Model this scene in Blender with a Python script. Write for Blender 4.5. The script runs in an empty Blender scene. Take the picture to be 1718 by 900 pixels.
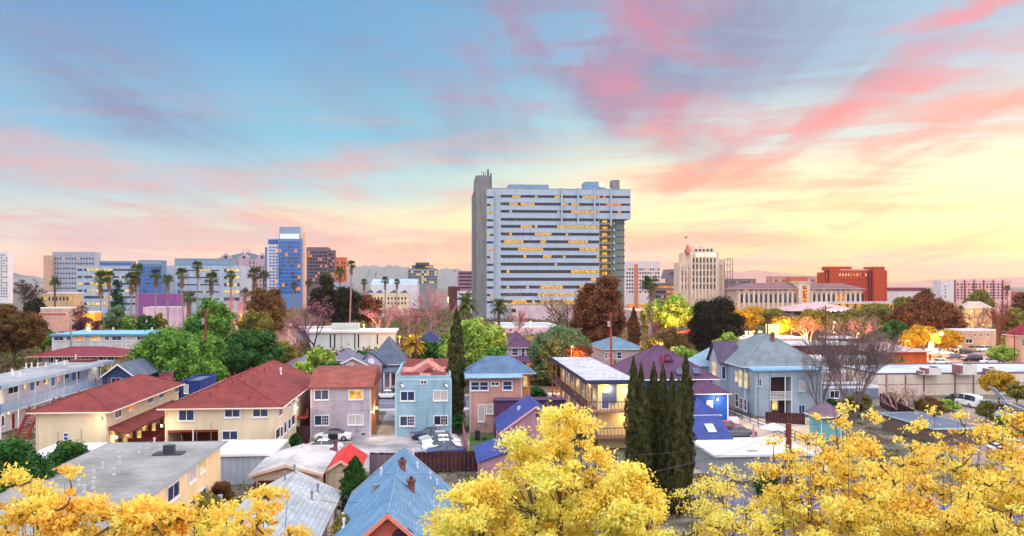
import bpy, math, random
import numpy as np
from mathutils import Vector, Matrix
random.seed(7)
R = math.radians
H = 19.0; F = 1430.0; CX = 859.0; HY = 478.0
TH = math.atan(117/1430.0); CT, ST = math.cos(TH), math.sin(TH)
scene = bpy.context.scene
COL = scene.collection

# ------------------------------------------------------------ camera
cam = bpy.data.cameras.new('camera'); camo = bpy.data.objects.new('camera', cam); COL.objects.link(camo)
camo.location = (0, 0, H); camo.rotation_euler = (R(90), 0, -TH)
cam.sensor_width = 36; cam.lens = 36*F/1718; cam.shift_y = 28/1718
cam.clip_start = 0.5; cam.clip_end = 30000
scene.camera = camo
scene.view_settings.view_transform = 'Standard'
scene.view_settings.look = 'None'
scene.view_settings.exposure = 0.30
scene.view_settings.gamma = 1.0

# ------------------------------------------------------------ sky
def srgb(c):
    return tuple(((v/255.0)/12.92 if v/255.0 <= .04045 else ((v/255.0+.055)/1.055)**2.4) for v in c[:3])
world = bpy.data.worlds.new('World'); scene.world = world; world.use_nodes = True
nt = world.node_tree; nt.nodes.clear()
N = nt.nodes.new; L = nt.links.new
def val(x):
    n = N('ShaderNodeValue'); n.outputs[0].default_value = x; return n.outputs[0]
def mth(op, a, b=None, c=None, clamp=False):
    n = N('ShaderNodeMath'); n.operation = op; n.use_clamp = clamp
    for i, v in enumerate((a, b, c)):
        if v is None: continue
        if isinstance(v, (int, float)): n.inputs[i].default_value = v
        else: L(v, n.inputs[i])
    return n.outputs[0]
def comb(x, y, z):
    n = N('ShaderNodeCombineXYZ')
    for i, v in enumerate((x, y, z)):
        if isinstance(v, (int, float)): n.inputs[i].default_value = v
        else: L(v, n.inputs[i])
    return n.outputs[0]
def mixc(f, a, b, mode='MIX'):
    n = N('ShaderNodeMix'); n.data_type = 'RGBA'; n.blend_type = mode
    if isinstance(f, (int, float)): n.inputs[0].default_value = f
    else: L(f, n.inputs[0])
    for i, v in ((6, a), (7, b)):
        if isinstance(v, tuple): n.inputs[i].default_value = (*v, 1)
        else: L(v, n.inputs[i])
    return n.outputs[2]
def ramp(f, stops, interp='EASE'):
    n = N('ShaderNodeValToRGB'); n.color_ramp.interpolation = interp
    el = n.color_ramp.elements
    while len(el) > 1: el.remove(el[-1])
    for i, (p, c) in enumerate(stops):
        e = el[0] if i == 0 else el.new(p)
        e.position = p; e.color = (*srgb(c), 1)
    L(f, n.inputs[0]); return n.outputs[0]
def noise(vec, scale, detail=4, rough=.5, dist=0):
    n = N('ShaderNodeTexNoise'); n.inputs['Scale'].default_value = scale
    n.inputs['Detail'].default_value = detail; n.inputs['Roughness'].default_value = rough
    n.inputs['Distortion'].default_value = dist
    L(vec, n.inputs['Vector']); return n.outputs['Fac']
def smooth(x, a, b):
    n = N('ShaderNodeMapRange'); n.interpolation_type = 'SMOOTHSTEP'
    n.inputs[1].default_value = a; n.inputs[2].default_value = b
    L(x, n.inputs[0]); return n.outputs[0]
tc = N('ShaderNodeTexCoord'); sp = N('ShaderNodeSeparateXYZ'); L(tc.outputs['Generated'], sp.inputs[0])
dx, dy, dz = sp.outputs
az = mth('MULTIPLY', mth('ARCTAN2', dx, dy), 180/math.pi)       # degrees, 0 = +Y, + to the right
el_ = mth('MULTIPLY', mth('ARCSINE', dz), 180/math.pi)
e = mth('DIVIDE', mth('MAXIMUM', el_, 0.0), 24.0, clamp=True)
left = ramp(e, [(0, (246,176,150)), (.07, (246,206,174)), (.15, (214,212,196)), (.27, (160,192,204)), (.42, (120,172,202)), (.72, (88,146,196)), (1, (76,134,192))])
midc = ramp(e, [(0, (252,160,104)), (.08, (255,200,138)), (.17, (246,224,172)), (.27, (176,206,204)), (.42, (106,184,208)), (.68, (92,160,200)), (1, (84,138,188))])
rite = ramp(e, [(0, (255,176,96)), (.08, (255,216,130)), (.17, (255,234,168)), (.28, (246,228,184)), (.40, (190,210,206)), (.60, (136,178,204)), (1, (100,134,184))])
c1 = mixc(smooth(az, -22, 2), left, midc)
c2 = mixc(smooth(az, -4, 20), c1, rite)
# clouds: streaks that run away from the viewer, so that they converge towards the horizon
den = mth('ADD', mth('MAXIMUM', dz, 0.0), 0.075)
px_ = mth('DIVIDE', dx, den); py_ = mth('DIVIDE', dy, den)
def blob(a0, e0, la, le, rot, k):
    da = mth('SUBTRACT', azw, a0); de = mth('SUBTRACT', elw, e0)
    cr, sr = math.cos(R(rot)), math.sin(R(rot))
    u = mth('ADD', mth('MULTIPLY', da, cr/la), mth('MULTIPLY', de, sr/la))
    v = mth('ADD', mth('MULTIPLY', da, -sr/le), mth('MULTIPLY', de, cr/le))
    d = mth('SQRT', mth('ADD', mth('MULTIPLY', u, u), mth('MULTIPLY', v, v)))
    return mth('MULTIPLY', smooth(d, 1.25, .1), k)
w1 = noise(comb(mth('MULTIPLY', az, .10), mth('MULTIPLY', el_, .26), 3.0), 1.0, 7, .62)
w2 = noise(comb(mth('MULTIPLY', az, .10), mth('MULTIPLY', el_, .26), 9.0), 1.0, 7, .62)
azw = mth('ADD', az, mth('MULTIPLY', mth('SUBTRACT', w1, .5), 13.0))
elw = mth('ADD', el_, mth('MULTIPLY', mth('SUBTRACT', w2, .5), 5.5))
def pa(x): return math.degrees(math.atan((x-CX)/F)) + math.degrees(TH)
def pe(x, y): return math.degrees(math.atan((HY-y)/math.hypot(F, x-CX)))
def B(x, y, la, le, rot, k): return blob(pa(x), pe(x, y), la, le, rot, k)
def total(lst):
    t = lst[0]
    for q in lst[1:]: t = mth('ADD', t, q)
    return t
ROT = R(7)
qx = mth('SUBTRACT', mth('MULTIPLY', dx, math.cos(ROT)), mth('MULTIPLY', dy, math.sin(ROT)))
qy = mth('ADD', mth('MULTIPLY', dx, math.sin(ROT)), mth('MULTIPLY', dy, math.cos(ROT)))
ux = mth('DIVIDE', qx, den); uy = mth('DIVIDE', qy, den)
fine = noise(comb(mth('MULTIPLY', ux, 1.5), mth('MULTIPLY', uy, .30), 1.7), 1.0, 7, .62, .5)
fine3 = noise(comb(mth('MULTIPLY', ux, .55), mth('MULTIPLY', uy, .22), 8.7), 1.0, 5, .55, .5)
fine2 = noise(comb(mth('MULTIPLY', az, .055), mth('MULTIPLY', el_, .50), 5.0), 1.0, 7, .62, .6)
tex = mth('ADD', mth('MULTIPLY', smooth(fine, .40, .62), .85), mth('MULTIPLY', smooth(fine2, .40, .62), .55))
grey = total([B(960,100,7,3.0,-28,.95), B(1110,190,6,2.5,-18,.55), B(1260,110,11,4.2,12,.85), B(1130,30,14,3.5,0,.55), B(1640,170,8,2.6,15,.3), B(640,140,9,4.5,20,.18),
              B(230,200,10,2.2,-24,.85), B(60,330,13,2.0,-16,.55), B(330,370,10,1.2,-10,.4), B(700,250,7,2.5,-20,.25), B(100,120,10,3,-10,.15)])
pink = total([B(575,282,3.4,2.1,-25,.62), B(980,110,4.5,1.6,-30,.22), B(1160,210,4.2,1.4,-10,.6), B(1420,165,9,2.0,17,.95), B(1640,110,8,1.3,12,.8), B(1640,16,6,.9,8,1.0), B(1480,230,11,1.5,12,.8),
              B(1640,200,7,1.0,14,.8), B(1330,262,6,.8,3,.55), B(1130,330,5,1.4,4,.85), B(1340,330,4.0,1.1,-5,.6), B(1400,372,3.5,.5,0,.55), B(500,370,5,1.1,-16,.62), B(270,365,4,.7,-8,.4),
              B(720,412,6,.7,6,.7), B(640,410,5,.5,5,.6), B(60,240,5,1.2,-8,.28), B(700,440,10,.9,0,.7), B(30,430,6,1.5,0,.45), B(1480,295,7,.8,10,.45), B(1240,405,5,.5,0,.4), B(1600,400,5,.8,6,.6),
              B(1500,428,6,.5,2,.55), B(400,420,9,.9,-3,.4), B(1100,60,6,1.2,-25,.3), B(1010,160,3.5,1.2,-35,.3), B(1560,140,5,1.0,16,.6), B(1250,180,4,.9,0,.5), B(1380,200,5,1.0,8,.7), B(1520,260,5,.7,10,.5), B(1180,300,5,.8,2,.5), B(1690,235,5,.9,12,.5), B(430,330,5,.9,-14,.4), B(560,330,4,.8,-18,.35), B(150,290,8,1.0,-10,.3)])
gf = mth('MULTIPLY', mth('ADD', mth('MULTIPLY', grey, .85), mth('MULTIPLY', smooth(fine3, .40, .62), .80)), mth('ADD', mth('MULTIPLY', tex, .72), .12), clamp=True)
pf0 = mth('MULTIPLY', mth('ADD', mth('MULTIPLY', pink, .82), mth('MULTIPLY', mth('MULTIPLY', smooth(fine3, .52, .68), smooth(az, -50, 6)), .34)), mth('ADD', mth('MULTIPLY', tex, .95), .06))
pf = mth('MULTIPLY', mth('SUBTRACT', 1.0, mth('POWER', 2.718, mth('MULTIPLY', pf0, -1.7))), .95)
c3 = mixc(gf, c2, mixc(smooth(el_, 2, 9), srgb((206,182,186)), srgb((124,132,166))))
pcol = mixc(smooth(el_, 3, 13), srgb((244,146,124)), srgb((216,108,128)))
c4 = mixc(pf, c3, pcol)
# thin veils everywhere near the horizon
veil = mth('MULTIPLY', mth('MULTIPLY', smooth(fine2, .46, .66), smooth(el_, 15, 4)), .62)
c5 = mixc(veil, c4, mixc(smooth(az, -10, 18), srgb((216,166,166)), srgb((244,160,112))))
# sky overhead and behind the viewer is brightened to fill the facades
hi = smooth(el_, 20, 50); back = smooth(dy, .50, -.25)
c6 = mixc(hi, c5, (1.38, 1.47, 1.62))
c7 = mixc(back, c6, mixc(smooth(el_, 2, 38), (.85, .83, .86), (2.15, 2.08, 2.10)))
sky = N('ShaderNodeTexSky'); sky.sky_type = 'NISHITA'; sky.sun_disc = False
sky.sun_elevation = R(7); sky.sun_rotation = R(48); sky.altitude = 30; sky.air_density = 1.2; sky.dust_density = 2
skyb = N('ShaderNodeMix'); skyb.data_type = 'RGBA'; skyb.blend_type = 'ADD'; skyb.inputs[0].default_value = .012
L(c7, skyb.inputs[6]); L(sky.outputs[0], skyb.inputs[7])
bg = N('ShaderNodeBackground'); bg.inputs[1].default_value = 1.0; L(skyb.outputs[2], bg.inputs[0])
wo = N('ShaderNodeOutputWorld'); L(bg.outputs[0], wo.inputs[0])
world.cycles.sampling_method = 'MANUAL'; world.cycles.sample_map_resolution = 512
# ------------------------------------------------------------ low warm after-glow
sl = bpy.data.lights.new('sun', 'SUN'); sl.energy = 1.7; sl.angle = R(14); sl.color = (1.0, .60, .40)
so = bpy.data.objects.new('sun', sl); COL.objects.link(so)
sd = Vector((math.sin(R(62))*math.cos(R(9)), math.cos(R(62))*math.cos(R(9)), math.sin(R(9))))
so.rotation_euler = (-sd).to_track_quat('-Z', 'Y').to_euler()

# ------------------------------------------------------------ picture -> world helpers
def ray(x, y):
    u = (x-CX)/F; v = (HY-y)/F
    return (u*CT+ST, CT-u*ST, v)
def atz(x, y, z=0.0):
    r = ray(x, y); t = (z-H)/r[2]; return Vector((r[0]*t, r[1]*t, z))
def atY(x, y, Y):
    r = ray(x, y); t = Y/r[1]; return Vector((r[0]*t, Y, H+r[2]*t))
def atX(x, y, X):
    r = ray(x, y); t = X/r[0]; return Vector((X, r[1]*t, H+r[2]*t))
def XY(x, Y): return atY(x, 0, Y).x
def ZY(x, y, Y): return atY(x, y, Y).z

# ------------------------------------------------------------ materials
MATS = {}
def mat(key, col=(128,128,128), rough=.8, pat='plain', metal=0, spec=.3, em=0, var=.10, raw=None):
    if key in MATS: return MATS[key]
    m = bpy.data.materials.new(key); m.use_nodes = True; MATS[key] = m
    t = m.node_tree; t.nodes.clear(); n = t.nodes.new; l = t.links.new
    out = n('ShaderNodeOutputMaterial'); b = n('ShaderNodeBsdfPrincipled'); l(b.outputs[0], out.inputs[0])
    c = raw or srgb(col)
    b.inputs['Roughness'].default_value = rough; b.inputs['Metallic'].default_value = metal
    b.inputs['Specular IOR Level'].default_value = spec
    tc = n('ShaderNodeTexCoord')
    def nz(scale, det=5, vec=None, rough=.6):
        k = n('ShaderNodeTexNoise'); k.inputs['Scale'].default_value = scale; k.inputs['Detail'].default_value = det
        k.inputs['Roughness'].default_value = rough
        l(vec or tc.outputs['Object'], k.inputs['Vector']); return k.outputs['Fac']
    def rm(x, a, bb, c0, c1):
        k = n('ShaderNodeMapRange'); 
        for i, v in enumerate((a, bb, c0, c1)): k.inputs[i+1].default_value = v
        l(x, k.inputs[0]); return k.outputs[0]
    def mul(a, bb):
        k = n('ShaderNodeMath'); k.operation = 'MULTIPLY'
        for i, v in enumerate((a, bb)):
            if isinstance(v, (int, float)): k.inputs[i].default_value = v
            else: l(v, k.inputs[i])
        return k.outputs[0]
    def scaled(sx, sy, sz):
        k = n('ShaderNodeVectorMath'); k.operation = 'MULTIPLY'; k.inputs[1].default_value = (sx, sy, sz)
        l(tc.outputs['Object'], k.inputs[0]); return k.outputs[0]
    def along(s):
        # horizontal coordinate that runs along the wall or roof slope, whichever way it faces
        q = n('ShaderNodeSeparateXYZ'); l(tc.outputs['Normal'], q.inputs[0]); aa = []
        for k in (0, 1):
            z = n('ShaderNodeMath'); z.operation = 'ABSOLUTE'; l(q.outputs[k], z.inputs[0]); aa.append(z)
        g = n('ShaderNodeMath'); g.operation = 'GREATER_THAN'; l(aa[0].outputs[0], g.inputs[0]); l(aa[1].outputs[0], g.inputs[1])
        m2 = n('ShaderNodeMix'); m2.data_type = 'FLOAT'; l(g.outputs[0], m2.inputs[0]); l(s.outputs[0], m2.inputs[2]); l(s.outputs[1], m2.inputs[3])
        return m2
    f = mul(rm(nz(.35), .3, .7, 1-var, 1+var), rm(nz(6, 4), .3, .7, 1-var*.6, 1+var*.6))
    if pat in ('siding', 'vboard', 'shingle', 'tile', 'metalroof'):      # rain streaks and faded patches
        f = mul(f, rm(nz(1.0, 5, scaled(1.1, 1.1, .18) if pat in ('siding', 'vboard') else scaled(.8, .8, .8)), .36, .62, 1-var*1.6, 1.05)); f = mul(f, rm(nz(.5, 7, None, .7), .40, .60, 1-var*1.2, 1.04))
    bumpsrc = None; bd = .02
    if pat in ('siding', 'tile', 'vboard', 'shingle', 'flatroof', 'concrete', 'stucco', 'metalroof'):
        if pat in ('flatroof', 'concrete', 'stucco'):
            streak = nz(1.0, 4, scaled(.6, .6, .12) if pat == 'stucco' else scaled(.25, .25, .25))
            f = mul(f, rm(streak, .35, .7, 1-var*2.2, 1.07))
            if pat == 'flatroof':
                f = mul(f, rm(nz(.12, 6, None, .7), .42, .5, .86, 1.0))
                f = mul(f, rm(nz(1.6, 6, None, .7), .40, .62, .90, 1.06))
                br = n('ShaderNodeTexBrick'); l(tc.outputs['Object'], br.inputs['Vector'])
                br.inputs['Scale'].default_value = 1; br.inputs['Brick Width'].default_value = 9; br.inputs['Row Height'].default_value = .95
                br.inputs['Mortar Size'].default_value = .018; br.inputs['Color1'].default_value = (1, 1, 1, 1); br.inputs['Color2'].default_value = (.95, .95, .95, 1); br.inputs['Mortar'].default_value = (.84, .84, .84, 1)
                f = mul(f, br.outputs['Color'])
            bumpsrc = nz(22, 3); bd = .01
        elif pat in ('siding', 'vboard', 'metalroof'):
            s = n('ShaderNodeSeparateXYZ'); l(tc.outputs['Object'], s.inputs[0])
            if pat == 'siding': src = s.outputs[2]; per = .42
            else:
                a = along(s); src = a.outputs[0]; per = .3 if pat == 'vboard' else .55
            mm = n('ShaderNodeMath'); mm.operation = 'PINGPONG' if pat != 'siding' else 'FLOORED_MODULO'; l(src, mm.inputs[0]); mm.inputs[1].default_value = per
            f = mul(f, rm(mm.outputs[0], 0, .07, .74, 1.0)); bumpsrc = mm.outputs[0]; bd = .03
        else:
            s = n('ShaderNodeSeparateXYZ'); l(tc.outputs['Object'], s.inputs[0]); a = along(s)
            cb = n('ShaderNodeCombineXYZ'); l(a.outputs[0], cb.inputs[0]); l(mul(s.outputs[2], 2.4 if pat == 'tile' else 1.8), cb.inputs[1])
            br = n('ShaderNodeTexBrick'); l(cb.outputs[0], br.inputs['Vector'])
            br.inputs['Scale'].default_value = 1; br.inputs['Brick Width'].default_value = 1.2 if pat == 'tile' else .5
            br.inputs['Row Height'].default_value = .42 if pat == 'tile' else .26
            br.inputs['Mortar Size'].default_value = 0.0
            d = .78 if pat == 'tile' else .80; br.inputs['Color1'].default_value = (1, 1, 1, 1); br.inputs['Color2'].default_value = (d, d, d, 1); br.inputs['Mortar'].default_value = (.9, .9, .9, 1)
            per = .42/2.4 if pat == 'tile' else .26/1.8
            fm = n('ShaderNodeMath'); fm.operation = 'FLOORED_MODULO'; l(s.outputs[2], fm.inputs[0]); fm.inputs[1].default_value = per
            f = mul(mul(f, br.outputs['Color']), rm(fm.outputs[0], 0, per*.3, .52 if pat == 'tile' else .70, 1.0)); bumpsrc = fm.outputs[0]; bd = .08
    mx = n('ShaderNodeMix'); mx.data_type = 'RGBA'; mx.blend_type = 'MULTIPLY'; mx.inputs[0].default_value = 1
    mx.inputs[6].default_value = (*c, 1); l(f, mx.inputs[7]); l(mx.outputs[2], b.inputs['Base Color'])
    if bumpsrc:
        bp = n('ShaderNodeBump'); bp.inputs['Strength'].default_value = .6; bp.inputs['Distance'].default_value = bd
        l(bumpsrc, bp.inputs['Height']); l(bp.outputs[0], b.inputs['Normal'])
    if em:
        l(mx.outputs[2], b.inputs['Emission Color']); b.inputs['Emission Strength'].default_value = em
    return m
def leafmat(key, cols, trans=.35, rough=.7, ns=.55):
    """leaves: colour differs from leaf to leaf and from bough to bough"""
    if key in MATS: return MATS[key]
    m = bpy.data.materials.new(key); m.use_nodes = True; MATS[key] = m
    t = m.node_tree; t.nodes.clear(); n = t.nodes.new; l = t.links.new
    out = n('ShaderNodeOutputMaterial'); g = n('ShaderNodeNewGeometry'); tc = n('ShaderNodeTexCoord')
    nz = n('ShaderNodeTexNoise'); nz.inputs['Scale'].default_value = ns; nz.inputs['Detail'].default_value = 3; l(tc.outputs['Object'], nz.inputs['Vector'])
    a = n('ShaderNodeMath'); a.operation = 'MULTIPLY_ADD'; l(g.outputs['Random Per Island'], a.inputs[0]); a.inputs[1].default_value = .55
    b2 = n('ShaderNodeMapRange'); b2.inputs[1].default_value = .35; b2.inputs[2].default_value = .65; b2.inputs[4].default_value = .45; l(nz.outputs['Fac'], b2.inputs[0]); l(b2.outputs[0], a.inputs[2])
    r = n('ShaderNodeValToRGB'); el = r.color_ramp.elements
    while len(el) > 1: el.remove(el[-1])
    for i, cc in enumerate(cols):
        p = (i+.5)/len(cols); x = el[0] if i == 0 else el.new(p); x.position = p; x.color = (*srgb(cc), 1)
    l(a.outputs[0], r.inputs[0])
    d = n('ShaderNodeBsdfPrincipled'); d.inputs['Roughness'].default_value = rough; d.inputs['Specular IOR Level'].default_value = .2; l(r.outputs[0], d.inputs['Base Color'])
    tr = n('ShaderNodeBsdfTranslucent'); l(r.outputs[0], tr.inputs[0])
    mx = n('ShaderNodeMixShader'); mx.inputs[0].default_value = trans; l(d.outputs[0], mx.inputs[1]); l(tr.outputs[0], mx.inputs[2]); l(mx.outputs[0], out.inputs[0])
    return m
def emat(key, col, strength, var=0):
    if key in MATS: return MATS[key]
    m = bpy.data.materials.new(key); m.use_nodes = True; MATS[key] = m
    t = m.node_tree; t.nodes.clear(); n = t.nodes.new; l = t.links.new
    out = n('ShaderNodeOutputMaterial'); e_ = n('ShaderNodeEmission'); e_.inputs[0].default_value = (*srgb(col), 1); e_.inputs[1].default_value = strength
    if var:
        tc = n('ShaderNodeTexCoord'); nz = n('ShaderNodeTexNoise'); nz.inputs['Scale'].default_value = var; nz.inputs['Detail'].default_value = 3
        l(tc.outputs['Object'], nz.inputs['Vector'])
        mr = n('ShaderNodeMapRange'); mr.inputs[1].default_value = .35; mr.inputs[2].default_value = .65; mr.inputs[3].default_value = strength*.35; mr.inputs[4].default_value = strength*1.35
        l(nz.outputs['Fac'], mr.inputs[0]); l(mr.outputs[0], e_.inputs[1])
    l(e_.outputs[0], out.inputs[0]); return m
GLASS = mat('window glass', (48,62,98), .12, spec=.7, var=.25)
GLASSB = mat('blue curtain glass', (44,92,170), .25, spec=.6, var=.25)
GLASSD = mat('dark window glass', (34,38,56), .15, spec=.6, var=.3)
BLIND = mat('closed blinds behind glass', (190,180,178), .35, spec=.5, var=.12)
LIT = emat('lit window warm', (255,190,84), .85, 1.3)
LITP = emat('lit window pale', (255,216,136), .85, .7)
LITO = emat('lit window orange', (255,150,70), .85, 1.0)
WHITE = mat('white paint', (224,222,228), .5)
DARKM = mat('dark metal', (52,50,60), .5, spec=.5)
RUBBER = mat('tyre rubber', (26,26,30), .8)

# ------------------------------------------------------------ meshes
class MB:
    """collects faces of several materials, then builds ONE mesh object"""
    def __init__(s): s.v = []; s.f = []; s.mi = []; s.m = []
    def _m(s, m):
        if m not in s.m: s.m.append(m)
        return s.m.index(m)
    def poly(s, pts, m):
        i = len(s.v); s.v += [tuple(p) for p in pts]; s.f.append(tuple(range(i, i+len(pts)))); s.mi.append(s._m(m)); return s
    def mesh(s, vs, fs, m):
        i = len(s.v); s.v += [tuple(p) for p in vs]; k = s._m(m)
        for f in fs: s.f.append(tuple(i+a for a in f)); s.mi.append(k)
        return s
    def box(s, x0, y0, z0, x1, y1, z1, m, top=None):
        x0, x1 = min(x0, x1), max(x0, x1); y0, y1 = min(y0, y1), max(y0, y1); z0, z1 = min(z0, z1), max(z0, z1)
        vs = [(x0,y0,z0),(x1,y0,z0),(x1,y1,z0),(x0,y1,z0),(x0,y0,z1),(x1,y0,z1),(x1,y1,z1),(x0,y1,z1)]
        s.mesh(vs, [(0,3,2,1),(0,1,5,4),(1,2,6,5),(2,3,7,6),(3,0,4,7)] + ([(4,5,6,7)] if not top else []), m)
        if top: s.mesh(vs[4:], [(0,1,2,3)], top)
        return s
    def prism(s, prof, y0, y1, m, axis='y'):
        """prof: list of (a,z) counter-clockwise; extruded along y (or x)"""
        n = len(prof)
        if axis == 'y': vs = [(a, y0, z) for a, z in prof] + [(a, y1, z) for a, z in prof]
        elif axis == 'x': vs = [(y0, a, z) for a, z in prof] + [(y1, a, z) for a, z in prof]
        else: vs = [(a, z, y0) for a, z in prof] + [(a, z, y1) for a, z in prof]
        fs = [tuple(range(n)), tuple(range(2*n-1, n-1, -1))] + [(i, i+n, (i+1) % n+n, (i+1) % n) for i in range(n)]
        return s.mesh(vs, fs, m)
    def tube(s, p0, p1, r0, r1, m, n=6, cap=True):
        p0, p1 = Vector(p0), Vector(p1); d = (p1-p0)
        if d.length < 1e-6: return s
        d.normalize(); a = d.orthogonal().normalized(); b = d.cross(a)
        vs = []
        for p, r in ((p0, r0), (p1, r1)):
            for k in range(n):
                t = 2*math.pi*k/n; vs.append(p+a*(r*math.cos(t))+b*(r*math.sin(t)))
        fs = [(k, (k+1) % n, (k+1) % n+n, k+n) for k in range(n)]
        if cap: fs += [tuple(range(n-1, -1, -1)), tuple(range(n, 2*n))]
        return s.mesh(vs, fs, m)
    def path(s, pts, r, m, n=5):
        for a, b in zip(pts, pts[1:]):
            s.tube(a, b, r if not callable(r) else r(a), r if not callable(r) else r(b), m, n)
        return s
    def ball(s, c, rx, ry, rz, m, seg=10, ring=7, jit=0, rnd=None):
        vs = []; 
        for i in range(ring+1):
            t = math.pi*i/ring
            for k in range(seg):
                p = 2*math.pi*k/seg; j = 1+(rnd.uniform(-jit, jit) if jit else 0)
                vs.append((c[0]+rx*j*math.sin(t)*math.cos(p), c[1]+ry*j*math.sin(t)*math.sin(p), c[2]+rz*math.cos(t)*j))
        fs = [(i*seg+k, (i+1)*seg+k, (i+1)*seg+(k+1) % seg, i*seg+(k+1) % seg) for i in range(ring) for k in range(seg)]
        return s.mesh(vs, fs, m)
    def data(s, name, smooth=False):
        me = bpy.data.meshes.new(name); me.from_pydata(s.v, [], s.f)
        for m in s.m: me.materials.append(m)
        me.polygons.foreach_set('material_index', s.mi)
        if smooth: me.polygons.foreach_set('use_smooth', [True]*len(s.f))
        me.update(); return me
    def build(s, name, parent=None, smooth=False, loc=(0,0,0)):
        return put(name, s.data(name, smooth), parent, loc)
def put(name, me, parent=None, loc=(0,0,0), rz=0):
    o = bpy.data.objects.new(name, me); COL.objects.link(o)
    if parent: o.parent = parent
    o.location = loc; o.rotation_euler = (0, 0, rz); return o
def np_mesh(name, v, faces_n, m, parent=None, loc=(0,0,0), k=4, smooth=False):
    """v: (n*k,3) array, every k vertices a face"""
    me = bpy.data.meshes.new(name); nf = len(v)//k
    me.vertices.add(nf*k); me.vertices.foreach_set('co', np.ascontiguousarray(v, dtype=np.float32).ravel())
    me.loops.add(nf*k); me.loops.foreach_set('vertex_index', np.arange(nf*k, dtype=np.int32))
    me.polygons.add(nf); me.polygons.foreach_set('loop_start', np.arange(0, nf*k, k, dtype=np.int32))
    me.materials.append(m); me.update(calc_edges=True)
    return put(name, me, parent, loc)
def thing(name, label, cat, loc=(0,0,0), rz=0, group=None):
    o = bpy.data.objects.new(name, None); COL.objects.link(o); o.empty_display_size = .5
    o.location = loc; o.rotation_euler = (0, 0, rz); o['label'] = label; o['category'] = cat
    if group: o['group'] = group
    return o
def tag(o, label, cat, group=None):
    o['label'] = label; o['category'] = cat
    if group: o['group'] = group
    return o
def struct(name, mb, smooth=False):
    o = mb.build(name, None, smooth); o['kind'] = 'structure'; return o
def copy_tree(o, parent=None):
    c = o.copy(); COL.objects.link(c); c.parent = parent
    for ch in list(o.children): copy_tree(ch, c)
    return c
# ============================================================ setting
GA = mat('ground dirt and dry grass', (122,116,104), .95, 'concrete', var=.3)
ASPH = mat('street asphalt', (108,108,132), .85, 'concrete', var=.12)
CONC = mat('pale concrete paving', (168,168,176), .85, 'concrete', var=.24)
WALKM = mat('pavement concrete', (178,174,180), .85, 'concrete', var=.1)
GRASSM = mat('lawn green', (70,104,44), .95, var=.3)
PLINE = mat('road paint', (225,222,215), .6)
g = MB(); g.poly([(-9000,-200,0),(12000,-200,0),(12000,14000,0),(-9000,14000,0)], GA); struct('ground', g)
def sheet(name, pts, z, m): 
    b = MB(); b.poly([(p[0], p[1], z) for p in pts], m); return struct(name, b)
sheet('street', [(-38,131),(26,131),(26,145),(-38,145)], .004, ASPH)
for i, (a, b_) in enumerate(((128.6, 131), (145, 147.4))):
    k = MB()
    k.box(-38, a, 0, 26, b_, .13, WALKM); struct('pavement', k)
b = MB()
for i in range(9): b.poly([(-36+i*6.5, 137.9, .008), (-33+i*6.5, 137.9, .008), (-33+i*6.5, 138.05, .008), (-36+i*6.5, 138.05, .008)], PLINE)
struct('road_markings', b)
c0 = XY(632, 107); c1_ = XY(664, 107)
sheet('parking_court', [(XY(470,90),87.6),(XY(800,88),87.6),(XY(800,88),109),(XY(470,90),109)], .012, CONC)
sheet('driveway', [(c0-.2,109),(c1_+.2,109),(c1_+.2,131.2),(c0-.2,131.2)], .014, CONC)
sheet('side_street', [(XY(893,110),100),(XY(925,100),100),(XY(935,131),131.2),(XY(893,131),131.2)], .010, ASPH)
sheet('car_park_ground', [(XY(1380,190),176),(XY(1900,190),176),(XY(2000,260),300),(XY(1420,290),300)], .006, mat('car park asphalt', (150,128,132), .85, 'concrete', var=.12))
sheet('yard_paving', [(XY(1130,90),84),(XY(1350,90),84),(XY(1350,120),118),(XY(1200,118),118)], .010, mat('yard slabs', (196,176,160), .85, 'concrete'))
sheet('rear_yard', [(XY(1560,92),86),(XY(1900,92),86),(XY(1900,130),134),(XY(1560,130),134)], .010, mat('pale yard gravel', (150,132,126), .9, 'concrete'))
sheet('lawn', [(XY(785,98),93),(XY(830,98),93),(XY(832,109),108),(XY(788,109),108)], .016, GRASSM)
# hills
def ridge(name, x0, x1, Y, prof, m, depth, seed):
    rnd = random.Random(seed); n = 110; rows = 9; vs = []; 
    for j in range(rows):
        t = j/(rows-1); prm = math.sin(min(1, t*1.15)*math.pi/2) if t < .87 else 1-(t-.87)*2
        for i in range(n):
            px = x0+(x1-x0)*i/(n-1)
            hpx = np.interp(px, [p[0] for p in prof], [p[1] for p in prof])
            z = (H+(HY-hpx)*Y/F)
            nzv = (math.sin(i*.35+j*1.3+seed)*.05+math.sin(i*.9-j*.9)*.035+rnd.uniform(-.03,.03))
            vs.append((XY(px, Y)+rnd.uniform(-20,20), Y-depth*(1-t), max(-2, z*(prm+(nzv if 0 < t < 1 else nzv*.4)))))
    fs = [(j*n+i, j*n+i+1, (j+1)*n+i+1, (j+1)*n+i) for j in range(rows-1) for i in range(n-1)]
    b = MB(); b.mesh(vs, fs, m); struct(name, b, True)
HM = mat('hillside scrub', (104,108,112), .95, var=.2)
ridge('hills', -260, 130, 7000, [(-260,468),(0,462),(25,459),(70,464),(110,472),(130,478)], HM, 1500, 1)
ridge('hills', 540, 830, 8000, [(540,472),(570,456),(600,450),(650,448),(700,451),(745,452),(780,456),(830,470)], HM, 1600, 2)
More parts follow.
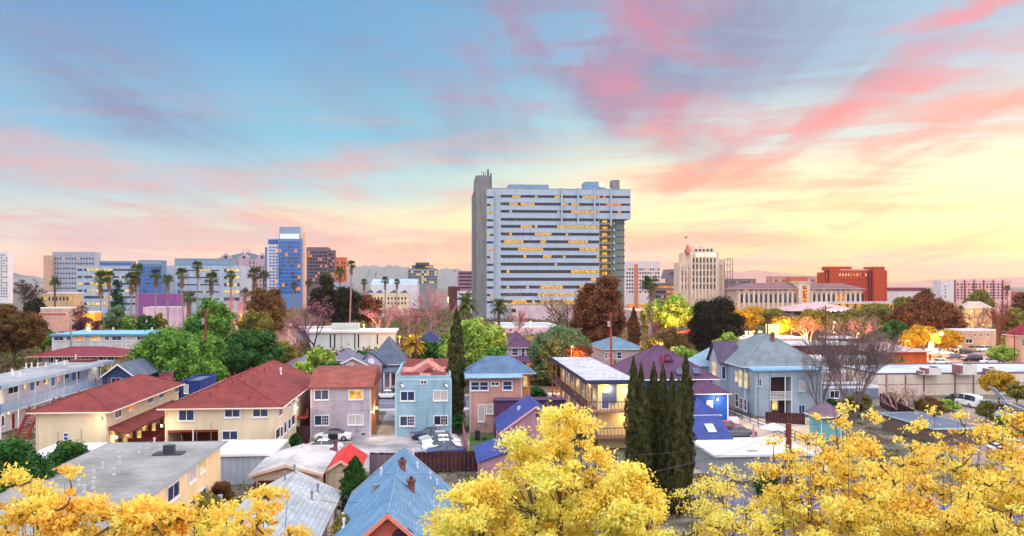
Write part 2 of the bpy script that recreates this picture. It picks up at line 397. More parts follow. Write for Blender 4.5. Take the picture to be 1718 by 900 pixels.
ridge('hills', 1080, 1960, 8500, [(1080,476),(1120,464),(1200,456),(1250,454),(1310,462),(1350,468),(1450,478),(1500,473),(1560,469),(1620,467),(1718,464),(1960,455)], mat('dry hillside with sunset tint', (176,120,104), .95, var=.15), 1800, 3)  # sunset pink is put into this hill's base colour
# thin evening air
hz = MB(); hz.box(-7500, -150, -1.5, 9800, 9000, 330, GA)
hm = bpy.data.materials.new('evening haze'); hm.use_nodes = True; t_ = hm.node_tree; t_.nodes.clear()
o_ = t_.nodes.new('ShaderNodeOutputMaterial'); v_ = t_.nodes.new('ShaderNodeVolumePrincipled')
v_.inputs['Color'].default_value = (.95, .93, .95, 1); v_.inputs['Density'].default_value = 0.00005; v_.inputs['Anisotropy'].default_value = .2
t_.links.new(v_.outputs[0], o_.inputs['Volume'])
hz.m = [hm]; ho = hz.build('haze'); ho['kind'] = 'stuff'
# ============================================================ building kit
FOOT = []
RED_T = mat('red clay roof tiles', (138,58,56), .75, 'tile', var=.12)
WINC = {}
def win_mesh(w, h, style, fm, gm, sill=True):
    w = round(w, 2); h = round(h, 2); k = (w, h, style, fm.name, gm.name, sill)
    if k in WINC: return WINC[k]
    fw = min(.11, w*.12); f = MB(); g_ = MB(); d = .07
    f.box(-w/2-fw*.6, -d, h/2-fw*.4, w/2+fw*.6, 0, h/2+fw*.7, fm); f.box(-w/2-fw*.6, -d, -h/2-fw*.6, w/2+fw*.6, 0, -h/2+fw*.5, fm)
    f.box(-w/2-fw*.6, -d, -h/2+fw*.5, -w/2+fw*.5, 0, h/2-fw*.4, fm); f.box(w/2-fw*.5, -d, -h/2+fw*.5, w/2+fw*.6, 0, h/2-fw*.4, fm)
    if sill: f.box(-w/2-fw, -d-.06, -h/2-fw*.6-.07, w/2+fw, 0, -h/2-fw*.6-.004, fm)
    b = .035
    if 'v' in style: f.box(-b, -.055, -h/2+fw*.5, b, 0, h/2-fw*.4, fm)
    if 'h' in style: f.box(-w/2+fw*.5, -.053, -b, w/2-fw*.5, 0, b, fm)
    if 'g' in style:                                    # small panes in the right half
        for t in (.17, .33): f.box(w*t-.015, -.05, -h/2+fw*.5, w*t+.015, 0, h/2-fw*.4, fm)
        for t in (-.17, .17): f.box(0, -.048, h*t-.015, w/2-fw*.5, 0, h*t+.015, fm)
    g_.box(-w/2+fw*.4, -.025, -h/2+fw*.4, w/2-fw*.4, -.004, h/2-fw*.3, gm)
    r = (f.data('window'), g_.data('pane')); WINC[k] = r; return r
FACE = {'S': 0, 'E': math.pi/2, 'W': -math.pi/2, 'N': math.pi}
class Bld:
    def __init__(s, name, label, cat, x0, x1, y0, y1, h, wall, group=None, rz=0, z0=0.0):
        s.x0, s.x1, s.y0, s.y1, s.h = x0, x1, y0, y1, h; s.w = x1-x0; s.d = y1-y0; s.z0 = z0
        s.o = Vector(((x0+x1)/2, y0, 0)); s.r = thing(name, label, cat, s.o, rz, group); s.wm = wall
        s.rf = lambda x, y: s.h; s.roof = None; FOOT.append((x0, x1, y0, y1))
    def L(s, p): return Vector(p)-s.o
    def walls(s, z0=-.3, m=None, trim=None):
        b = MB(); b.box(-s.w/2, 0, z0, s.w/2, s.d, s.h, m or s.wm); s.wall = b.build('wall', s.r)
        if trim:
            b = MB(); t = .09
            for x in (-s.w/2, s.w/2): b.box(x-t, -.03, 0, x+t, t, s.h-.02, trim)
            b.box(-s.w/2+t, -.028, s.h-.22, s.w/2-t, -.001, s.h-.02, trim); b.build('trim', s.r)
        return s
    def hip(s, rise, m, over=.5, axis=None, fascia=None, th=.14, name='roof', ends=(1,1)):
        x0, x1, y0, y1 = -s.w/2-over, s.w/2+over, -over, s.d+over; z = s.h; b = MB(); ax = 'y' if s.d > s.w else 'x'
        if ax == 'y': k = (x1-x0)/2; r0 = (0, y0+(k if ends[0] else 0), z+rise); r1 = (0, y1-(k if ends[1] else 0), z+rise)
        else: k = (y1-y0)/2; r0 = (x0+(k if ends[0] else 0), (y0+y1)/2, z+rise); r1 = (x1-(k if ends[1] else 0), (y0+y1)/2, z+rise)
        c = [(x0,y0,z),(x1,y0,z),(x1,y1,z),(x0,y1,z)]
        if ax == 'y': fs = [(0,1,4),(1,2,5,4),(2,3,5),(3,0,4,5)]
        else: fs = [(0,1,5,4),(1,2,5),(2,3,4,5),(3,0,4)]
        b.mesh(c+[r0, r1], fs, m)
        # hip and ridge caps
        cap = .07
        for a, e_ in ([(0,4),(1,4),(2,5),(3,5),(4,5)] if ax == 'y' else [(0,4),(3,4),(1,5),(2,5),(4,5)]):
            P = c+[r0, r1]; b.tube(Vector(P[a])+Vector((0,0,.01)), Vector(P[e_])+Vector((0,0,.01)), cap, cap, m, 5)
        s.roof = b.build(name, s.r)
        b = MB(); fm = fascia or WHITE; b.box(x0+.02, y0+.02, z-th, x1-.02, y1-.02, z-.003, fm); b.build('eaves', s.r)
        if s.o.y < 150:
            for a, e_ in (((x0,y0),(x1,y0)), ((x1,y0),(x1,y1)), ((x0,y0),(x0,y1))):
                q = MB(); q.tube((a[0],a[1],z-.06),(e_[0],e_[1],z-.06),.075,.075,fm,6); q.build('gutter', s.r)
            for x in (-s.w/2+.12, s.w/2-.12):
                q = MB(); q.tube((x,-.07,.1),(x,-.07,z-.5),.05,.05,fm,6); q.tube((x,-.07,z-.5),(x,y0+.05,z-.12),.05,.05,fm,6); q.build('downpipe', s.r)
        sl = rise/k
        s.rf = lambda x, y: z+min(rise, sl*max(0, min(x-x0 if (ax == 'y' or ends[0]) else 9e9, x1-x if (ax == 'y' or ends[1]) else 9e9, y-y0 if (ax == 'x' or ends[0]) else 9e9, y1-y if (ax == 'x' or ends[1]) else 9e9)))
        return s
    def gable(s, rise, m, over=.4, axis='y', gm=None, th=.14, fascia=None, overe=None):
        """axis: direction the ridge runs"""
        z = s.h; fm = fascia or WHITE; oe = over if overe is None else overe
        b = MB(); f = MB(); wl = MB(); gm = gm or s.wm
        if axis == 'y': a0, a1, e0, e1, wd = -s.w/2, s.w/2, -oe, s.d+oe, s.w
        else: a0, a1, e0, e1, wd = 0, s.d, -s.w/2-oe, s.w/2+oe, s.d
        c = (a0+a1)/2; sl = rise/(wd/2); zl = z-sl*over
        n = 'y' if axis == 'y' else 'x'
        b.prism([(a0-over, zl+.02), (c, z+rise+.02), (c, z+rise+.02+th), (a0-over, zl+.02+th)][::1], e0, e1, m, n)
        b.prism([(c+.001, z+rise+.02), (a1+over, zl+.02), (a1+over, zl+.02+th), (c+.001, z+rise+.02+th)], e0, e1, m, n)
        P = (lambda a, y, zz: (a, y, zz)) if axis == 'y' else (lambda a, y, zz: (y, a, zz))
        b.tube(P(c, e0, z+rise+th+.02), P(c, e1, z+rise+th+.02), .08, .08, m, 5)
        s.roof = b.build('roof', s.r)
        for y0, y1 in ((e0-.05, e0-.002), (e1+.002, e1+.05)):
            f = MB(); f.prism([(a0-over, zl-.08), (c, z+rise-.08), (c, z+rise+.03+th), (a0-over, zl+.03+th)], y0, y1, fm, n)
            f.prism([(c-.001, z+rise-.08), (a1+over, zl-.08), (a1+over, zl+.03+th), (c-.001, z+rise+.03+th)], y0+.001, y1, fm, n)
            f.build('bargeboard', s.r)
        lo, hi = ((0, s.d) if axis == 'y' else (-s.w/2, s.w/2))
        wl.prism([(a0+.002, z+.001), (a1-.002, z+.001), (c, z+rise)], lo+.001, hi-.001, gm, n); wl.build('gable_wall', s.r)
        if axis == 'y': s.rf = lambda x, y: z+rise+th-sl*abs(x)
        else: s.rf = lambda x, y: z+rise+th-sl*abs(y-c)
        return s
    def flat(s, m, par=.35, pm=None, over=0, th=.25, name='roof'):
        x0, x1, y0, y1 = -s.w/2-over, s.w/2+over, -over, s.d+over; z = s.h; b = MB(); pm = pm or s.wm
        if par:
            b.box(x0+.2, y0+.2, z, x1-.2, y1-.2, z+.06, m); s.roof = b.build(name, s.r)
            p = MB(); t = .2; p.box(x0-.02, y0-.02, z, x1+.02, y0+t, z+par, pm); p.box(x0-.02, y1-t, z, x1+.02, y1+.02, z+par, pm)
            p.box(x0-.02, y0+t, z, x0+t, y1-t, z+par, pm); p.box(x1-t, y0+t, z, x1+.02, y1-t, z+par, pm); p.build('parapet', s.r); s.rf = lambda x, y: z+.06
        else:
            b.box(x0, y0, z, x1, y1, z+th, pm, top=m); s.roof = b.build(name, s.r)
            p = MB(); e = .09; zz = z+th
            p.box(x0-.03, y0-.03, z-.05, x1+.03, y0-.002, zz+.06, pm); p.box(x0-.03, y1+.002, z-.05, x1+.03, y1+.03, zz+.06, pm)
            p.box(x0-.03, y0-.002, z-.05, x0-.002, y1+.002, zz+.06, pm); p.box(x1+.002, y0-.002, z-.05, x1+.03, y1+.002, zz+.06, pm); p.build('roof_edge', s.r)
            s.rf = lambda x, y: z+th
        return s
    def onroof(s, px, py):
        r = ray(px, py); lo, hi = 5.0, 400.0
        t0 = s.y0/r[1]-3
        for i in range(900):
            t = t0+i*(s.d+8)/r[1]/900
            x, y, z = r[0]*t, r[1]*t, H+r[2]*t
            if abs(x-s.o.x) < s.w/2+1.6 and -.6 < y-s.o.y < s.d+.6 and z <= s.rf(x-s.o.x, y-s.o.y): break
        return Vector((x-s.o.x, y-s.o.y, s.rf(x-s.o.x, y-s.o.y)))
    def pipe(s, px, py, h=.6, r=.09, cap=True, m=None, name='vent_pipe'):
        p = s.onroof(px, py); b = MB(); m = m or WHITE
        b.tube((0,0,-.2), (0,0,h), r, r, m, 8)
        if cap: b.tube((0,0,h*.7), (0,0,h+.05), r*1.45, r*1.45, m, 8)
        b.box(-r*1.7, -r*1.7, -.1, r*1.7, r*1.7, .04, m)
        o = b.build(name, s.roof if s.roof else s.r); o.location = p; return o
    def chim(s, px, py, w, h, m=None):
        p = s.onroof(px, py); b = MB(); m = m or mat('chimney brick', (140,90,84), .9, 'shingle')
        b.box(-w/2, -w/2, -1, w/2, w/2, h, m); b.box(-w/2-.08, -w/2-.08, h, w/2+.08, w/2+.08, h+.12, m); b.box(-w/2+.1, -w/2+.1, h+.12, w/2-.1, w/2-.1, h+.3, DARKM)
        o = b.build('chimney', s.roof); o.location = p; return o
    def win(s, face, c, w, h, gm=GLASS, style='v', fm=WHITE, sill=True, name='window', label=None):
        """c: world centre on the wall"""
        a, b = win_mesh(abs(w), abs(h), style, fm, gm, sill)
        p = s.L(c); off = .004; p.z = min(p.z, s.h-abs(h)/2-.22) if p.z-abs(h)/2 < s.h else p.z
        
        if face == 'S': p.y = -off if abs(p.y) < .05 else p.y-off
        f = put(name, a, s.r, p, FACE[face]); q = put('pane', b, f)
        if label: f['label'] = label
        return f
    def wpx(s, face, x0, y0, x1, y1, gm=GLASS, style='v', Y=None, X=None, **k):
        cx, cy = (x0+x1)/2, (y0+y1)/2
        if face == 'S':
            Y = s.y0 if Y is None else Y; a, b = atY(x0, y0, Y), atY(x1, y1, Y); return s.win('S', (a+b)/2, b.x-a.x, a.z-b.z, gm, style, **k)
        X = (s.x1 if face == 'E' else s.x0) if X is None else X
        a, b = atX(x0, cy, X), atX(x1, cy, X); c = atX(cx, cy, X); c.y = (a.y+b.y)/2; t = atX(cx, y0, X).z; u = atX(cx, y1, X).z; c.z = (t+u)/2
        return s.win(face, c, abs(b.y-a.y), t-u, gm, style, **k)
    def part(s, name, mb, parent=None): return mb.build(name, parent or s.r)
def lamp(name, parent, p, energy, col=(1.0,.58,.22), r=.12):
    l = bpy.data.lights.new(name, 'POINT'); l.energy = energy; l.color = col; l.shadow_soft_size = r
    o = bpy.data.objects.new(name, l); COL.objects.link(o); o.parent = parent; o.location = p; return o
GLOW = emat('lamp glow', (255,214,140), 9); GLOWO = emat('sodium lamp glow', (255,150,50), 10)
def walllamp(b, p, e=60, col=(1.0,.62,.28)):
    """p world point; b a Bld"""
    q = b.L(p); m = MB(); m.box(-.12, -.06, -.16, .12, .1, .14, DARKM); m.ball((0,-.12,0), .12, .10, .14, GLOW, 8, 6)
    o = m.build('wall_lamp', b.r); o.location = q; lamp('lamp_light', o, (0,-.55,-.05), e, col); return o
# ============================================================ near houses
CREAM = mat('cream stucco', (222,204,176), .9, 'stucco', var=.06)
FASC = mat('cream fascia paint', (226,208,188), .6)
MAROON = mat('maroon painted wood', (120,40,48), .7, 'vboard')
# --- red roofed apartment block, right one of the pair
b = Bld('apartment_house', 'large cream apartment house with maroon hipped roof full of vents, carport in front', 'apartment house', XY(277,93.5), XY(466,93.5), 93.5, 121, 5.85, CREAM)
w0, w1 = XY(281,93.5)-b.o.x, XY(366,93.5)-b.o.x; zt = ZY(300,722,93.5)
m = MB(); hw = b.w/2
m.box(-hw, 0, zt, hw, 27.5, 5.85, CREAM); m.box(w1, 0, -.3, hw, 27.5, zt, CREAM); m.box(-hw, 6, -.3, w1, 27.5, zt, CREAM); m.box(-hw, 0, -.3, w0, 6, zt, CREAM)
b.part('wall', m)
m = MB(); zc = zt; xm = (w0+w1)/2; m.box(xm-.06, .05, 0, xm+.06, .2, zt-.002, WHITE); b.part('carport_post', m)
m = MB(); m.box(w0+.01, .1, zt-.25, w1-.01, 5.9, zt-.01, mat('carport timber', (140,62,34), .8)); m.box(w0+.01, 5.7, 0, w1-.01, 5.98, zt-.26, mat('carport timber')); b.part('carport_lining', m)
b.hip(2.6, RED_T, .65, fascia=FASC, ends=(1,0))
m = MB(); x = XY(368,93.5)-b.o.x; m.box(x-.05, -.08, 0, x+.05, 0-.002, 5.5, FASC); b.part('downpipe', m)
for r in ((300,683.5,326,701), (377,683,403,695.5), (424,683,450,695.5), (373,723.5,399,738)): b.wpx('S', *r)
for r in ((467,679,473.5,693), (482,669,487,679), (489.5,664,495,673.5), (498,658,502,667), (506,653,510,661)): b.wpx('E', *r, style='')
for r in ((462,719,469,736), (470,716,474,733), (476,708,480,727), (483,703,487,720), (489,697,494,713)): b.wpx('E', *r, gm=GLASSD, style='')
m = MB()                                                # outside balcony and stairs at the back of the side wall
for y0 in (12, 19):
    m.box(b.w/2, y0, 2.7, b.w/2+1.2, y0+6.6, 2.85, MAROON); m.box(b.w/2+1.14, y0, 2.85, b.w/2+1.2, y0+6.6, 3.8, MAROON)
b.part('balcony', m); 
walllamp(b, atX(497,684,b.x1)+Vector((.1,0,0)), 160); walllamp(b, atY(275.5,714,93.3)+Vector((-.2,-.1,0)), 110)
VR = mat('red painted vent', (150,58,62), .7)
for p in ((365,651),(383,648),(390,645),(353,665),(418,672),(436,646),(425,634),(413,629),(404,632),(421,622),(394,631),(432,626),(444,624),(386,636),(452,619),(410,643),(377,640)): b.pipe(*p, h=.42, r=.065, m=VR)
b.pipe(471,628,h=.8,r=.1)
CL_A = b
# --- left one of the pair
b = Bld('apartment_house', 'long cream apartment house with dark red roof, blank front wall and lit red patios', 'apartment house', XY(60,93.5), XY(180,93.5), 93.5, 118, 5.6, CREAM)
b.walls(); b.hip(1.75, RED_T, .65, fascia=FASC)
b.wpx('S', 107, 727, 114.5, 738.5, gm=GLASSB, style='h')
for r, gm in (((192,678,203,692), GLASS), ((215,672,224,683), LITO), ((247,661,256,671), GLASS), ((267,655,274,664), GLASS), ((293,646,299,655), GLASSD)): b.wpx('E', *r, gm=gm)
m = MB(); m.prism([(b.w/2+.002, 3.7), (b.w/2+.002, 3.85), (b.w/2+1.9, 3.2), (b.w/2+1.9, 3.05)], 0.2, 22, RED_T, 'y'); b.part('porch_roof', m)
for i, y0 in enumerate((1.2, 5.5, 10.2, 15)):
    m = MB(); zf = 1.75
    m.box(b.w/2+.1, y0, 0, b.w/2+3.0, y0+.06, zf, MAROON); m.box(b.w/2+2.94, y0+.061, 0, b.w/2+3.0, y0+3, zf, MAROON); b.part('patio_fence', m)
for y0 in (3, 7.4, 12.5, 17):
    m = MB(); m.box(b.w/2, y0, 0, b.w/2+.05, y0+1, 2.1, mat('red brown door', (130,50,40), .6)); b.part('door', m)
    f = b.win('E', Vector((b.x1, b.y0+y0+2, 1.4)), 1.4, 1.2, LITP)
for y0 in (2.0, 6.5, 11.8): 
    o = walllamp(b, Vector((b.x1+.25, b.y0+y0, 2.5)), 45)
walllamp(b, atY(170,703,93.4)+Vector((0,-.1,0)), 45)
for p in ((75,676),(90,675),(100,673),(132,663),(182,641),(195,640),(234,628),(213,634),(160,646),(166,644)): b.pipe(*p, h=.42, r=.065, m=VR)
b.chim(279,632,1.5,1.0, mat('dusky brick', (150,84,96), .9, 'shingle'))
CL_B = b
# --- white galleried block far left
WB = mat('white blue stucco', (196,204,222), .9, 'stucco', var=.06)
LB = mat('pale blue railing panels', (160,180,208), .7, 'vboard')
b = Bld('apartment_block', 'white two storey apartment block with flat grey roof and long pale blue balcony', 'apartment block', XY(-90,111), XY(12,111)-2.2, 111, 145, 6.3, WB)
X1 = b.w/2
b.walls(); FLAT = mat('grey gravel roofing', (158,162,170), .9, 'flatroof', var=.12)
m = MB(); m.box(-X1-.3, -1.4, 6.3, X1+2.2, 35, 6.55, WB, top=FLAT); b.roof = b.part('roof', m); b.rf = lambda x, y: 6.55
m = MB(); m.box(X1+2.2, -1.42, 6.1, X1+2.26, 35, 6.6, LB); m.box(-X1-.3, -1.46, 6.1, X1+2.26, -1.42, 6.6, mat('blue fascia', (84,128,186), .6)); b.part('roof_edge', m)
m = MB(); m.box(X1+.002, -1.3, 2.95, X1+2.1, 34.9, 3.15, WB); m.box(X1+2.04, -1.3, 3.15, X1+2.1, 34.9, 4.3, LB); m.box(-X1, -1.4, 2.95, X1+2.1, -1.302, 4.25, mat('blue fascia')); 
b.part('balcony', m)
for i in range(9):
    m = MB(); y = -1.2+i*4.4; m.box(X1+1.95, y, 0, X1+2.05, y+.12, 6.3, WHITE); b.part('post', m)
BD = mat('blue door', (70,120,180), .5)
for (x0, y0, x1, y1, gm, st, dr) in ((13,643,31,660,GLASSD,'v',0),(39,641.5,43.5,652,LITP,'',0),(49.5,638,57,656,BD,'',1),(61,636,65,648,GLASS,'',0),(74,633,80,645,LITP,'v',0),(85,630,91.5,648,BD,'',1),(95,629,100,639,LITO,'',0),(108,626,115,636,GLASS,'v',0),(120,622.5,127,639,BD,'',1),(128,622,133,638,GLASSD,'',0)):
    b.wpx('E', x0, y0, x1, y1, gm=gm, style=st, name='door' if dr else 'window', sill=not dr)
b.wpx('S', -14, 648, 6, 672, gm=LITP, style='v')
for y in (3, 10, 17, 24, 30): b.win('E', Vector((b.x1, b.y0+y, 1.5)), 1.5, 1.3, GLASS)
for y in (5, 12, 20, 28): b.win('E', Vector((b.x1, b.y0+y+1, 1.05)), .95, 2.1, MAROON, '', name='door', sill=False)
m = MB(); SW = mat('rust red stair paint', (150,70,58), .7)
for i in range(11): m.box(X1+4.3, -2+i*.3, i*.27, X1+5.6, -1.7+i*.3, i*.27+.1, SW)
for x in (X1+4.3, X1+5.6): m.prism([(-2,0),(1.3,2.9),(1.3,3.9),(-2,.9)], x-.03, x+.03, SW, 'x')
b.part('staircase', m)
walllamp(b, Vector((b.x1+1, b.y0+3, 2.6)), 90); walllamp(b, Vector((b.x1+1, b.y0+33, 5.9)), 60); walllamp(b, Vector((b.x1+1.2, b.y0-.5, 2.6)), 90, (1,.4,.15))
for p in ((20,627),(22,630),(44,617),(53,616),(63,617),(77,616),(95,611),(127,604),(33,632),(108,612)): b.pipe(*p, h=.6)
m = MB(); m.box(-1, 31, 6.56, 2.5, 33.5, 6.9, RED_T); b.part('roof_hatch', m)
# --- grey flat roofed block, bottom left
b = Bld('apartment_block', 'cream apartment block with a big flat grey roof studded with white vents', 'apartment block', XY(186,74), XY(370,74), 38, 74, 5.5, mat('warm cream stucco', (230,208,168), .9, 'stucco', var=.06))
b.walls(); b.flat(mat('dark grey roofing felt', (154,154,154), .92, 'flatroof', var=.14), 0, mat('grey drip edge', (150,160,172), .7), .3, .15)
b.wpx('E', 316, 774, 328, 797, style='v', label='sliding window with drawn curtain in upper row', gm=BLIND); b.wpx('E', 334, 763, 344, 782, gm=LITP); b.wpx('E', 317, 838, 329, 850); b.wpx('E', 333, 822, 345, 836)
b.wpx('E', 280, 812, 300, 838, gm=GLASS)
for p in ((259,743,.9),(278,749,1),(247,753,1),(233,760,1.1),(200,776,1),(172,786,1),(191,797,1.1),(157,803,1.3),(269,753,.6),(156,820,1.1),(132,815,1),(141,826,1.1)): b.pipe(p[0], p[1], h=.4*p[2], r=.08, m=mat('grey white vent', (186,186,190), .6))
p = b.onroof(284, 762); m = MB(); m.box(-1.1,-.7,0,1.1,.7,.1,DARKM); m.box(-.4,-.3,.1,.4,.3,.7,DARKM); o = b.part('roof_fan', m); o.location = p
# --- pale flat garage behind it
b = Bld('garage', 'pale blue grey garage with flat white roof beside the grey roofed block', 'garage', XY(360,83), XY(455,83), 83, 90, 2.75, mat('pale blue grey boards', (168,178,196), .85, 'vboard'))
b.walls(); b.flat(mat('white roof sheet', (222,224,228), .6, 'plain', var=.05), 0, WHITE, .25, .12)
b = Bld('carport_roof', 'low white roofed carport behind the round green bushes', 'carport', XY(58,86), XY(184,86), 82, 91, 2.5, mat('grey carport wall', (120,128,150), .8))
b.walls(); b.flat(mat('white roof sheet'), 0, WHITE, .25, .12)
# --- gable garage, red shed
WG = mat('weathered cream boards', (198,174,158), .85, 'siding')
b = Bld('garage', 'low gabled garage with pale worn roof and dark opening', 'garage', XY(424,75.5), XY(536,75.5), 75.5, 84.5, 2.5, WG)
b.walls(); b.gable(.75, mat('worn silver roof felt', (196,194,198), .8, 'flatroof', var=.16), .35, fascia=mat('peach trim', (216,178,160), .6))
m = MB(); m.box(-2.4, -.04, 0, 2.5, -.003, 2.0, mat('dark garage opening', (74,40,38), .9)); b.part('garage_door', m)  # flat dark panel stands for the shaded inside of the opening
b = Bld('shed', 'small shed with bright red gabled roof beside the worn garage', 'shed', XY(546,78), XY(598,78), 78, 85.4, 2.15, WG)
b.walls(m=mat('cream vertical boards', (200,182,156), .85, 'vboard')); b.gable(.9, mat('bright red roof felt', (206,40,40), .6, 'metalroof'), .3, gm=mat('cream vertical boards'), fascia=mat('peach trim'))
b.chim(563, 757, .4, .7, mat('dusky brick'))
# --- pale shingled bungalow bottom left-centre
b = Bld('bungalow', 'bungalow with pale grey shingled gable roof behind the orange tree', 'bungalow', XY(424,66), XY(564,66), 44, 66.3, 3.0, mat('white stucco', (208,206,214), .9, 'stucco'))
b.walls(); b.gable(1.55, mat('pale grey shingles', (178,186,194), .85, 'shingle', var=.08), .4, fascia=WHITE)
for r in ((546,858,551,870), (553,850,558,861)): b.wpx('E', *r, gm=GLASSD, style='')
for p in ((478,806),(533,826),(523,839),(494,794),(444,834)): b.pipe(*p, h=.6, r=.07, m=mat('grey metal', (140,144,154), .5, metal=.4))
p = b.onroof(368, 868); m = MB(); WC = mat('whitewashed brick', (186,186,196), .9, 'shingle')
m.box(-.5,-.7,-2,.6,.7,.5,WC); m.prism([(-.5,.5),(.6,.5),(.3,.95),(-.2,.95)], -.5, .5, WC, 'y'); m.tube((.05,0,.9),(.05,0,1.6),.17,.17,WC,10); o = b.part('chimney', m); o.location = p
# --- blue shingled house bottom centre
b = Bld('house', 'salmon house with large bright blue shingled gable roof and two brick chimneys', 'house', XY(596,62), XY(757,62), 44.4, 62, 4.1, mat('salmon siding', (196,100,88), .8, 'siding'))
b.walls(); b.gable(3.0, mat('blue shingles', (104,146,184), .8, 'shingle', var=.1), .3, gm=mat('salmon siding'), fascia=mat('salmon trim', (226,134,116), .6))
m = MB(); pts = [(1.0*math.cos(t), 1.0*math.sin(t)*1.0) for t in [math.pi*i/10 for i in range(11)]]
c = b.L(atY(676, 892, 44.4)); m.prism([(c.x+x*.62, c.z-.4+z*.62) for x, z in pts], -.06, -.004, mat('dark attic louvre', (60,44,60), .8), 'y'); b.part('attic_window', m)
b.chim(675,788,.42,.5); b.chim(690,823,.42,.55); b.pipe(630,822,h=.3,r=.16,m=mat('grey metal')); b.pipe(640,797,h=.45,r=.06); b.pipe(700,785,h=.35,r=.06); b.pipe(722,803,h=.4,r=.05); b.pipe(577,885,h=.5,r=.07); b.pipe(575,873,h=.4,r=.06); b.pipe(733,812,h=.3,r=.05); b.pipe(693,762,h=.3,r=.05)
# --- lavender house
LAV = mat('lavender siding', (182,172,186), .85, 'siding')
b = Bld('house', 'lavender two storey house with terracotta shingle roof above the white convertible', 'house', XY(522,107), XY(621,107), 107, 121, 6.35, LAV)
b.walls(trim=mat('pale lavender trim', (206,196,210), .6))
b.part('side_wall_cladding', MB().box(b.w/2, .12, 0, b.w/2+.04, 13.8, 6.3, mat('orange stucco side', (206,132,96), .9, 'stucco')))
TER = mat('terracotta shingles', (156,84,76), .8, 'shingle', var=.14)
z6 = 6.0; m = MB(); m.prism([(-.3, 6.32), (4.4, 8.1), (9.5, 8.1), (14.4, 6.2), (14.4, 6.05), (-.3, 6.15)][::-1], -b.w/2-.35, b.w/2+.45, TER, 'x'); b.roof = b.part('roof', m)
for r, gm, st in (((527.6,654.6,551.3,670.5), GLASS, 'v'), ((585.6,654.6,608.8,670), LIT, 'v'), ((527.6,697.4,551.8,713.5), GLASS, 'vg'), ((584,696.6,609,712.5), BLIND, 'vg')): b.wpx('S', *r, gm=gm, style=st)
m = MB(); x = XY(606.5,107)-b.o.x; m.box(x, -.08, 3.4, x+.06, -.003, 4.9, LAV); m.box(x+.062, -.08, 3.4, x+1.0, -.003, 3.46, LAV); b.part('downpipe', m)
b.part('wall_vent', MB().box(-b.w/2+6.2,-.05,.35,-b.w/2+6.6,-.003,.55,DARKM))
walllamp(b, Vector((b.x1+.3, b.y0+.9, 3.1)), 260, (1,.62,.2)); walllamp(b, Vector((b.x1+.3, b.y0+7, 2.7)), 200, (1,.62,.2))
CL_LAV = b
# --- pale blue house
PB = mat('pale blue siding', (146,182,204), .85, 'siding')
b = Bld('house', 'pale blue two storey house with boxy parapet front over the row of parked cars', 'house', XY(664,107.8), XY(756.7,107.8), 107.8, 124.5, 7.2, PB)
b.walls(trim=mat('ice blue trim', (170,200,212), .6))
RR = mat('rust red roof slope', (136,66,66), .8, 'shingle'); m = MB(); hw = b.w/2
m.box(-hw, 0, 7.2, hw, .3, 7.55, PB); m.box(-hw, .3, 7.2, -hw+.25, 16.7, 7.75, PB); m.box(hw-.25, .3, 7.2, hw, 16.7, 7.75, PB); m.box(-hw+.25, 16.4, 7.2, hw-.25, 16.7, 7.9, PB); b.part('parapet', m)
m = MB(); m.box(-hw+.25, .3, 7.2, hw-.25, 16.4, 7.26, mat('dusty pink roofing', (200,140,132), .9, 'flatroof')); b.roof = b.part('roof', m); b.rf = lambda x, y: 7.26
for (a, c_) in ((-hw+.6, -.5), (.9, hw-.6)): 
    m = MB(); m.prism([(.32, 7.56), (.9, 7.95), (1.5, 7.28), (.32, 7.28)], a, c_, RR, 'x'); b.part('roof_slope', m)
m = MB(); m.prism([(14.6, 7.28), (16.3, 7.28), (16.3, 8.2), (15.9, 8.3)], -hw+.6, hw-.3, RR, 'x'); b.part('roof_slope', m)
m = MB(); m.prism([(-1.8, 7.27), (2.2, 7.27), (.4, 8.5)], 7, 15.0, mat('dusty pink roofing'), 'y'); m.prism([(-.3, 7.27), (1.5, 7.27), (.6, 8.0)], 6, 6.99, RR, 'y'); b.part('roof_ridge', m)
b.pipe(723,618,h=1.3,r=.18,m=mat('salmon trim')); b.pipe(728,625,h=.5); b.pipe(716,622,h=.5)
for r, gm, st in (((672,657,695.6,672.4), GLASS, 'v'), ((727.4,656,751,672), BLIND, 'v'), ((671,698.6,695.6,714.5), GLASS, 'vg'), ((728,698,751,713), GLASSD, 'vg')): b.wpx('S', *r, gm=gm, style=st)
b.wpx('S', 705.5, 639, 716, 644.5, gm=DARKM, style='v', sill=False, name='wall_vent')
for x in (673, 747):
    p = b.L(atY(x, 645, b.y0)); m = MB(); m.box(-.14,-.3,-.1,.14,-.003,.12,DARKM); m.tube((.0,-.3,0),(.35,-.6,-.25),.1,.14,WHITE,8); o = b.part('floodlight', m); o.location = p
b.part('wall_vent', MB().box(-hw+1.8,-.05,.3,-hw+2.4,-.003,.5,DARKM))
CL_PB = b
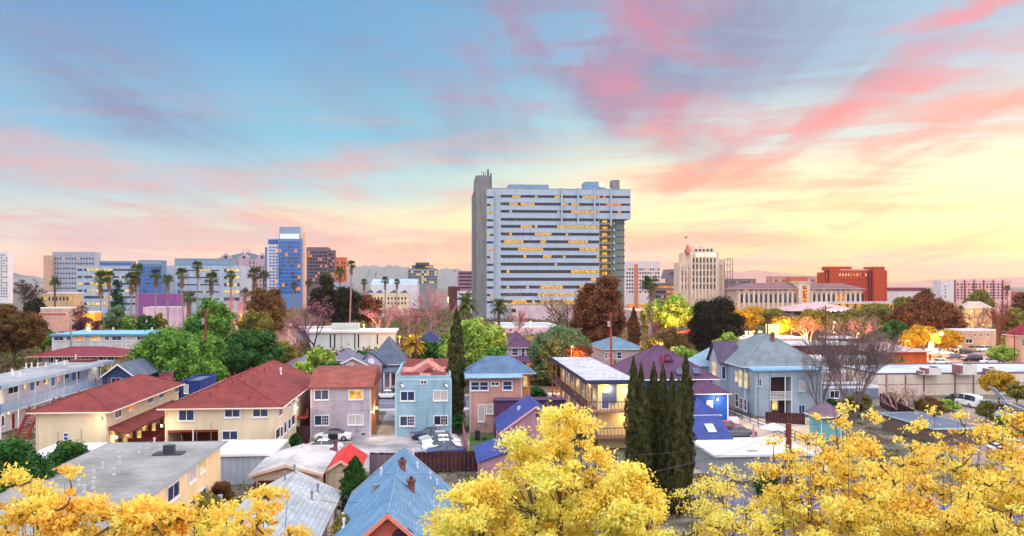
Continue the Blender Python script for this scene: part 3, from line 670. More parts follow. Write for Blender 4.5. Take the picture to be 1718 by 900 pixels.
# --- pink house with blue hip roof
PK = mat('salmon pink siding', (204,154,146), .85, 'siding')
b = Bld('house', 'salmon pink two storey house with slate blue hipped roof', 'house', XY(788.6,109.6), XY(875,109.6), 109.6, 114.8, 7.6, PK)
b.walls(trim=mat('pale grey trim', (190,196,208), .6)); SLB = mat('slate blue shingles', (92,120,156), .8, 'shingle'); 
m = MB(); x0, x1, y0, y1 = -b.w/2-.8, b.w/2+1.9, -.2, b.d+.8
m.mesh([(x0,y0,7.6),(x1,y0,7.6),(x1,y1,7.6),(x0,y1,7.6),(x0+3.2,3.0,9.6),(x1-3.2,3.0,9.6)], [(0,1,5,4),(1,2,5),(2,3,4,5),(3,0,4)], SLB); b.roof = b.part('roof', m); m = MB(); m.box(x0+.02,y0+.02,7.46,x1-.02,y1-.02,7.597,mat('pale grey trim')); b.part('eaves', m); b.rf = lambda x, y: 9.5
m = MB(); m.prism([(-.95, 7.05), (.02, 7.5), (.02, 7.57), (-.95, 7.12)][::-1], -b.w/2-.7, b.w/2+.1, mat('light blue metal roof', (120,164,200), .5, 'metalroof'), 'x'); b.part('lean_to_roof', m)
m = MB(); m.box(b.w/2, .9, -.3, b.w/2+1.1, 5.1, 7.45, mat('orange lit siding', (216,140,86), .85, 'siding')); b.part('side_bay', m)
WT = mat('bright white trim', (232,228,236), .5)
b.wpx('S', 790,641,804,655, fm=WT, style='h', gm=GLASS); b.wpx('S', 805,641,819,655, fm=WT, style='h'); b.wpx('S', 824,641.5,837,647, fm=WT); b.wpx('S', 843.6,640,859,654.5, fm=WT, style='h')
b.wpx('S', 802,680,813,707, fm=WT, style='', gm=BLIND); b.wpx('S', 816,679,827,694, fm=WT, style='h', gm=BLIND)
b.win('S', atY(881,639,b.y0+.9), .5, 1.3, LIT, 'h')

m = MB(); x = 1.6
for i in range(7): m.box(x+.5+i*.28, -1.6, 0, x+.5+i*.28+.28, -.4, 1.9-i*.27, mat('grey deck', (150,144,156), .8))
m.box(x-.8, -1.6, 1.75, x+.5, -.003, 1.9, mat('grey deck'))
for k in range(9): m.box(x-.8+k*.38, -1.62, max(.1,1.85-max(0,k-3)*.35), x-.76+k*.38, -1.58, max(1.0,2.8-max(0,k-3)*.35), WT)
b.part('back_stairs', m)
CL_PK = b
# --- purple shed + pink garage + blue roofed shed
VI = mat('dark violet boards', (92,58,92), .85, 'vboard')
b = Bld('shed', 'dark violet boarded shed with flat top behind the pink garage', 'shed', XY(831,104), XY(948,104), 104, 107.5, 4.75, VI)
b.walls(); m = MB(); m.prism([(-.2, 4.78), (3.7, 4.2), (3.7, 4.3), (-.2, 4.88)][::-1], -b.w/2-.2, b.w/2+.2, mat('dark blue shingles', (52,64,112), .8, 'shingle'), 'x'); b.part('roof', m)
DBL = mat('royal blue shingles', (58,74,150), .75, 'shingle')
PG = mat('dusty pink boards', (186,140,160), .85, 'vboard')
b = Bld('garage', 'dusty pink garage with royal blue gable roof and boarded opening', 'garage', XY(841,94), XY(957,94), 94, 103, 2.7, PG)
b.walls(); b.gable(2.75, DBL, .3, fascia=mat('pink trim', (212,160,176), .6))
b.wpx('S', 865, 720, 889, 744, gm=mat('plywood sheet', (190,140,112), .8), style='', fm=mat('dark brown frame', (70,38,44), .7), sill=False, name='garage_door')
b.wpx('S', 899.5, 692.5, 903, 699.5, gm=DARKM, style='', fm=DARKM, sill=False, name='gable_vent'); b.pipe(871,687,h=.3,r=.12)
b = Bld('shed', 'low shed with plain royal blue roof beside the yellow tree', 'shed', XY(801,88), XY(872,88), 80, 88, 2.3, PG)
b.walls(); m = MB(); m.prism([(-b.w/2-.4, 2.25), (-b.w/2-.4, 2.35), (b.w/2+.2, 4.0), (b.w/2+.2, 3.9)][::-1], -.2, b.d+.2, DBL, 'y'); b.part('roof', m)
m = MB(); m.prism([(-b.w/2, 2.3), (b.w/2, 2.3), (b.w/2, 3.88)], .01, b.d-.01, PG, 'y'); b.part('gable_wall', m)
# --- motel with galleries
MY = mat('motel yellow stucco', (226,204,150), .9, 'stucco', var=.05); NAVY = mat('navy fascia', (48,52,92), .6); RAIL = mat('brown railing', (88,60,78), .7)
b = Bld('motel', 'long two storey yellow motel with white flat roof, brown gallery railings and lit lamps', 'motel', XY(1003,98), XY(1056,98)+.6, 98, 129, 7.7, MY)
b.walls(); b.x0; hw = b.w/2
m = MB(); m.box(-hw-1.5, -.9, 7.7, hw+.3, 31.5, 7.9, NAVY, top=mat('silver roof coating', (184,186,198), .7, 'flatroof', var=.08)); b.roof = b.part('roof', m); b.rf = lambda x, y: 7.9
m = MB(); m.box(-hw-1.56, -.96, 7.5, -hw-1.5, 31.5, 8.0, NAVY); m.box(-hw-1.5, -.96, 7.5, hw+.3, -.9, 8.0, NAVY); b.part('roof_edge', m)
for z in (4.5, 1.5):
    m = MB(); m.box(-hw-1.4, -1.6, z-.18, -hw, 31, z, mat('gallery slab', (140,104,96), .8)); m.box(-hw, -1.6, z-.18, hw, 0-.002, z, mat('gallery slab'))
    for i in range(78): m.box(-hw-1.4, -1.6+i*.42, z+.05, -hw-1.36, -1.56+i*.42, z+1.05, RAIL)
    for i in range(18): m.box(-hw-1.3+i*.42, -1.6, z+.05, -hw-1.26+i*.42, -1.56, z+1.05, RAIL)
    m.box(-hw-1.42, -1.62, z+1.02, -hw-1.34, 31, z+1.12, RAIL); m.box(-hw-1.42, -1.62, z+1.02, hw, -1.54, z+1.12, RAIL); m.box(-hw-1.4, -1.6, z+.0, -hw-1.36, 31, z+.45, RAIL)
    b.part('gallery', m)
for i in range(8):
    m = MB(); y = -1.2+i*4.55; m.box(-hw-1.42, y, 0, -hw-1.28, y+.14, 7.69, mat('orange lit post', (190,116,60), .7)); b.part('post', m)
for z in (4.5, 1.5):
    for i in range(7):
        y = b.y0+2+i*4.3; b.win('W', Vector((b.x0, y, z+1.55)), 1.7, 1.15, GLASSD if i % 3 else LITP); 
        b.win('W', Vector((b.x0, y+1.9, z+1.05)), .9, 2.0, mat('red brown door'), '', name='door', sill=False)
b.part('meter_box', MB().box(-.9, -.3, 5.3, 0, -.003, 7.4, mat('blue grey box', (70,84,130), .6)))
b.win('S', Vector((b.o.x-1.3, b.y0, 5.55)), .9, 2.0, mat('blue grey box'), '', name='door', sill=False)
walllamp(b, Vector((b.o.x-1.0, b.y0-.12, 7.0)), 170, (1,.7,.25)); walllamp(b, Vector((b.o.x+1.1, b.y0-.12, 6.9)), 140, (1,.75,.3)); walllamp(b, Vector((b.o.x+1.0, b.y0-.12, 3.6)), 110, (1,.55,.2))
for y in (6, 14, 22): walllamp(b, Vector((b.x0-.2, b.y0+y, 6.9)), 60, (1,.7,.3)); walllamp(b, Vector((b.x0-.2, b.y0+y, 3.6)), 60, (1,.6,.2))
for p in ((960,606),(975,612),(992,612),(985,616),(998,617),(1006,630),(1018,633),(1028,631),(1038,635),(1022,628),(980,609)): b.pipe(*p, h=.5, r=.1)
m = MB(); 
for i in range(12): m.box(hw-1.2, -1.6-i*.28-.28, 4.35-i*.25, hw, -1.6-i*.28, 4.45-i*.25, RAIL)
m.box(hw-.05, -5, 1.3, hw, -1.6, 5.3, RAIL) if False else None
b.part('staircase', m)
# --- cobalt house with plum roof
CB = mat('cobalt blue siding', (36,84,176), .7, 'siding'); PLUM = mat('plum shingles', (98,66,102), .8, 'shingle', var=.12)
b = Bld('house', 'cobalt blue house with huge plum coloured hipped roof behind the cypresses', 'house', XY(1050,119), XY(1196,119), 119, 131.5, 5.6, CB)
b.walls(trim=WT); b.hip(4.5, PLUM, .8, axis='x', fascia=WT, ends=(1,1))
p = b.onroof(1117,602); m = MB(); m.prism([(-.9,-.3),(.9,-.3),(.6,.5),(0,.75),(-.6,.5)], -.9, 1.6, PLUM, 'y'); m.tube((0,-.95,.1),(0,-.9,.1),.26,.26,mat('dull rose attic glass',(150,70,100),.4),12); o = b.part('dormer', m, b.roof); o.location = p
for px, py in ((1140,628), (1168,627)):
    p = b.onroof(px, py); m = MB(); m.mesh([(-.5,-.45,-.1),(.5,-.45,-.1),(.5,.45,.55),(-.5,.45,.55),(-.5,-.45,.06),(.5,-.45,.06),(.5,.45,.76),(-.5,.45,.76)], [(4,5,6,7),(0,1,5,4),(1,2,6,5),(2,3,7,6),(3,0,4,7)], GLASS); o = b.part('skylight', m, b.roof); o.location = p
b.pipe(1112,617,h=1.8,r=.12,m=mat('red flue',(190,40,50),.6))
def wing(b, px0, px1, Y0, Y1, h, rise, nm, win=None, axis='y'):
    x0, x1 = XY(px0,Y0)-b.o.x, XY(px1,Y0)-b.o.x; y0, y1 = Y0-b.o.y, Y1-b.o.y
    m = MB(); m.box(x0, y0, -.3, x1, y1, h, CB)
    for x in (x0, x1): m.box(x-.08, y0-.04, 0, x+.08, y0+.1, h-.003, WT)
    m.box(x0-.5, y0-.5, h-.13, x1+.5, y1, h-.004+.01, WT); b.part('wing_wall', m)
    c = (x0+x1)/2; m = MB(); k = (x1-x0)/2+.5
    m.mesh([(x0-.5,y0-.5,h+.01),(x1+.5,y0-.5,h+.01),(x1+.5,y1,h+.01),(x0-.5,y1,h+.01),(c,y0-.5+k*.8,h+rise),(c,y1+.3,h+rise)], [(0,1,4),(1,2,5,4),(3,0,4,5),(2,3,5)], PLUM if nm != 2 else DBL); b.part('wing_roof', m)
wing(b, 1150, 1221, 116.6, 122, 3.8, 2.1, 1)
b.wpx('S', 1186, 673, 1195, 689, Y=116.55, fm=WT, style='', gm=BLIND)
walllamp(b, atY(1203, 670, 116.4)+Vector((0,-.1,0)), 160, (1,.85,.6))
wing(b, 1120, 1202, 96, 104, 4.1, 2.4, 2)
b.wpx('S', 1172, 703, 1184, 712, Y=95.95, fm=WT)
m = MB(); x0, x1 = XY(1150,88)-b.o.x, XY(1227,88)-b.o.x; y0, y1 = 88-b.o.y, 92.6-b.o.y
m.box(x0, y0, -.2, x1, y1, 2.4, CB); m.prism([(y0,2.4),(y1,2.4),(y1,4.1)], x0, x1, CB, 'x'); b.part('annex_wall', m)
m = MB(); m.prism([(y0-.3,2.42),(y1+.1,4.35),(y1+.1,4.47),(y0-.3,2.54)][::-1], x0-.2, x1+.25, DBL, 'x'); m.box(x0-.2, y0-.36, 2.35, x1+.25, y0-.302, 2.56, WT); ar = b.part('annex_roof', m)
p = b.L(atY(1192,727,89.9)); p.z = 2.54+(p.y-y0+.3)*.4124+.05; m = MB(); m.mesh([(-.45,-.7,-.29),(.45,-.7,-.29),(.45,.7,.29),(-.45,.7,.29),(-.45,-.7,-.19),(.45,-.7,-.19),(.45,.7,.39),(-.45,.7,.39)], [(4,5,6,7),(0,1,5,4),(1,2,6,5),(2,3,7,6),(3,0,4,7)], mat('white skylight',(214,224,240),.3)); o = b.part('skylight', m, ar); o.location = p
# --- grey blue Victorian
GB = mat('grey blue siding', (164,182,202), .85, 'siding'); GBT = mat('grey blue trim', (186,204,220), .6)
X0 = XY(1259,119.7)
b = Bld('house', 'tall grey blue Victorian house with steep slate roof, gabled bay and rear porches', 'house', X0, XY(1378,122), 122, 137, 7.0, GB)
b.walls(trim=GBT); b.hip(4.4, mat('grey slate shingles', (126,140,152), .85, 'shingle', var=.1), .7, axis='x', fascia=GBT)
hw = b.w/2; ya = -2.6
xa, xb, xc, xd = [XY(q,119.4)-b.o.x for q in (1266,1292,1328,1371)]
zb = ZY(1300,670,119.4); zt = ZY(1300,633,119.4); m = MB()
m.box(xa, ya, -.3, xb, -.002, 6.6, GB); m.box(xc, ya, -.3, xd, -.002, 6.6, GB); m.box(xb, ya, zt, xc, -.002, 6.6, GB); b.part('rear_extension', m)
m = MB(); m.prism([(ya-.4, 6.55), (-.72, 6.75), (-.72, 6.95), (ya-.4, 6.75)][::-1], xa-.4, xd+.4, mat('light blue metal roof'), 'x'); b.part('lean_to_roof', m)
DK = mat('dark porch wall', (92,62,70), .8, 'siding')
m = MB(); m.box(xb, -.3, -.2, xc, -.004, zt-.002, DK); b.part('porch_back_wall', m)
m = MB(); m.box(xb+.002, ya+.02, zb-.2, xc-.002, -.302, zb, GBT); m.box(xb, ya-.02, zb+1.0, xc, ya+.08, zb+1.1, WT)
for i in range(16): m.box(xb+.1+i*(xc-xb-.2)/15, ya+.01, zb, xb+.14+i*(xc-xb-.2)/15, ya+.06, zb+1.0, WT)
for i in range(4): m.box(xb, ya, zb+.15+i*.22, xc, ya+.05, zb+.2+i*.22, WT)
b.part('balcony', m)
for i, x in enumerate((xb-.02, (xb*.3+xc*.7), xc+.02)):
    m = MB(); m.box(x-.07, ya-.06, 0, x+.07, ya+.0, zt, WT); b.part('post', m)
b.win('S', Vector((b.o.x+(xb+xc)/2, b.y0-.3, 1.6)), .9, 1.9, LITP, '', name='door')
for r, gm in (((1234,624,1238,640), LITP), ((1240,622,1245.5,648), LITP), ((1249,627,1254,650), LITP)): b.wpx('W', *r, gm=gm, fm=WT, style='h')
for r, gm in (((1234,661,1239,683), GLASSD), ((1242,668,1246,687), MAROON), ((1248,670,1253,689), MAROON)): b.wpx('W', *r, gm=gm, fm=WT, style='h')
b.wpx('S', 1271, 636, 1277, 648, Y=119.4, fm=GBT); b.wpx('S', 1340, 640, 1350, 656, Y=119.4, fm=GBT, gm=BLIND); b.wpx('S', 1340, 680, 1350, 696, Y=119.4, fm=GBT)
m = MB(); y0, y1 = 7.5, 12.5; x = -hw
m.box(x-1.3, y0, -.2, x-.002, y1, 7.2, GB); m.prism([(y0,7.2),(y1,7.2),((y0+y1)/2,9.8)], x-1.3, x+1, GB, 'x'); b.part('bay', m)
m = MB(); sl = mat('violet slate shingles', (92,80,110), .85, 'shingle')
m.prism([(y0-.5,6.75),((y0+y1)/2,9.9),((y0+y1)/2,10.1),(y0-.5,6.95)], x-1.7, x+2.2, sl, 'x'); m.prism([((y0+y1)/2+.001,9.9),(y1+.5,6.75),(y1+.5,6.95),((y0+y1)/2+.001,10.1)], x-1.7, x+2.2, sl, 'x'); b.part('bay_roof', m)
b.win('W', Vector((b.x0-1.3, b.y0+10, 5.3)), 1.6, 2.6, LITP, 'vh', fm=WT); b.win('W', Vector((b.x0-1.3, b.y0+10, 2.0)), 1.4, 1.8, GLASS, 'v', fm=WT); b.win('S', Vector((b.x0-.65, b.y0+7.5, 5.3)), .6, 1.9, GLASS, '', fm=WT)
m = MB(); m.box(-hw-2.6, 15, -.2, -hw+3, 22, 5.6, GB); m.mesh([(-hw-3.1,14.5,5.6),(-hw+3,14.5,5.6),(-hw+3,22.5,5.6),(-hw-3.1,22.5,5.6),(-hw+1,17,8.3),(-hw+1,20,8.3)], [(0,1,4),(1,2,5,4),(2,3,5),(3,0,4,5)], mat('pale blue shingles', (136,170,196), .85, 'shingle')); b.part('front_wing', m)
b.chim(1296,572,.5,1.0); b.chim(1256,566,.6,.9, DARKM)
for x in (xa+.5, xa+2.2): b.part('downpipe', MB().tube((x, ya-.1, 0), (x, ya-.1, 6.5), .05, .05, mat('grey metal'), 6))

def clutter(b, seed, n=3):
    rs = random.Random(seed); BX = mat('grey meter box', (150,150,158), .6)
    for i in range(n):
        x = rs.uniform(-b.w/2+.6, b.w/2-.6); z = rs.uniform(.5, 1.3); m = MB(); w, h = rs.uniform(.2,.4), rs.uniform(.3,.55)
        m.box(x-w/2, -.16, z, x+w/2, -.003, z+h, BX); m.tube((x, -.05, z+h), (x, -.05, min(b.h-.3, z+h+rs.uniform(.8,3))), .025, .025, BX, 5); m.build('meter_box', b.r)
for q_, sd in ((CL_LAV,1),(CL_PB,2),(CL_PK,3),(CL_A,14),(CL_B,6),(b,9)): clutter(q_, sd)
# ============================================================ middle distance
SW_ = MB
SIMPLE = {}
def swin(w, h, m, key=''):
    k = (round(w,1), round(h,1), m.name)
    if k not in SIMPLE:
        b = MB(); b.box(-w/2, -.06, -h/2, w/2, 0, h/2, m); SIMPLE[k] = b.data('window')
    return SIMPLE[k]
def wgrid(b, face, x0, x1, y0, y1, nx, ny, fw, fh, mats, rnd, Y=None, X=None, fixed=None, name='window'):
    """a grid of windows inside a picture rectangle on one wall; fw/fh: share of each bay that is glass"""
    if face == 'S': A, Bb = atY(x0, y0, Y or b.y0), atY(x1, y1, Y or b.y0)
    else:
        X = X if X is not None else (b.x1 if face == 'E' else b.x0); cy = (y0+y1)/2
        A, Bb = atX(x0, cy, X), atX(x1, cy, X); xm = (x0+x1)/2; A.z = atX(xm, y0, X).z; Bb.z = atX(xm, y1, X).z
    for j in range(ny):
        for i in range(nx):
            u = (i+.5)/nx; v = (j+.5)/ny; p = A.lerp(Bb, u); p.z = A.z+(Bb.z-A.z)*v
            W = abs((Bb.x-A.x) if face == 'S' else (Bb.y-A.y))/nx*fw; Hh = abs(Bb.z-A.z)/ny*fh
            m = rnd.choices([q[0] for q in mats], [q[1] for q in mats])[0]
            q = b.L(p); put(name, swin(W, Hh, m), b.r, q, FACE[face])
def band(b, face, x0, x1, y, hpx, m, Y=None, name='window_band', rnd=None, lit=None, p=.3, mul=1.6):
    """one ribbon of glass with lit and dark stretches"""
    A = atY(x0, y-hpx/2, Y or b.y0); Bb = atY(x1, y+hpx/2, Y or b.y0); w = Bb.x-A.x; h = A.z-Bb.z; k = MB()
    n = max(1, int(w/1.5)); st = False
    for i in range(n):
        if rnd and rnd.random() < .28: st = rnd.random() < p
        k.box(w*i/n+.05, -.08, -h, w*(i+1)/n-.05, 0, 0, ((lit if st else m) if (not rnd or rnd.random() < .93) else rnd.choice([BLIND, GLASS, GLASSD])) if lit else m)
    k.box(0, -.05, -h*1.02, w, -.001, .02, mat('window band frame', (58,70,100), .5))
    return b.part(name, k).__setattr__('location', b.L(A))
rn = random.Random(11)
# --- white motel with blue roof, red roofed low motel
b = Bld('apartment_block', 'long white two storey block with sky blue roof edge and lit orange windows', 'apartment block', XY(87,205), XY(312,205), 205, 222, 7.2, mat('white stucco'))
b.walls(); b.flat(mat('sky blue roof coating', (132,186,220), .7, 'flatroof'), 0, mat('sky blue fascia', (84,150,204), .6), .5, .3)
for x0, x1, gm in ((90.5,107,GLASS),(112,119,GLASSD),(126,142,LITO),(152,168,LIT),(176,183,GLASSD),(188,204,GLASS),(212,228,BLIND),(230,242,GLASS),(248,264,GLASS),(275,290,GLASS)): b.wpx('S', x0, 560, x1, 566.5, gm=gm)
for x0, x1 in ((188,204),(212,228),(248,264),(275,290)): b.wpx('S', x0, 577.5, x1, 584, gm=BLIND)
for p in ((190,552),(255,551),(290,551)): b.pipe(*p, h=.5, r=.15)
b = Bld('motel', 'low motel with wide maroon tiled roof in front of the long white block', 'motel', XY(62,182), XY(198,182), 182, 192, 4.4, mat('tan motel wall', (196,166,130), .9, 'stucco'))
b.walls(); b.hip(1.5, mat('maroon tiles', (140,48,66), .75, 'tile'), 1.5, axis='x', fascia=FASC)
for i in range(9): b.win('S', atY(70+i*14.5, 594, 182), 1.3, 1.2, GLASSD if i % 3 else GLASS)
for i in range(4): b.win('S', atY(77+i*31, 596, 182), .9, 2.0, mat('red brown door'), '', name='door', sill=False)
# --- cottages left of middle
def cottage(label, px0, px1, Y, dep, yeave, ytop, wall, roof, kind='hip', wins=(), axis=None, name='house', cat='house', over=.5, gm=None, chim=None, door=None, fascia=None):
    if px0 > 900: dep = max(5, min(dep, .35*(px1-px0)/(px0-742)*Y))
    h = ZY((px0+px1)/2, yeave, Y); b = Bld(name, label, cat, XY(px0,Y), XY(px1,Y), Y, Y+dep, h, wall); b.walls()
    Yr = Y+dep/2 if kind == 'hip' else (Y+dep/2 if axis == 'x' else Y)
    rise = max(.6, ZY((px0+px1)/2, ytop, Yr)-h)
    if kind == 'hip': b.hip(rise, roof, over, axis=axis, fascia=fascia)
    elif kind == 'gable': b.gable(rise, roof, over, axis or 'y', gm=gm, fascia=fascia)
    elif kind == 'flat': b.flat(roof, .35 if h > 2 else 0)
    for w in wins: b.wpx(w[0], *w[1:5], gm=(w[5] if len(w) > 5 else GLASS), style=(w[6] if len(w) > 6 else 'h'))
    if chim: b.chim(chim[0], chim[1], .7, .9)
    return b
GS = mat('blue grey shingles', (96,110,134), .85, 'shingle'); NB = mat('dark blue siding', (46,70,112), .8, 'siding')
b = cottage('dark blue cottage with slate gable roof behind the white balcony block', 172, 226, 137.5-2, 12, 632, 612, NB, GS, 'gable', axis='y')
b.wpx('S', 187, 633, 202, 643, gm=GLASSD, fm=mat('pale blue trim', (130,170,210), .6)); b.wpx('S', 205, 636, 214, 644, gm=GLASSD, fm=mat('pale blue trim'))
cottage('small deep blue cottage glimpsed under the leafy green tree', 303, 336, 128, 9, 643, 634, mat('deep blue wall', (34,54,130), .7, 'siding'), GS, 'flat', ((('S'),309,646,316,660,BLIND),))
b = Bld('house', 'mauve roofed cottage with small lit porch beyond the red roof', 'house', XY(462,150), XY(498,150), 150, 162, 3.2, mat('pale mauve wall', (190,170,184), .85, 'siding'))
b.walls(); b.gable(2.0, mat('mauve shingles', (128,104,124), .85, 'shingle'), .5, 'y'); b.wpx('S',473,617,480,627,gm=LITP); b.wpx('S',486,616,492,626); walllamp(b, atY(462.5,615.5,149.8)+Vector((0,-.2,0)), 160)
cottage('turquoise cottage with pale hipped roof half hidden by the lime green tree', 490, 540, 163, 11, 610, 592, mat('turquoise siding', (70,140,176), .8, 'siding'), mat('grey violet shingles', (124,122,148), .85, 'shingle'), 'hip', (('S',497,612,505,620),('S',515,612,523,620)))
cottage('salmon gabled house with grey violet roof just behind the terracotta roof', 560, 624, 148.5, 9, 617, 601, mat('salmon pink siding'), mat('grey violet shingles'), 'gable', (('S',581,608,586,613,BLIND),('S',588,608,593,613,BLIND)), axis='y')
cottage('grey violet roofed cottage behind the salmon gable', 560, 592, 172, 10, 604, 586, mat('pale mauve wall'), mat('grey violet shingles'), 'hip')
# Victorian cottage with porch across the street
b = Bld('house', 'small Victorian house with steep grey roof, arched gable, white porch and green steps', 'house', XY(622,153), XY(673,153), 153, 166, 4.9, mat('lilac siding', (176,164,190), .85, 'siding'))
b.walls(trim=WHITE); b.hip(4.3, mat('blue grey shingles'), .6, axis='y', fascia=WHITE)
m = MB(); m.prism([(-4.9,4.9),(-.2,4.9),(-2.5,6.9)], -1.4, 3, mat('lilac siding'), 'y'); m.prism([(-5.3,4.7),(-2.5,7.1),(-2.5,7.3),(-5.3,4.95)], -1.7, 4, mat('blue grey shingles'), 'y'); m.prism([(-2.499,7.1),(.2,4.7),(.2,4.95),(-2.499,7.3)], -1.7, 4, mat('blue grey shingles'), 'y'); m.box(-4.4,-1.4,-.2,-.6,0,4.9,mat('lilac siding')); b.part('bay', m)
m = MB(); m.tube((-2.5,-1.5,5.5),(-2.5,-1.42,5.5),.6,.6,WHITE,12); b.part('round_vent', m)
m = MB(); m.prism([(-2.6,3.6),(.02,4.3),(.02,4.45),(-2.6,3.75)][::-1], -.4, 3.4, mat('blue grey shingles'), 'x'); b.part('porch_roof', m)
for x in (-.2, .9, 1.9, 3.1): m = MB(); m.tube((x,-2.4,.9),(x,-2.4,3.62),.12,.12,WHITE,8); b.part('porch_post', m)
m = MB(); GN = mat('dark green steps', (26,84,70), .7)
m.box(-.4,-2.6,-.1,3.4,-.002,.95,mat('lilac siding'))
for i in range(5): m.box(.95, -3.0-i*.35, 0, 2.2, -2.65-i*.35, .9-i*.18, GN)
b.part('porch_steps', m)
b.win('S', Vector((b.o.x+1.5, b.y0, 2.1)), 1.0, 2.2, mat('red brown door'), '', name='door', sill=False); b.win('S', Vector((b.o.x-2.5, b.y0-1.4, 2.6)), 1.5, 1.7, GLASSD, 'h'); 
cottage('little grey house with twin dormers behind the Victorian porch', 612, 640, 178, 10, 601, 592, mat('pale mauve wall'), mat('blue grey shingles'), 'hip', (('S',618,596,622,600),))
# modern white hall with slit windows
b = Bld('office_building', 'low white modern hall with paired dark slit windows and flat roof', 'office building', XY(520,225), XY(661,225), 225, 237, ZY(600,558,225), mat('cool white panels', (186,198,206), .8, 'stucco', var=.05))
b.walls(); b.flat(mat('white roof sheet'), 0, mat('pale fascia', (206,208,220), .6), .6, .4)
for x0, x1 in ((553,555.8),(560,563),(594,596.6),(600,603),(632,634.5),(572,573)): b.wpx('S', x0, 561, x1, 584 if x0 < 630 else 578, gm=GLASSD, style='', fm=mat('pale fascia'), sill=False)
b.part('roof_plant', MB().box(-b.w/2+5, 4, b.h+.4, -b.w/2+12, 9, b.h+2.1, mat('pale green grey box', (170,178,176), .8)))
lamp('lamp_light', b.r, (0, -3, 2), 40, (1,.75,.4))
cottage('small blue roofed house with white gables near the twin orange lamps', 700, 742, 232, 12, 575, 556, mat('pale blue wall', (150,176,204), .85, 'siding'), mat('indigo shingles', (52,62,112), .85, 'shingle'), 'hip', (('S',722,573,727,577,GLASSD),('S',729,573,734,577,GLASSD)))
cottage('teal boarded shed beside the tall lone cypress', 736, 757, 190, 6, 589, 582, mat('teal boards', (70,160,176), .8, 'siding'), mat('pale teal roof', (130,196,206), .7), 'flat')
# plum house beyond street
b = cottage('mauve two storey house with plum hipped roof beyond the pink house', 853, 892, 172, 13, 583, 558, mat('lilac siding'), PLUM, 'hip', (('S',859,585,869,597),('S',875,585,880,600,GLASS),('S',883,585,888,597)), axis='x')
b.gr = None
m = MB(); m.prism([(-3,3.4),(.02,4.4),(.02,4.6),(-3,3.6)][::-1], -b.w/2-.3, b.w/2+1.6, PLUM, 'x'); m.box(-b.w/2, -2.9, -.1, b.w/2+1.2, -.003, .6, mat('lilac siding')); b.part('porch_roof', m)
b.win('S', Vector((b.x1-.4, b.y0, 2.4)), 1.5, 1.6, LITO)
cottage('pinkish cottage with grey blue roof between the utility pole and the motel roof', 1014, 1082, 176, 16, 586, 566, mat('rose grey stucco', (186,166,172), .9, 'stucco'), mat('grey blue shingles', (108,136,160), .85, 'shingle'), 'hip', (('S',1035,591,1043,602,GLASS),('W',1016,592,1019,602),('W',1022,592,1025,601)), axis='y')
cottage('mauve roofed shed tucked behind the plum roof', 1153, 1206, 205, 10, 573, 561, mat('rose grey stucco'), mat('violet shingles', (96,76,110), .85, 'shingle'), 'gable', (('S',1162,575,1166,582),), axis='x')
cottage('red roofed shop glowing under sodium light', 1148, 1176, 262, 12, 560, 553, mat('rose grey stucco'), mat('bright red roof felt'), 'hip')
# white flat roofed commercial roofs
RW = mat('silver roof coating')
def shop(label, px0, px1, Y, ytopf, ytopb, wall, roof, name='commercial_building', cat='commercial building', par=.4):
    z = ZY((px0+px1)/2, ytopf, Y); t = (z-H)/((HY-ytopb)/F); dep = max(6, t*CT-Y); dep = max(6, min(dep, .22*(px1-px0)/max(1, abs((px0 if px0 > 742 else px1)-742))*Y)); b = Bld(name, label, cat, XY(px0,Y), XY(px1,Y), Y, Y+dep, z-(par or 0), wall); b.walls(); b.flat(roof, par, WHITE if par else None); return b
b = shop('long low building with pale blue roof and rooftop ducts behind the Victorian house', 1232, 1350, 232, 567, 556, mat('rose grey stucco'), mat('pale blue roofing', (170,190,214), .7, 'flatroof'))
for x, y in ((1252,560),(1276,556),(1260,563)): b.pipe(x, y, h=1.2, r=.4)
m = MB(); m.box(0,0,0,3,3,3.2,mat('pale green grey box')); o = b.part('roof_plant', m, b.roof); o.location = b.onroof(1291,558)
b = shop('brown walled building with long pale roof behind the bare tree', 1305, 1440, 196, 577, 569, mat('oxblood boards', (92,44,60), .85, 'vboard'), RW)
b = shop('long building with white roof and rose grey wall beside the Victorian house', 1330, 1478, 168, 602, 589, mat('rose grey stucco'), mat('white roof sheet'))
b = shop('slate roofed hall seen through the bare branches', 1390, 1440, 215, 566, 558, mat('oxblood boards'), mat('blue grey shingles'))
b = Bld('commercial_building', 'long cream commercial building with brown pilasters and rooftop machines, right of the bare tree', 'commercial building', XY(1472,140), XY(1900,140), 140, 157, 3.6, mat('ivory panel wall', (208,196,186), .85, 'stucco', var=.06))
b.walls(); b.flat(mat('white blue roofing', (190,202,220), .7, 'flatroof', var=.12), .3, mat('mauve coping', (126,92,110), .7))
PIL = mat('mauve brown pilaster', (140,98,104), .8)
for x in (1487,1519,1550,1602,1633,1690,1740): b.part('pilaster', MB().box(XY(x,140)-b.o.x-.12, -.12, 0, XY(x,140)-b.o.x+.12, -.002, 3.6, PIL))
b.part('panel_joint', MB().box(-b.w/2, -.05, 1.9, b.w/2, -.003, 1.98, PIL))
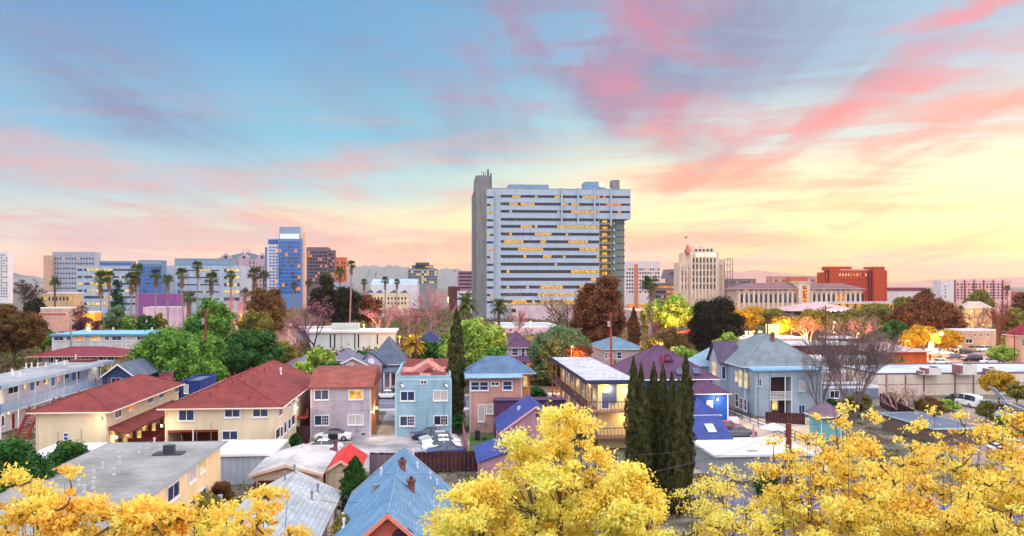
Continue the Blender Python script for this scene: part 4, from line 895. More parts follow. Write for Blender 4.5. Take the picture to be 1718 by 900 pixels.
for (px, py, w, d, h) in ((1561,632,2.6,2.2,1.2),(1618,631,2.9,2.4,1.7),(1547,630,1.2,1.4,.7),(1660,629,1.5,1.5,1.0)):
    m = MB(); m.box(-w/2,-d/2,0,w/2,d/2,h,mat('white machine casing',(206,206,206),.5)); m.box(-w/2-.05,-d/2-.03,.2,-w/2+.4,d/2+.03,h*.92,PIL); m.box(-w/2-.6,-.1,0,w/2+.5,.2,.12,DARKM); m.tube((w*.2,0,h),(w*.2,0,h+.15),d*.3,d*.3,DARKM,12)
    o = b.part('air_conditioner', m, b.roof); o.location = b.onroof(px, py)
# restaurant with hipped roof
b = Bld('restaurant', 'low restaurant with pale hipped roof and orange lit walls beside the lit sign', 'restaurant', XY(1468,195), XY(1555,195), 195, 212, 3.0, mat('orange stucco wall', (190,96,50), .85, 'stucco'))
b.walls(); b.hip(1.7, mat('pale rose shingles', (196,174,172), .85, 'shingle'), 1.0, axis='x', fascia=mat('red fascia', (190,50,30), .6))
for i in range(7): b.win('S', atY(1478+i*11.5, 617, 195), 1.5, 1.7, LITO if i > 4 else mat('red shop front', (180,40,30), .6), '')
for x in (1500,1530,1548): lamp('lamp_light', b.r, b.L(atY(x,612,192)), 60, (1,.45,.12))
# beige building & pink house at right
b = shop('beige flat roofed workshop with small square windows above the car park', 1606, 1671, 232, 553, 546, mat('beige stucco', (196,160,140), .9, 'stucco'), mat('pale blue roofing'))
for x in (1634,1644.5): b.wpx('S', x, 560, x+3, 564.5, gm=GLASSD, style='')
b.wpx('S', 1656, 559, 1660, 565, gm=GLASSD); b.wpx('S', 1620,569,1631,576,gm=GLASSD)
cottage('peach corner house with dark red roof at the right edge', 1712, 1790, 178, 7, 563, 543, mat('peach stucco', (222,170,150), .9, 'stucco'), mat('crimson tiles', (150,36,66), .8, 'tile'), 'hip', (('S',1714,569,1718,581,GLASSD,'v'),('S',1722,592,1732,604,LIT,'v')), axis='x')
cottage('tan house with pale hipped roof beyond the workshop', 1620, 1664, 330, 18, 517, 506, mat('tan motel wall'), mat('pale rose shingles'), 'hip', (('S',1627,521,1632,526,LIT),('S',1640,521,1645,526,LIT),('S',1652,521,1657,526)), axis='x')
b = shop('long two storey ochre building with brown columns behind the russet trees', 1400, 1606, 372, 508, 506, mat('ochre stucco', (210,168,96), .9, 'stucco'), mat('oxblood boards'), name='apartment_block', cat='apartment block')
for i in range(15): b.part('column', MB().box(XY(1408+i*13.5,372)-b.o.x-.4, -.4, 0, XY(1408+i*13.5,372)-b.o.x+.4, -.003, b.h, mat('red brown door')))
wgrid(b, 'S', 1410, 1600, 512, 520, 28, 1, .4, .8, [(GLASSD,2),(LITO,1),(BLIND,1)], rn)
b = Bld('pavilion', 'open pavilion with broad pale mauve roof and hanging lights in front of the courthouse', 'pavilion', XY(1330,330), XY(1440,330), 330, 350, 8.6, mat('tan motel wall'))
m = MB(); 
for i in range(8): m.box(-b.w/2+i*b.w/7-.3, 0, -.2, -b.w/2+i*b.w/7+.3, .6, 8.5, mat('grey deck'))
m.box(-b.w/2, 12, -.2, b.w/2, 20, 8.5, mat('grey brown wall', (110,92,90), .9)); b.part('wall', m)
m = MB(); m.mesh([(-b.w/2-2,-2,8.5),(b.w/2+2,-2,8.5),(b.w/2+2,22,8.5),(-b.w/2-2,22,8.5),(-4,10,11.6),(4,10,11.6)], [(0,1,5,4),(1,2,5),(2,3,4,5),(3,0,4),(0,3,2,1)], mat('pale mauve metal roof', (196,160,166), .6, 'metalroof')); b.part('roof', m)
for x in (1374,1394,1401,1412): m = MB(); m.ball((0,0,0),.5,.5,.5,GLOW,8,6); o = b.part('hanging_lamp', m); o.location = b.L(atY(x,521,329)); 
b = Bld('pavilion', 'dark slatted pavilion with brown roof beside the broad pale roof', 'pavilion', XY(1316,300), XY(1352,300), 300, 315, 6.8, mat('grey brown wall'))
b.walls(); b.hip(1.6, mat('dark brown roofing', (74,50,56), .85, 'metalroof'), 2, axis='x')
for i in range(9): b.part('column', MB().box(-b.w/2+i*b.w/8-.12, -.4, 0, -b.w/2+i*b.w/8+.12, -.003, 6.7, mat('pale fascia')))
# left distance
b = shop('tan terrace building with lit windows under a flat roof, left of the palms', 65, 125, 420, 491, 485, mat('tan motel wall'), mat('white roof sheet')); wgrid(b,'S',68,122,497,506,9,1,.5,.7,[(GLASSD,3),(LIT,1)],rn)
b = shop('low rose and cream building with white roof behind the purple bare tree', 68, 116, 300, 516, 511, mat('rose cream panels', (200,160,150), .85, 'vboard'), mat('white roof sheet'))
b.wpx('S', 66, 525, 112, 531, gm=mat('rusty panel', (180,100,84), .8), style='', sill=False)
b = shop('small yellow lit kiosk under the left palms', 137, 158, 292, 523, 520, mat('yellow wall', (240,180,60), .8), RW); lamp('lamp_light', b.r, (0,-5,4), 2500, (1,.6,.15))
b = shop('long low violet theatre with flat roof behind the fan palms', 227, 296, 330, 495, 492, mat('violet stucco', (138,84,150), .85, 'stucco', var=.05), mat('violet roof', (120,80,134), .8), par=0)
b = shop('pale lilac lower hall beside the violet theatre', 240, 300, 300, 517, 510, mat('pale lilac wall', (190,170,200), .85, 'stucco'), mat('white roof sheet'), par=0)
b = shop('grey blue low warehouse between the trees left of the white hall', 470, 560, 262, 553, 546, mat('blue grey wall', (120,130,160), .85, 'stucco'), RW)
b = shop('pale warehouse with long white roof left of the white hall', 395, 480, 240, 548, 542, mat('pale mauve wall'), RW)
b = shop('blue white low market roof in front of the great tower', 840, 940, 300, 548, 541, mat('pale lilac wall'), mat('pale blue roofing'))
b = shop('low rose building with white roof beyond the yellow green trees', 1060, 1130, 380, 520, 514, mat('rose grey stucco'), RW)
wgrid(b,'S',1064,1126,524,530,9,1,.5,.6,[(LITO,2),(LIT,1)],rn)

b = shop('low grey blue outbuilding behind the trunks of the great leafless tree', 1378, 1474, 136, 648, 640, mat('blue grey wall'), mat('blue grey shingles'))
b.win('S', atY(1400,662,136), 1.6, 1.2, GLASSD); b.win('S', atY(1440,662,136), 1.6, 1.2, GLASSD)
b = shop('rose walled outbuilding with grey roof between Victorian house and great leafless tree', 1376, 1420, 150, 622, 612, mat('rose grey stucco'), mat('slate roof grey', (120,120,140), .8, 'shingle'))
# ============================================================ downtown
rn = random.Random(5)
def far(name, label, cat, px0, px1, ytop, Y, dep, wall, roofm=None, par=.8):
    dep = max(8, min(dep, .14*(px1-px0)/max(1, abs((px0 if px0 > 742 else px1)-742))*Y))
    z = ZY((px0+px1)/2, ytop, Y); b = Bld(name, label, cat, XY(px0,Y), XY(px1,Y), Y, Y+dep, z-par, wall); b.walls(); b.flat(roofm or mat('grey gravel roofing'), par); return b
TB = mat('pale blue concrete', (164,180,202), .85, 'stucco', var=.05); TG = mat('board marked grey concrete', (126,128,134), .9, 'stucco', var=.12); TD = mat('blue plant room panels', (110,146,184), .7)
WM = [(GLASSD,5),(GLASS,3),(LIT,1)]
# the great tower
Y = 450
z0 = ZY(900,318,Y)
b = Bld('office_tower', 'great pale blue slab tower with ribbon windows, concrete end pier and overhanging top floors', 'office tower', XY(823,Y), XY(1005.6,Y), Y, Y+34, z0, TB)
def LX(px): return XY(px,Y)-b.o.x
def LZ(py): return ZY(900,py,Y)
b.walls(); m = MB(); hw = b.w/2
m.box(-hw, 0, z0, LX(1058), 34, z0+.5, mat('grey gravel roofing')); b.roof = b.part('roof', m)
m = MB(); m.box(LX(798), -1.2, -.3, LX(823)-.01, 30, LZ(296), TG); m.box(LX(794.5), .5, -.3, LX(798)-.01, 30, LZ(322), TG); m.box(LX(816), -2, -.3, LX(828), -1.21, LZ(319), TB); b.part('end_pier', m)
m = MB(); m.box(LX(1005.6)+.01, 0, LZ(367), LX(1058), 34, z0, TB); b.part('overhang', m)
m = MB(); m.box(LX(1005.6)+.01, 6, -.3, LX(1026), 30, LZ(367)-.01, mat('lit stairwell wall', (200,160,90), .8)); m.box(LX(1026)+.01, 4, -.3, LX(1050), 30, LZ(367)-.01, mat('olive grey wall', (120,128,124), .85, 'stucco')); b.part('recessed_wing', m)
ys = [330.3,343,355.4,368.9,380.6,393.3,406,418.5,430.9,443.6,456,468.8,481.9,494.3,506.3]
pl = [.25,.6,.4,.15,.4,.15,.6,.35,.25,.08,.2,.1,.4,.3,.5]
for i, y in enumerate(ys):
    band(b, 'S', 840.3, 1005, y, 5.2, GLASSD, rnd=rn, lit=LIT, p=pl[i])
    band(b, 'S', 817, 827.6, y+1, 3.6, GLASSD, Y=Y-2, rnd=rn, lit=LIT, p=.5)
    if i < 3: band(b, 'S', 1006.5, 1057, y+.5, 4.0, GLASSD, rnd=rn, lit=LITO, p=.5)
    m = MB(); zz = LZ(y-2.6); m.box(LX(840), -.5, zz, LX(1005.4), -.09, zz+.35, TB); b.part('sunshade', m)
for x in (942,969.5,997,1024.6):
    m = MB(); m.box(LX(x)-.4, -1.3, LZ(379), LX(x)+.4, -.1, LZ(315), TB); b.part('fin', m)
for i in range(9):
    y = 371+i*11; m = MB(); m.box(LX(1006), 0, LZ(y+5), LX(1026), 5.99, LZ(y+4.2), TB); m.box(LX(1006.5), -.1, LZ(y+4.2), LX(1026), .1, LZ(y+2.2), mat('olive grey wall')); m.box(LX(1014), 5.8, LZ(y+4), LX(1022), 5.98, LZ(y-3), LIT)
    m.box(LX(1030), 2, LZ(y+5), LX(1033), 3.98, LZ(y+1), TB); b.part('balcony', m)
wgrid(b, 'S', 1034, 1049, 370, 470, 2, 9, .8, .25, [(GLASS,1)], rn, Y=Y+4)
for x0, x1, yt, d0, d1, mm in ((854.7,922,308.6,4,24,TD),(983,1005.6,303.4,2,14,TD),(1006,1022,311,8,20,TB),(1031.5,1043.5,298.5,6,14,TG)):
    m = MB(); m.box(LX(x0), d0, z0+.5, LX(x1), d1, LZ(yt), mm); b.part('plant_room', m, b.roof)
for x, yt, r in ((812,288,.35),(815,287,.15),(819.5,283,.6),(824.5,290,.5),(808,286,.1)):
    m = MB(); m.tube((LX(x), 4, LZ(297)-2 if x < 823 else LZ(320)), (LX(x), 4, LZ(yt)), r, r*.7, DARKM, 6); b.part('antenna', m, b.roof)
m = MB(); m.tube((LX(1011),5,LZ(311)),(LX(1011),4.2,LZ(308.5)),1.6,1.6,WHITE,12); b.part('satellite_dish', m, b.roof)
m = MB(); m.box(LX(856), -16, -.3, LX(972), -1.3, LZ(513), mat('pale pink concrete', (206,184,200), .85, 'stucco')); b.part('podium', m)
b.wpx('S', 857, 518, 866, 525, gm=GLASSD, style='', Y=Y-16, sill=False)
for i in range(13): b.part('window', MB().box(LX(830+i*13), -.9 , LZ(511), LX(838+i*13), -.1, LZ(508), LIT))
# left side
b = far('office_tower', 'white gridded tower cut by the left picture edge', 'office tower', -40, 14, 422, 900, 40, mat('white concrete', (212,208,220), .85)); wgrid(b,'S',-12,13,426,500,6,16,.55,.55,[(GLASSD,4),(LITP,1)],rn)
wgrid(b,'S',-38,-13,426,470,6,1,.55,.55,[(GLASSD,4)],rn)
b = far('office_tower', 'tall pale grey office tower with fine window grid, left of the lit civic offices', 'office tower', 88, 159, 423, 850, 45, mat('pale grey cladding', (160,164,186), .8, 'stucco')); wgrid(b,'S',90,158,430,488,14,7,.6,.35,[(GLASS,3),(GLASSD,2),(LIT,.3)],rn)
b = far('office_tower', 'beige windowless stair tower attached left of the pale grey tower', 'office tower', 73, 88, 429, 845, 40, mat('beige stucco')); 
GT = mat('teal grey cladding', (120,146,170), .7, 'stucco')
b = far('office_building', 'civic office block with long glowing ribbon windows behind the left palms', 'office building', 128, 240, 447, 520, 40, mat('silver blue cladding', (168,182,204), .7, 'stucco'))
for y in (453,465,476.5,488,499,510): 
    band(b,'S',141,188,y,4.2,GLASS,rnd=rn,lit=LITP,p=.8); band(b,'S',190,237,y,3.2,GLASS,rnd=rn,lit=LITP,p=.15); band(b,'S',130,138,y,4,GLASS,rnd=rn,lit=LITP,p=.8)
b = far('office_building', 'small teal penthouse block above the civic offices', 'office building', 167, 221, 438, 570, 30, GT); band(b,'S',168,220,443,3.5,GLASSB)
b = far('office_building', 'narrow dark blue glass block between the two civic wings', 'office building', 232, 272, 437, 500, 40, mat('steel blue frame', (90,120,160), .5)); wgrid(b,'S',233,271,447,492,6,7,.86,.84,[(GLASSB,5),(GLASS,1)],rn); band(b,'S',233,271,441,5,mat('pale sky glass',(120,150,180),.2,spec=.7))
b = far('office_building', 'wide silver civic wing with lit corner windows behind the right hand palms', 'office building', 272, 404, 446, 520, 40, mat('silver blue cladding'))
for y in (454,466,478,490,502): band(b,'S',303,368,y,2.2,GLASS,rnd=rn,lit=LITP,p=.3); band(b,'S',376,402,y,5.5,GLASS,rnd=rn,lit=LITP,p=.75); band(b,'S',298,302,y,6,GLASSB)
b = far('office_building', 'long low glass penthouse with one lit bay above the wide civic wing', 'office building', 293, 385, 434, 560, 25, GT); band(b,'S',294,384,441,7,mat('pale sky glass'),rnd=rn,lit=LITO,p=.12)
# hotel with gables
HC = mat('rose beige hotel wall', (182,156,176), .85, 'stucco'); HR = mat('slate blue hotel roof', (86,104,124), .7, 'shingle')
b = Bld('hotel', 'grand hotel with slate blue roof, round gables and tightly spaced windows', 'hotel', XY(366,880), XY(446,880), 880, 920, ZY(400,434,880), HC)
b.walls(); b.hip(6.5, HR, .6, axis='x', ends=(1,1)); wgrid(b,'S',384,445,438,494,11,9,.4,.6,[(GLASS,3),(GLASSD,3),(LIT,.5)],rn)
for x in (379,409.5,440):
    X = XY(x,880)-b.o.x; m = MB(); h = b.h; m.prism([(X-5.5,h-8),(X+5.5,h-8),(X+5.5,h+1),(X+2.5,h+3.2),(X,h+5.6),(X-2.5,h+3.2),(X-5.5,h+1)], -.8, 6, HC, 'y'); m.tube((X,-.9,h+1.2),(X,-.81,h+1.2),1.6,1.6,GLASSD,10); b.part('gable', m)
for x in (404,410,414): m = MB(); X = XY(x,880)-b.o.x; m.tube((X,10,b.h+5),(X,10,b.h+10),.3,.2,DARKM,5); b.part('flagpole', m)
# blue pair
b = far('apartment_tower', 'slim white tower with blue windows attached to the glass tower', 'apartment tower', 448, 468, 400, 700, 30, mat('white concrete'))
wgrid(b,'S',451,467,413,485,3,14,.62,.5,[(GLASSB,5),(LITP,.4)],rn); band(b,'S',450,467,406,8,GLASSB)
b = far('apartment_tower', 'low blue step beside the slim white tower', 'apartment tower', 444.5, 448, 415, 702, 25, mat('steel blue frame')); 
b = far('glass_tower', 'deep blue glass tower with a glowing white crown', 'glass tower', 466.5, 507, 401, 680, 34, mat('navy frame', (92,126,176), .4))
wgrid(b,'S',467.5,504,405,494,7,14,.90,.80,[(GLASSB,9),(LITO,.6),(GLASS,2)],rn)
m = MB(); X0,X1 = XY(469,684)-b.o.x, XY(503.5,684)-b.o.x; zc0, zc1 = b.h+.8, ZY(486,381,684)
m.box(X0, 3, zc0, X1, 16, zc1, mat('pale sky glass')); b.part('crown', m); 
m = MB(); m.box(X0+.6,2.5,zc0,X1-.6,2.99,zc0+(zc1-zc0)*.42,emat('crown floodlit glass',(225,235,255),1.0)); b.part('crown_light', m)
m = MB(); m.box(b.w/2+.01,1,-.3,b.w/2+2.2,7,ZY(507,391,680),mat('peach lit edge',(226,176,150),.8)); b.part('side_pier', m)
b = far('office_tower', 'brown office tower with dense windows right of the blue glass tower', 'office tower', 514, 550, 415, 760, 40, mat('mauve brown cladding', (112,94,112), .8)); wgrid(b,'S',516,549,421,478,8,10,.75,.6,[(GLASSD,6),(GLASS,2),(LITO,1.2)],rn)
b = far('office_tower', 'lower shoulder of brown tower catching the warm light', 'office tower', 550, 562, 420, 765, 36, mat('mauve brown cladding')); wgrid(b,'S',551,561,425,478,3,10,.7,.6,[(GLASSD,3),(LITO,1.5)],rn)
b = far('office_building', 'narrow orange lit block behind the tall fan palms', 'office building', 563, 581, 432, 800, 30, mat('orange brick', (200,110,80), .85)); wgrid(b,'S',564,580,438,478,4,6,.5,.5,[(GLASSD,3),(LITO,2)],rn)
b = far('office_building', 'grey terraced building low behind the paired tall palms', 'office building', 560, 590, 474, 640, 20, mat('pale grey cladding')); wgrid(b,'S',562,588,480,492,6,2,.6,.5,[(GLASSD,3),(LIT,1)],rn)
b = far('convention_hall', 'wide low hall with pale blue sloping roof behind the white terrace', 'hall', 622, 700, 478, 620, 50, mat('white concrete')); 
b.part('upper_roof', MB().prism([(0,b.h+.82),(50,b.h+.82),(50,b.h+5),(20,b.h+5)], -b.w/2, b.w/2, mat('pale blue roofing'), 'x'))
b = far('apartment_block', 'cream terrace of flats with dark windows and stepped roof below the convention hall', 'apartment block', 612, 686, 492, 470, 20, mat('cream stucco')); wgrid(b,'S',615,683,497,513,12,2,.45,.55,[(GLASSD,6),(LITO,1.4)],rn)
for x in (618,634,658,676): m = MB(); X=XY(x,470)-b.o.x; m.prism([(X-3,b.h),(X+3,b.h),(X+1,b.h+2.6)],2,8,mat('blue grey shingles'),'y'); b.part('roof_step', m)
b = far('office_tower', 'stepped glass office block on the hazy hill line', 'office tower', 684, 734, 451, 700, 30, mat('olive grey cladding', (128,132,140), .8)); wgrid(b,'S',685,733,454,476,11,5,.8,.6,[(GLASS,4),(LITP,3),(GLASSD,2)],rn)
for x0,x1,yt in ((691,727,445),(697,720,440.5)):
    m = MB(); m.box(XY(x0,704)-b.o.x,4,b.h+.8,XY(x1,704)-b.o.x,24,ZY(710,yt,704),mat('olive grey cladding')); b.part('upper_storey', m)
band(b,'S',692,726,448,2.5,GLASSD,Y=703.9,rnd=rn,lit=LIT,p=.4); band(b,'S',698,719,443,2,GLASSD,Y=703.8)
b = far('office_building', 'maroon and grey striped office block beside the great tower', 'office building', 769.5, 794, 455, 640, 30, mat('dusty maroon cladding', (150,110,128), .8))
for y in (459,465,471,477,483): band(b,'S',770,794,y,2.6,GLASSD)
b = far('warehouse', 'low plum red warehouse left of the striped office block', 'warehouse', 752, 772, 481, 600, 20, mat('oxblood boards'))
b = far('office_building', 'white low offices at the foot of the great tower', 'office building', 768, 795, 489, 560, 20, mat('white concrete')); band(b,'S',770,793,494,2.5,GLASSD)
# right side: reddish wall tints hold part of the hazy dusk glow
b = far('office_building', 'white concrete office grid right of the great tower', 'office building', 1046, 1108, 439, 560, 35, mat('ivory concrete', (212,200,206), .85)); wgrid(b,'S',1050,1107,449,493,13,7,.6,.5,[(GLASSD,5),(GLASS,2),(LITO,1)],rn)
b.part('warm_pier', MB().box(XY(1064,560)-b.o.x,-.5,0,XY(1070,560)-b.o.x,-.07,b.h-1,mat('copper panel',(200,120,90),.7))); m = MB(); m.box(-b.w/2+2,-.3,2,b.w/2-3,-.07,6,LITO); b.part('shop_front', m)
b = far('car_deck', 'grey parking deck with lit levels left of the art deco tower', 'car deck', 1098, 1142, 475, 480, 30, mat('taupe concrete', (120,104,118), .85)); 
for y in (482,490,498): band(b,'S',1100,1140,y,3.6,GLASSD,rnd=rn,lit=LITO,p=.3)
b = far('office_building', 'small dark mansard roofed block between office grid and art deco tower', 'office building', 1121, 1141, 466, 620, 25, mat('taupe concrete')); m = MB(); m.prism([(-b.w/2,b.h),(b.w/2,b.h),(b.w/2-2,ZY(1130,452,620)),(-b.w/2+2,ZY(1130,452,620))],3,22,mat('taupe concrete'),'y'); b.part('mansard', m); band(b,'S',1124,1138,459,3,GLASSD,Y=621,rnd=rn,lit=LIT,p=.4)
# art deco tower
AD = mat('ivory terracotta', (206,186,190), .8, 'stucco'); Y = 430
AD = mat('warm ivory terracotta', (222,200,184), .8, 'stucco')
b = Bld('art_deco_tower', 'ivory art deco tower with vertical ribs, stepped crown and flagpole', 'tower', XY(1158,Y), XY(1206,Y), Y, Y+14, ZY(1180,425,Y), AD)
def LX(px): return XY(px,Y)-b.o.x
b.walls(); b.flat(mat('grey gravel roofing'), .8)
m = MB(); m.box(LX(1141), 2, -.3, LX(1158)-.01, 12, ZY(1150,441,Y), AD); m.box(LX(1149), 4, ZY(1150,441,Y), LX(1158)-.01, 11, ZY(1150,424,Y), AD); m.box(LX(1206)+.01, 2, -.3, LX(1217), 12, ZY(1210,435,Y), AD); m.box(LX(1217)+.01,4,-.3,LX(1220),11,ZY(1210,441,Y),AD); b.part('shoulder', m)
m = MB(); m.box(LX(1160.5), 3, b.h, LX(1201), 12, ZY(1180,416,Y), AD); m.box(LX(1166), 5, b.h, LX(1200), 10, ZY(1180,413,Y), AD); b.part('crown', m)
m = MB(); m.mesh([(LX(1153.5),1,b.h),(LX(1162),1,b.h),(LX(1162),8,b.h),(LX(1153.5),8,b.h),(LX(1158),4.5,ZY(1158,408.5,Y))],[(0,1,4),(1,2,4),(2,3,4),(3,0,4)],mat('salmon siding')); b.part('turret', m)
m = MB(); m.tube((LX(1162.5),10,b.h+6),(LX(1162.5),10,ZY(1160,394,Y)),.18,.1,WHITE,6); m.box(LX(1158.6),9.95,ZY(1160,398.5,Y),LX(1162.3),10,ZY(1160,395,Y),mat('red flag',(170,60,70),.8)); b.part('flagpole', m)
for i in range(13):
    x = 1142.5+i*5.9; yy = 0 if 1156 < x < 1204 else 2
    yt = 427 if 1156 < x < 1204 else 444; m = MB(); m.box(LX(x)-.35, yy-.7, 0, LX(x)+.35, yy-.001, ZY(x, yt, Y), AD); b.part('rib', m)
    if x > 1204 : continue
    for y0, y1 in ((433,441),(444,452),(455,463),(466,474),(477,485)):
        if yy and y0 < 445: continue
        xm = x+2.9
        if abs(xm-1156) < 2 or abs(xm-1204)<2.5: continue
        A = atY(xm-1.3, y0, Y+yy); Bb = atY(xm+1.3, y1, Y+yy); mm = rn.choices([GLASSD,GLASS,LITP,mat('ivory terracotta')],[5,3,.6,0])[0]
        k = MB(); k.box(A.x-b.o.x, yy-.1, Bb.z, Bb.x-b.o.x, yy-.002, A.z, mm); b.part('window', k)
for i in range(5):
    k = MB(); k.box(LX(1169+i*6.5), 2.6, ZY(1180,424,Y)+.6, LX(1172+i*6.5), 2.99, ZY(1180,418,Y), GLASSD); b.part('crown_window', k)
    k = MB(); k.ball((LX(1171+i*6.8), -.5, ZY(1180,428.5,Y)), .6,.6,.6, GLOW, 6, 5); b.part('crown_lamp', k)
t = thing('fire_escape', 'open steel lattice of scaffold stairs clinging to the art deco tower', 'scaffold', (XY(1220,425),425,0)); 
for i in range(2):
    k = MB(); zt = ZY(1220,434,425); x = i*2.9
    k.tube((x,0,0),(x,0,zt),.13,.13,DARKM,5); k.tube((x,4,0),(x,4,zt),.13,.13,DARKM,5); k.build('upright', t)
for i in range(9):
    k = MB(); z = ZY(1220,434,425)-i*3.2; k.box(0,0,z-.12,2.9,4,z,DARKM); k.tube((0,0,z),(2.9,0,z-3.2) if i % 2 else (0,0,z-3.2),.12,.12,DARKM,5); k.tube((2.9,0,z-3.2),(0,0,z),.12,.12,mat('salmon trim'),5); k.build('landing', t)
# long courthouse
CH = mat('rose ivory courthouse wall', (206,172,160), .85, 'stucco'); CR = mat('mauve brown tiles', (136,98,104), .8, 'tile')
Y = 400; b = Bld('courthouse', 'long classical courthouse with mauve hipped roof and tall arched bays', 'courthouse', XY(1236,Y), XY(1446,Y), Y, Y+14, ZY(1300,485,Y), CH)
def LX(px): return XY(px,Y)-b.o.x
b.walls(); b.hip(2.8, CR, 1.5, axis='x', ends=(1,1))
m = MB(); zc = ZY(1300,489,Y); m.box(-b.w/2-.4,-.6,zc-.5,b.w/2+.4,-.002,zc,AD); b.part('cornice', m)
for i in range(26):
    x = 1240+i*8.1
    if 1336 < x < 1358: continue
    k = MB(); k.box(LX(x)-.55,-.5,0,LX(x)+.55,-.003,zc-.501,AD); b.part('pilaster', k)
    A = LX(x+4.3); mm = rn.choice([GLASSD,GLASSD,GLASS,LITO]); k = MB(); z1 = ZY(1300,494,Y); z0_ = ZY(1300,508,Y); k.box(A-.75,-.12,z0_,A+.75,-.003,z1,mm); b.part('window', k)
    k = MB(); k.box(A-.6,-.14,zc+.3,A+.6,-.004,ZY(1300,486.2,Y),rn.choice([GLASSD,LITO,GLASS])); b.part('attic_window', k)
m = MB(); m.box(LX(1338),-1.6,-.3,LX(1357),8,ZY(1348,474.5,Y),AD); m.box(LX(1337),-1.9,ZY(1348,474.5,Y),LX(1358),8.3,ZY(1348,473.5,Y)-0+.0+.4,AD); b.part('entrance_block', m)
m = MB(); m.box(LX(1344.5),-1.7,ZY(1348,507,Y),LX(1351.5),-1.601,ZY(1348,480,Y),LITO)
for t_y in (485,490,495,500): m.box(LX(1344.5),-1.75,ZY(1348,t_y,Y),LX(1351.5),-1.71,ZY(1348,t_y-1,Y),mat('red brown door'))
b.part('entrance_window', m)
b = far('office_building', 'pale rose office block with lit corner just above the courthouse roof', 'office building', 1295, 1372, 464, 620, 25, mat('dusty rose cladding', (190,140,140), .85)); wgrid(b,'S',1297,1325,468,474,10,1,.5,.6,[(GLASSD,3),(LIT,1)],rn); wgrid(b,'S',1356,1371,468,474,5,1,.5,.6,[(GLASSD,3),(LIT,1)],rn)
b = far('office_building', 'rust brown attic block with shallow roof behind the courthouse entrance', 'office building', 1326, 1355, 465, 560, 20, mat('orange brick')); 
b = far('office_building', 'low greyish rose building with tiny roof turrets below the hill', 'office building', 1222, 1268, 468, 700, 25, mat('taupe concrete')); wgrid(b,'S',1224,1266,472,476,14,1,.5,.6,[(GLASSD,3),(LIT,.6)],rn)
# red brick building
RB = mat('deep red brick', (196,76,50), .85, 'shingle', var=.06); Y = 540
b = Bld('office_building', 'bulky red brick building with two taller end towers', 'office building', XY(1398,Y), XY(1468,Y), Y, Y+14, ZY(1430,454,Y), RB)
def LX(px): return XY(px,Y)-b.o.x
b.walls(); b.flat(mat('grey gravel roofing'), .8, mat('rose coping',(220,150,140),.8))
m = MB(); m.box(LX(1384),3,-.3,LX(1398)-.01,12,ZY(1390,457,Y),RB); m.box(LX(1391),-2,-.3,LX(1406),-.01,ZY(1400,449,Y),RB); m.box(LX(1391),0.01,b.h,LX(1429),11,ZY(1400,447.5,Y),RB); b.part('left_tower', m)
m = MB(); m.box(LX(1461),-4,-.3,LX(1479),10,ZY(1470,448,Y),RB); m.box(LX(1479)+.01,-1,-.3,LX(1487),9,ZY(1470,454,Y),RB); m.box(LX(1456),-2,-.3,LX(1459),-.01,ZY(1457,453,Y),mat('dark brick',(120,40,44),.85)); b.part('right_tower', m)
m = MB(); m.box(LX(1424),2,b.h+.8,LX(1429.5),12,ZY(1426,450,Y),mat('dusty rose cladding')); b.part('plant_room', m)
wgrid(b,'S',1407,1455,458,464,10,1,.45,.75,[(LITP,2),(GLASSD,3),(LITO,2)],rn); wgrid(b,'S',1384,1390,460,468,3,1,.5,.9,[(LITO,2),(GLASSD,2)],rn,Y=Y+3)
for y in (470,477,484,491,498): wgrid(b,'S',1407,1455,y-2,y+2,10,1,.3,.7,[(mat('dark brick'),2),(GLASSD,1)],rn)
wgrid(b,'S',1480,1486,460,498,1,6,.3,.4,[(GLASSD,2)],rn,Y=Y-1)
b = far('hall', 'low white hall with thin maroon roof between brick building and pink flats', 'hall', 1488, 1552, 486, 560, 26, mat('ivory concrete'), mat('oxblood boards')); b.part('roof_edge', MB().box(-b.w/2-.5,-.5,b.h+.0,b.w/2+.5,-.21,b.h+2,mat('maroon edge',(130,60,84),.8)))
b.part('windows_strip', MB().box(-b.w/2+3,-.1,b.h-6,b.w/2-5,-.01,b.h-5.6,PIL)) if False else None
b = far('apartment_block', 'pinkish white slab of flats with gridded balconies at far right', 'apartment block', 1600, 1696, 471, 470, 20, mat('pink ivory concrete', (222,172,172), .85)); wgrid(b,'S',1604,1690,475,503,14,6,.55,.55,[(GLASSD,4),(mat('maroon edge'),2),(LITO,.5)],rn)  # hazy red glow is put into the pink wall colour
for i in range(6): b.part('vertical_pier', MB().box(XY(1602+i*16,470)-b.o.x-.25,-.5,0,XY(1602+i*16,470)-b.o.x+.25,-.07,b.h+1.4,mat('maroon edge')))
b = far('apartment_block', 'plain white end block attached to the pinkish flats', 'apartment block', 1579, 1600, 471, 466, 12, mat('ivory concrete')); wgrid(b,'S',1584,1588,478,500,1,4,.5,.4,[(GLASSD,1)],rn)
b = far('office_building', 'low salmon block beside the tiny palm at far right', 'office building', 1700, 1760, 490, 520, 20, mat('salmon siding'))
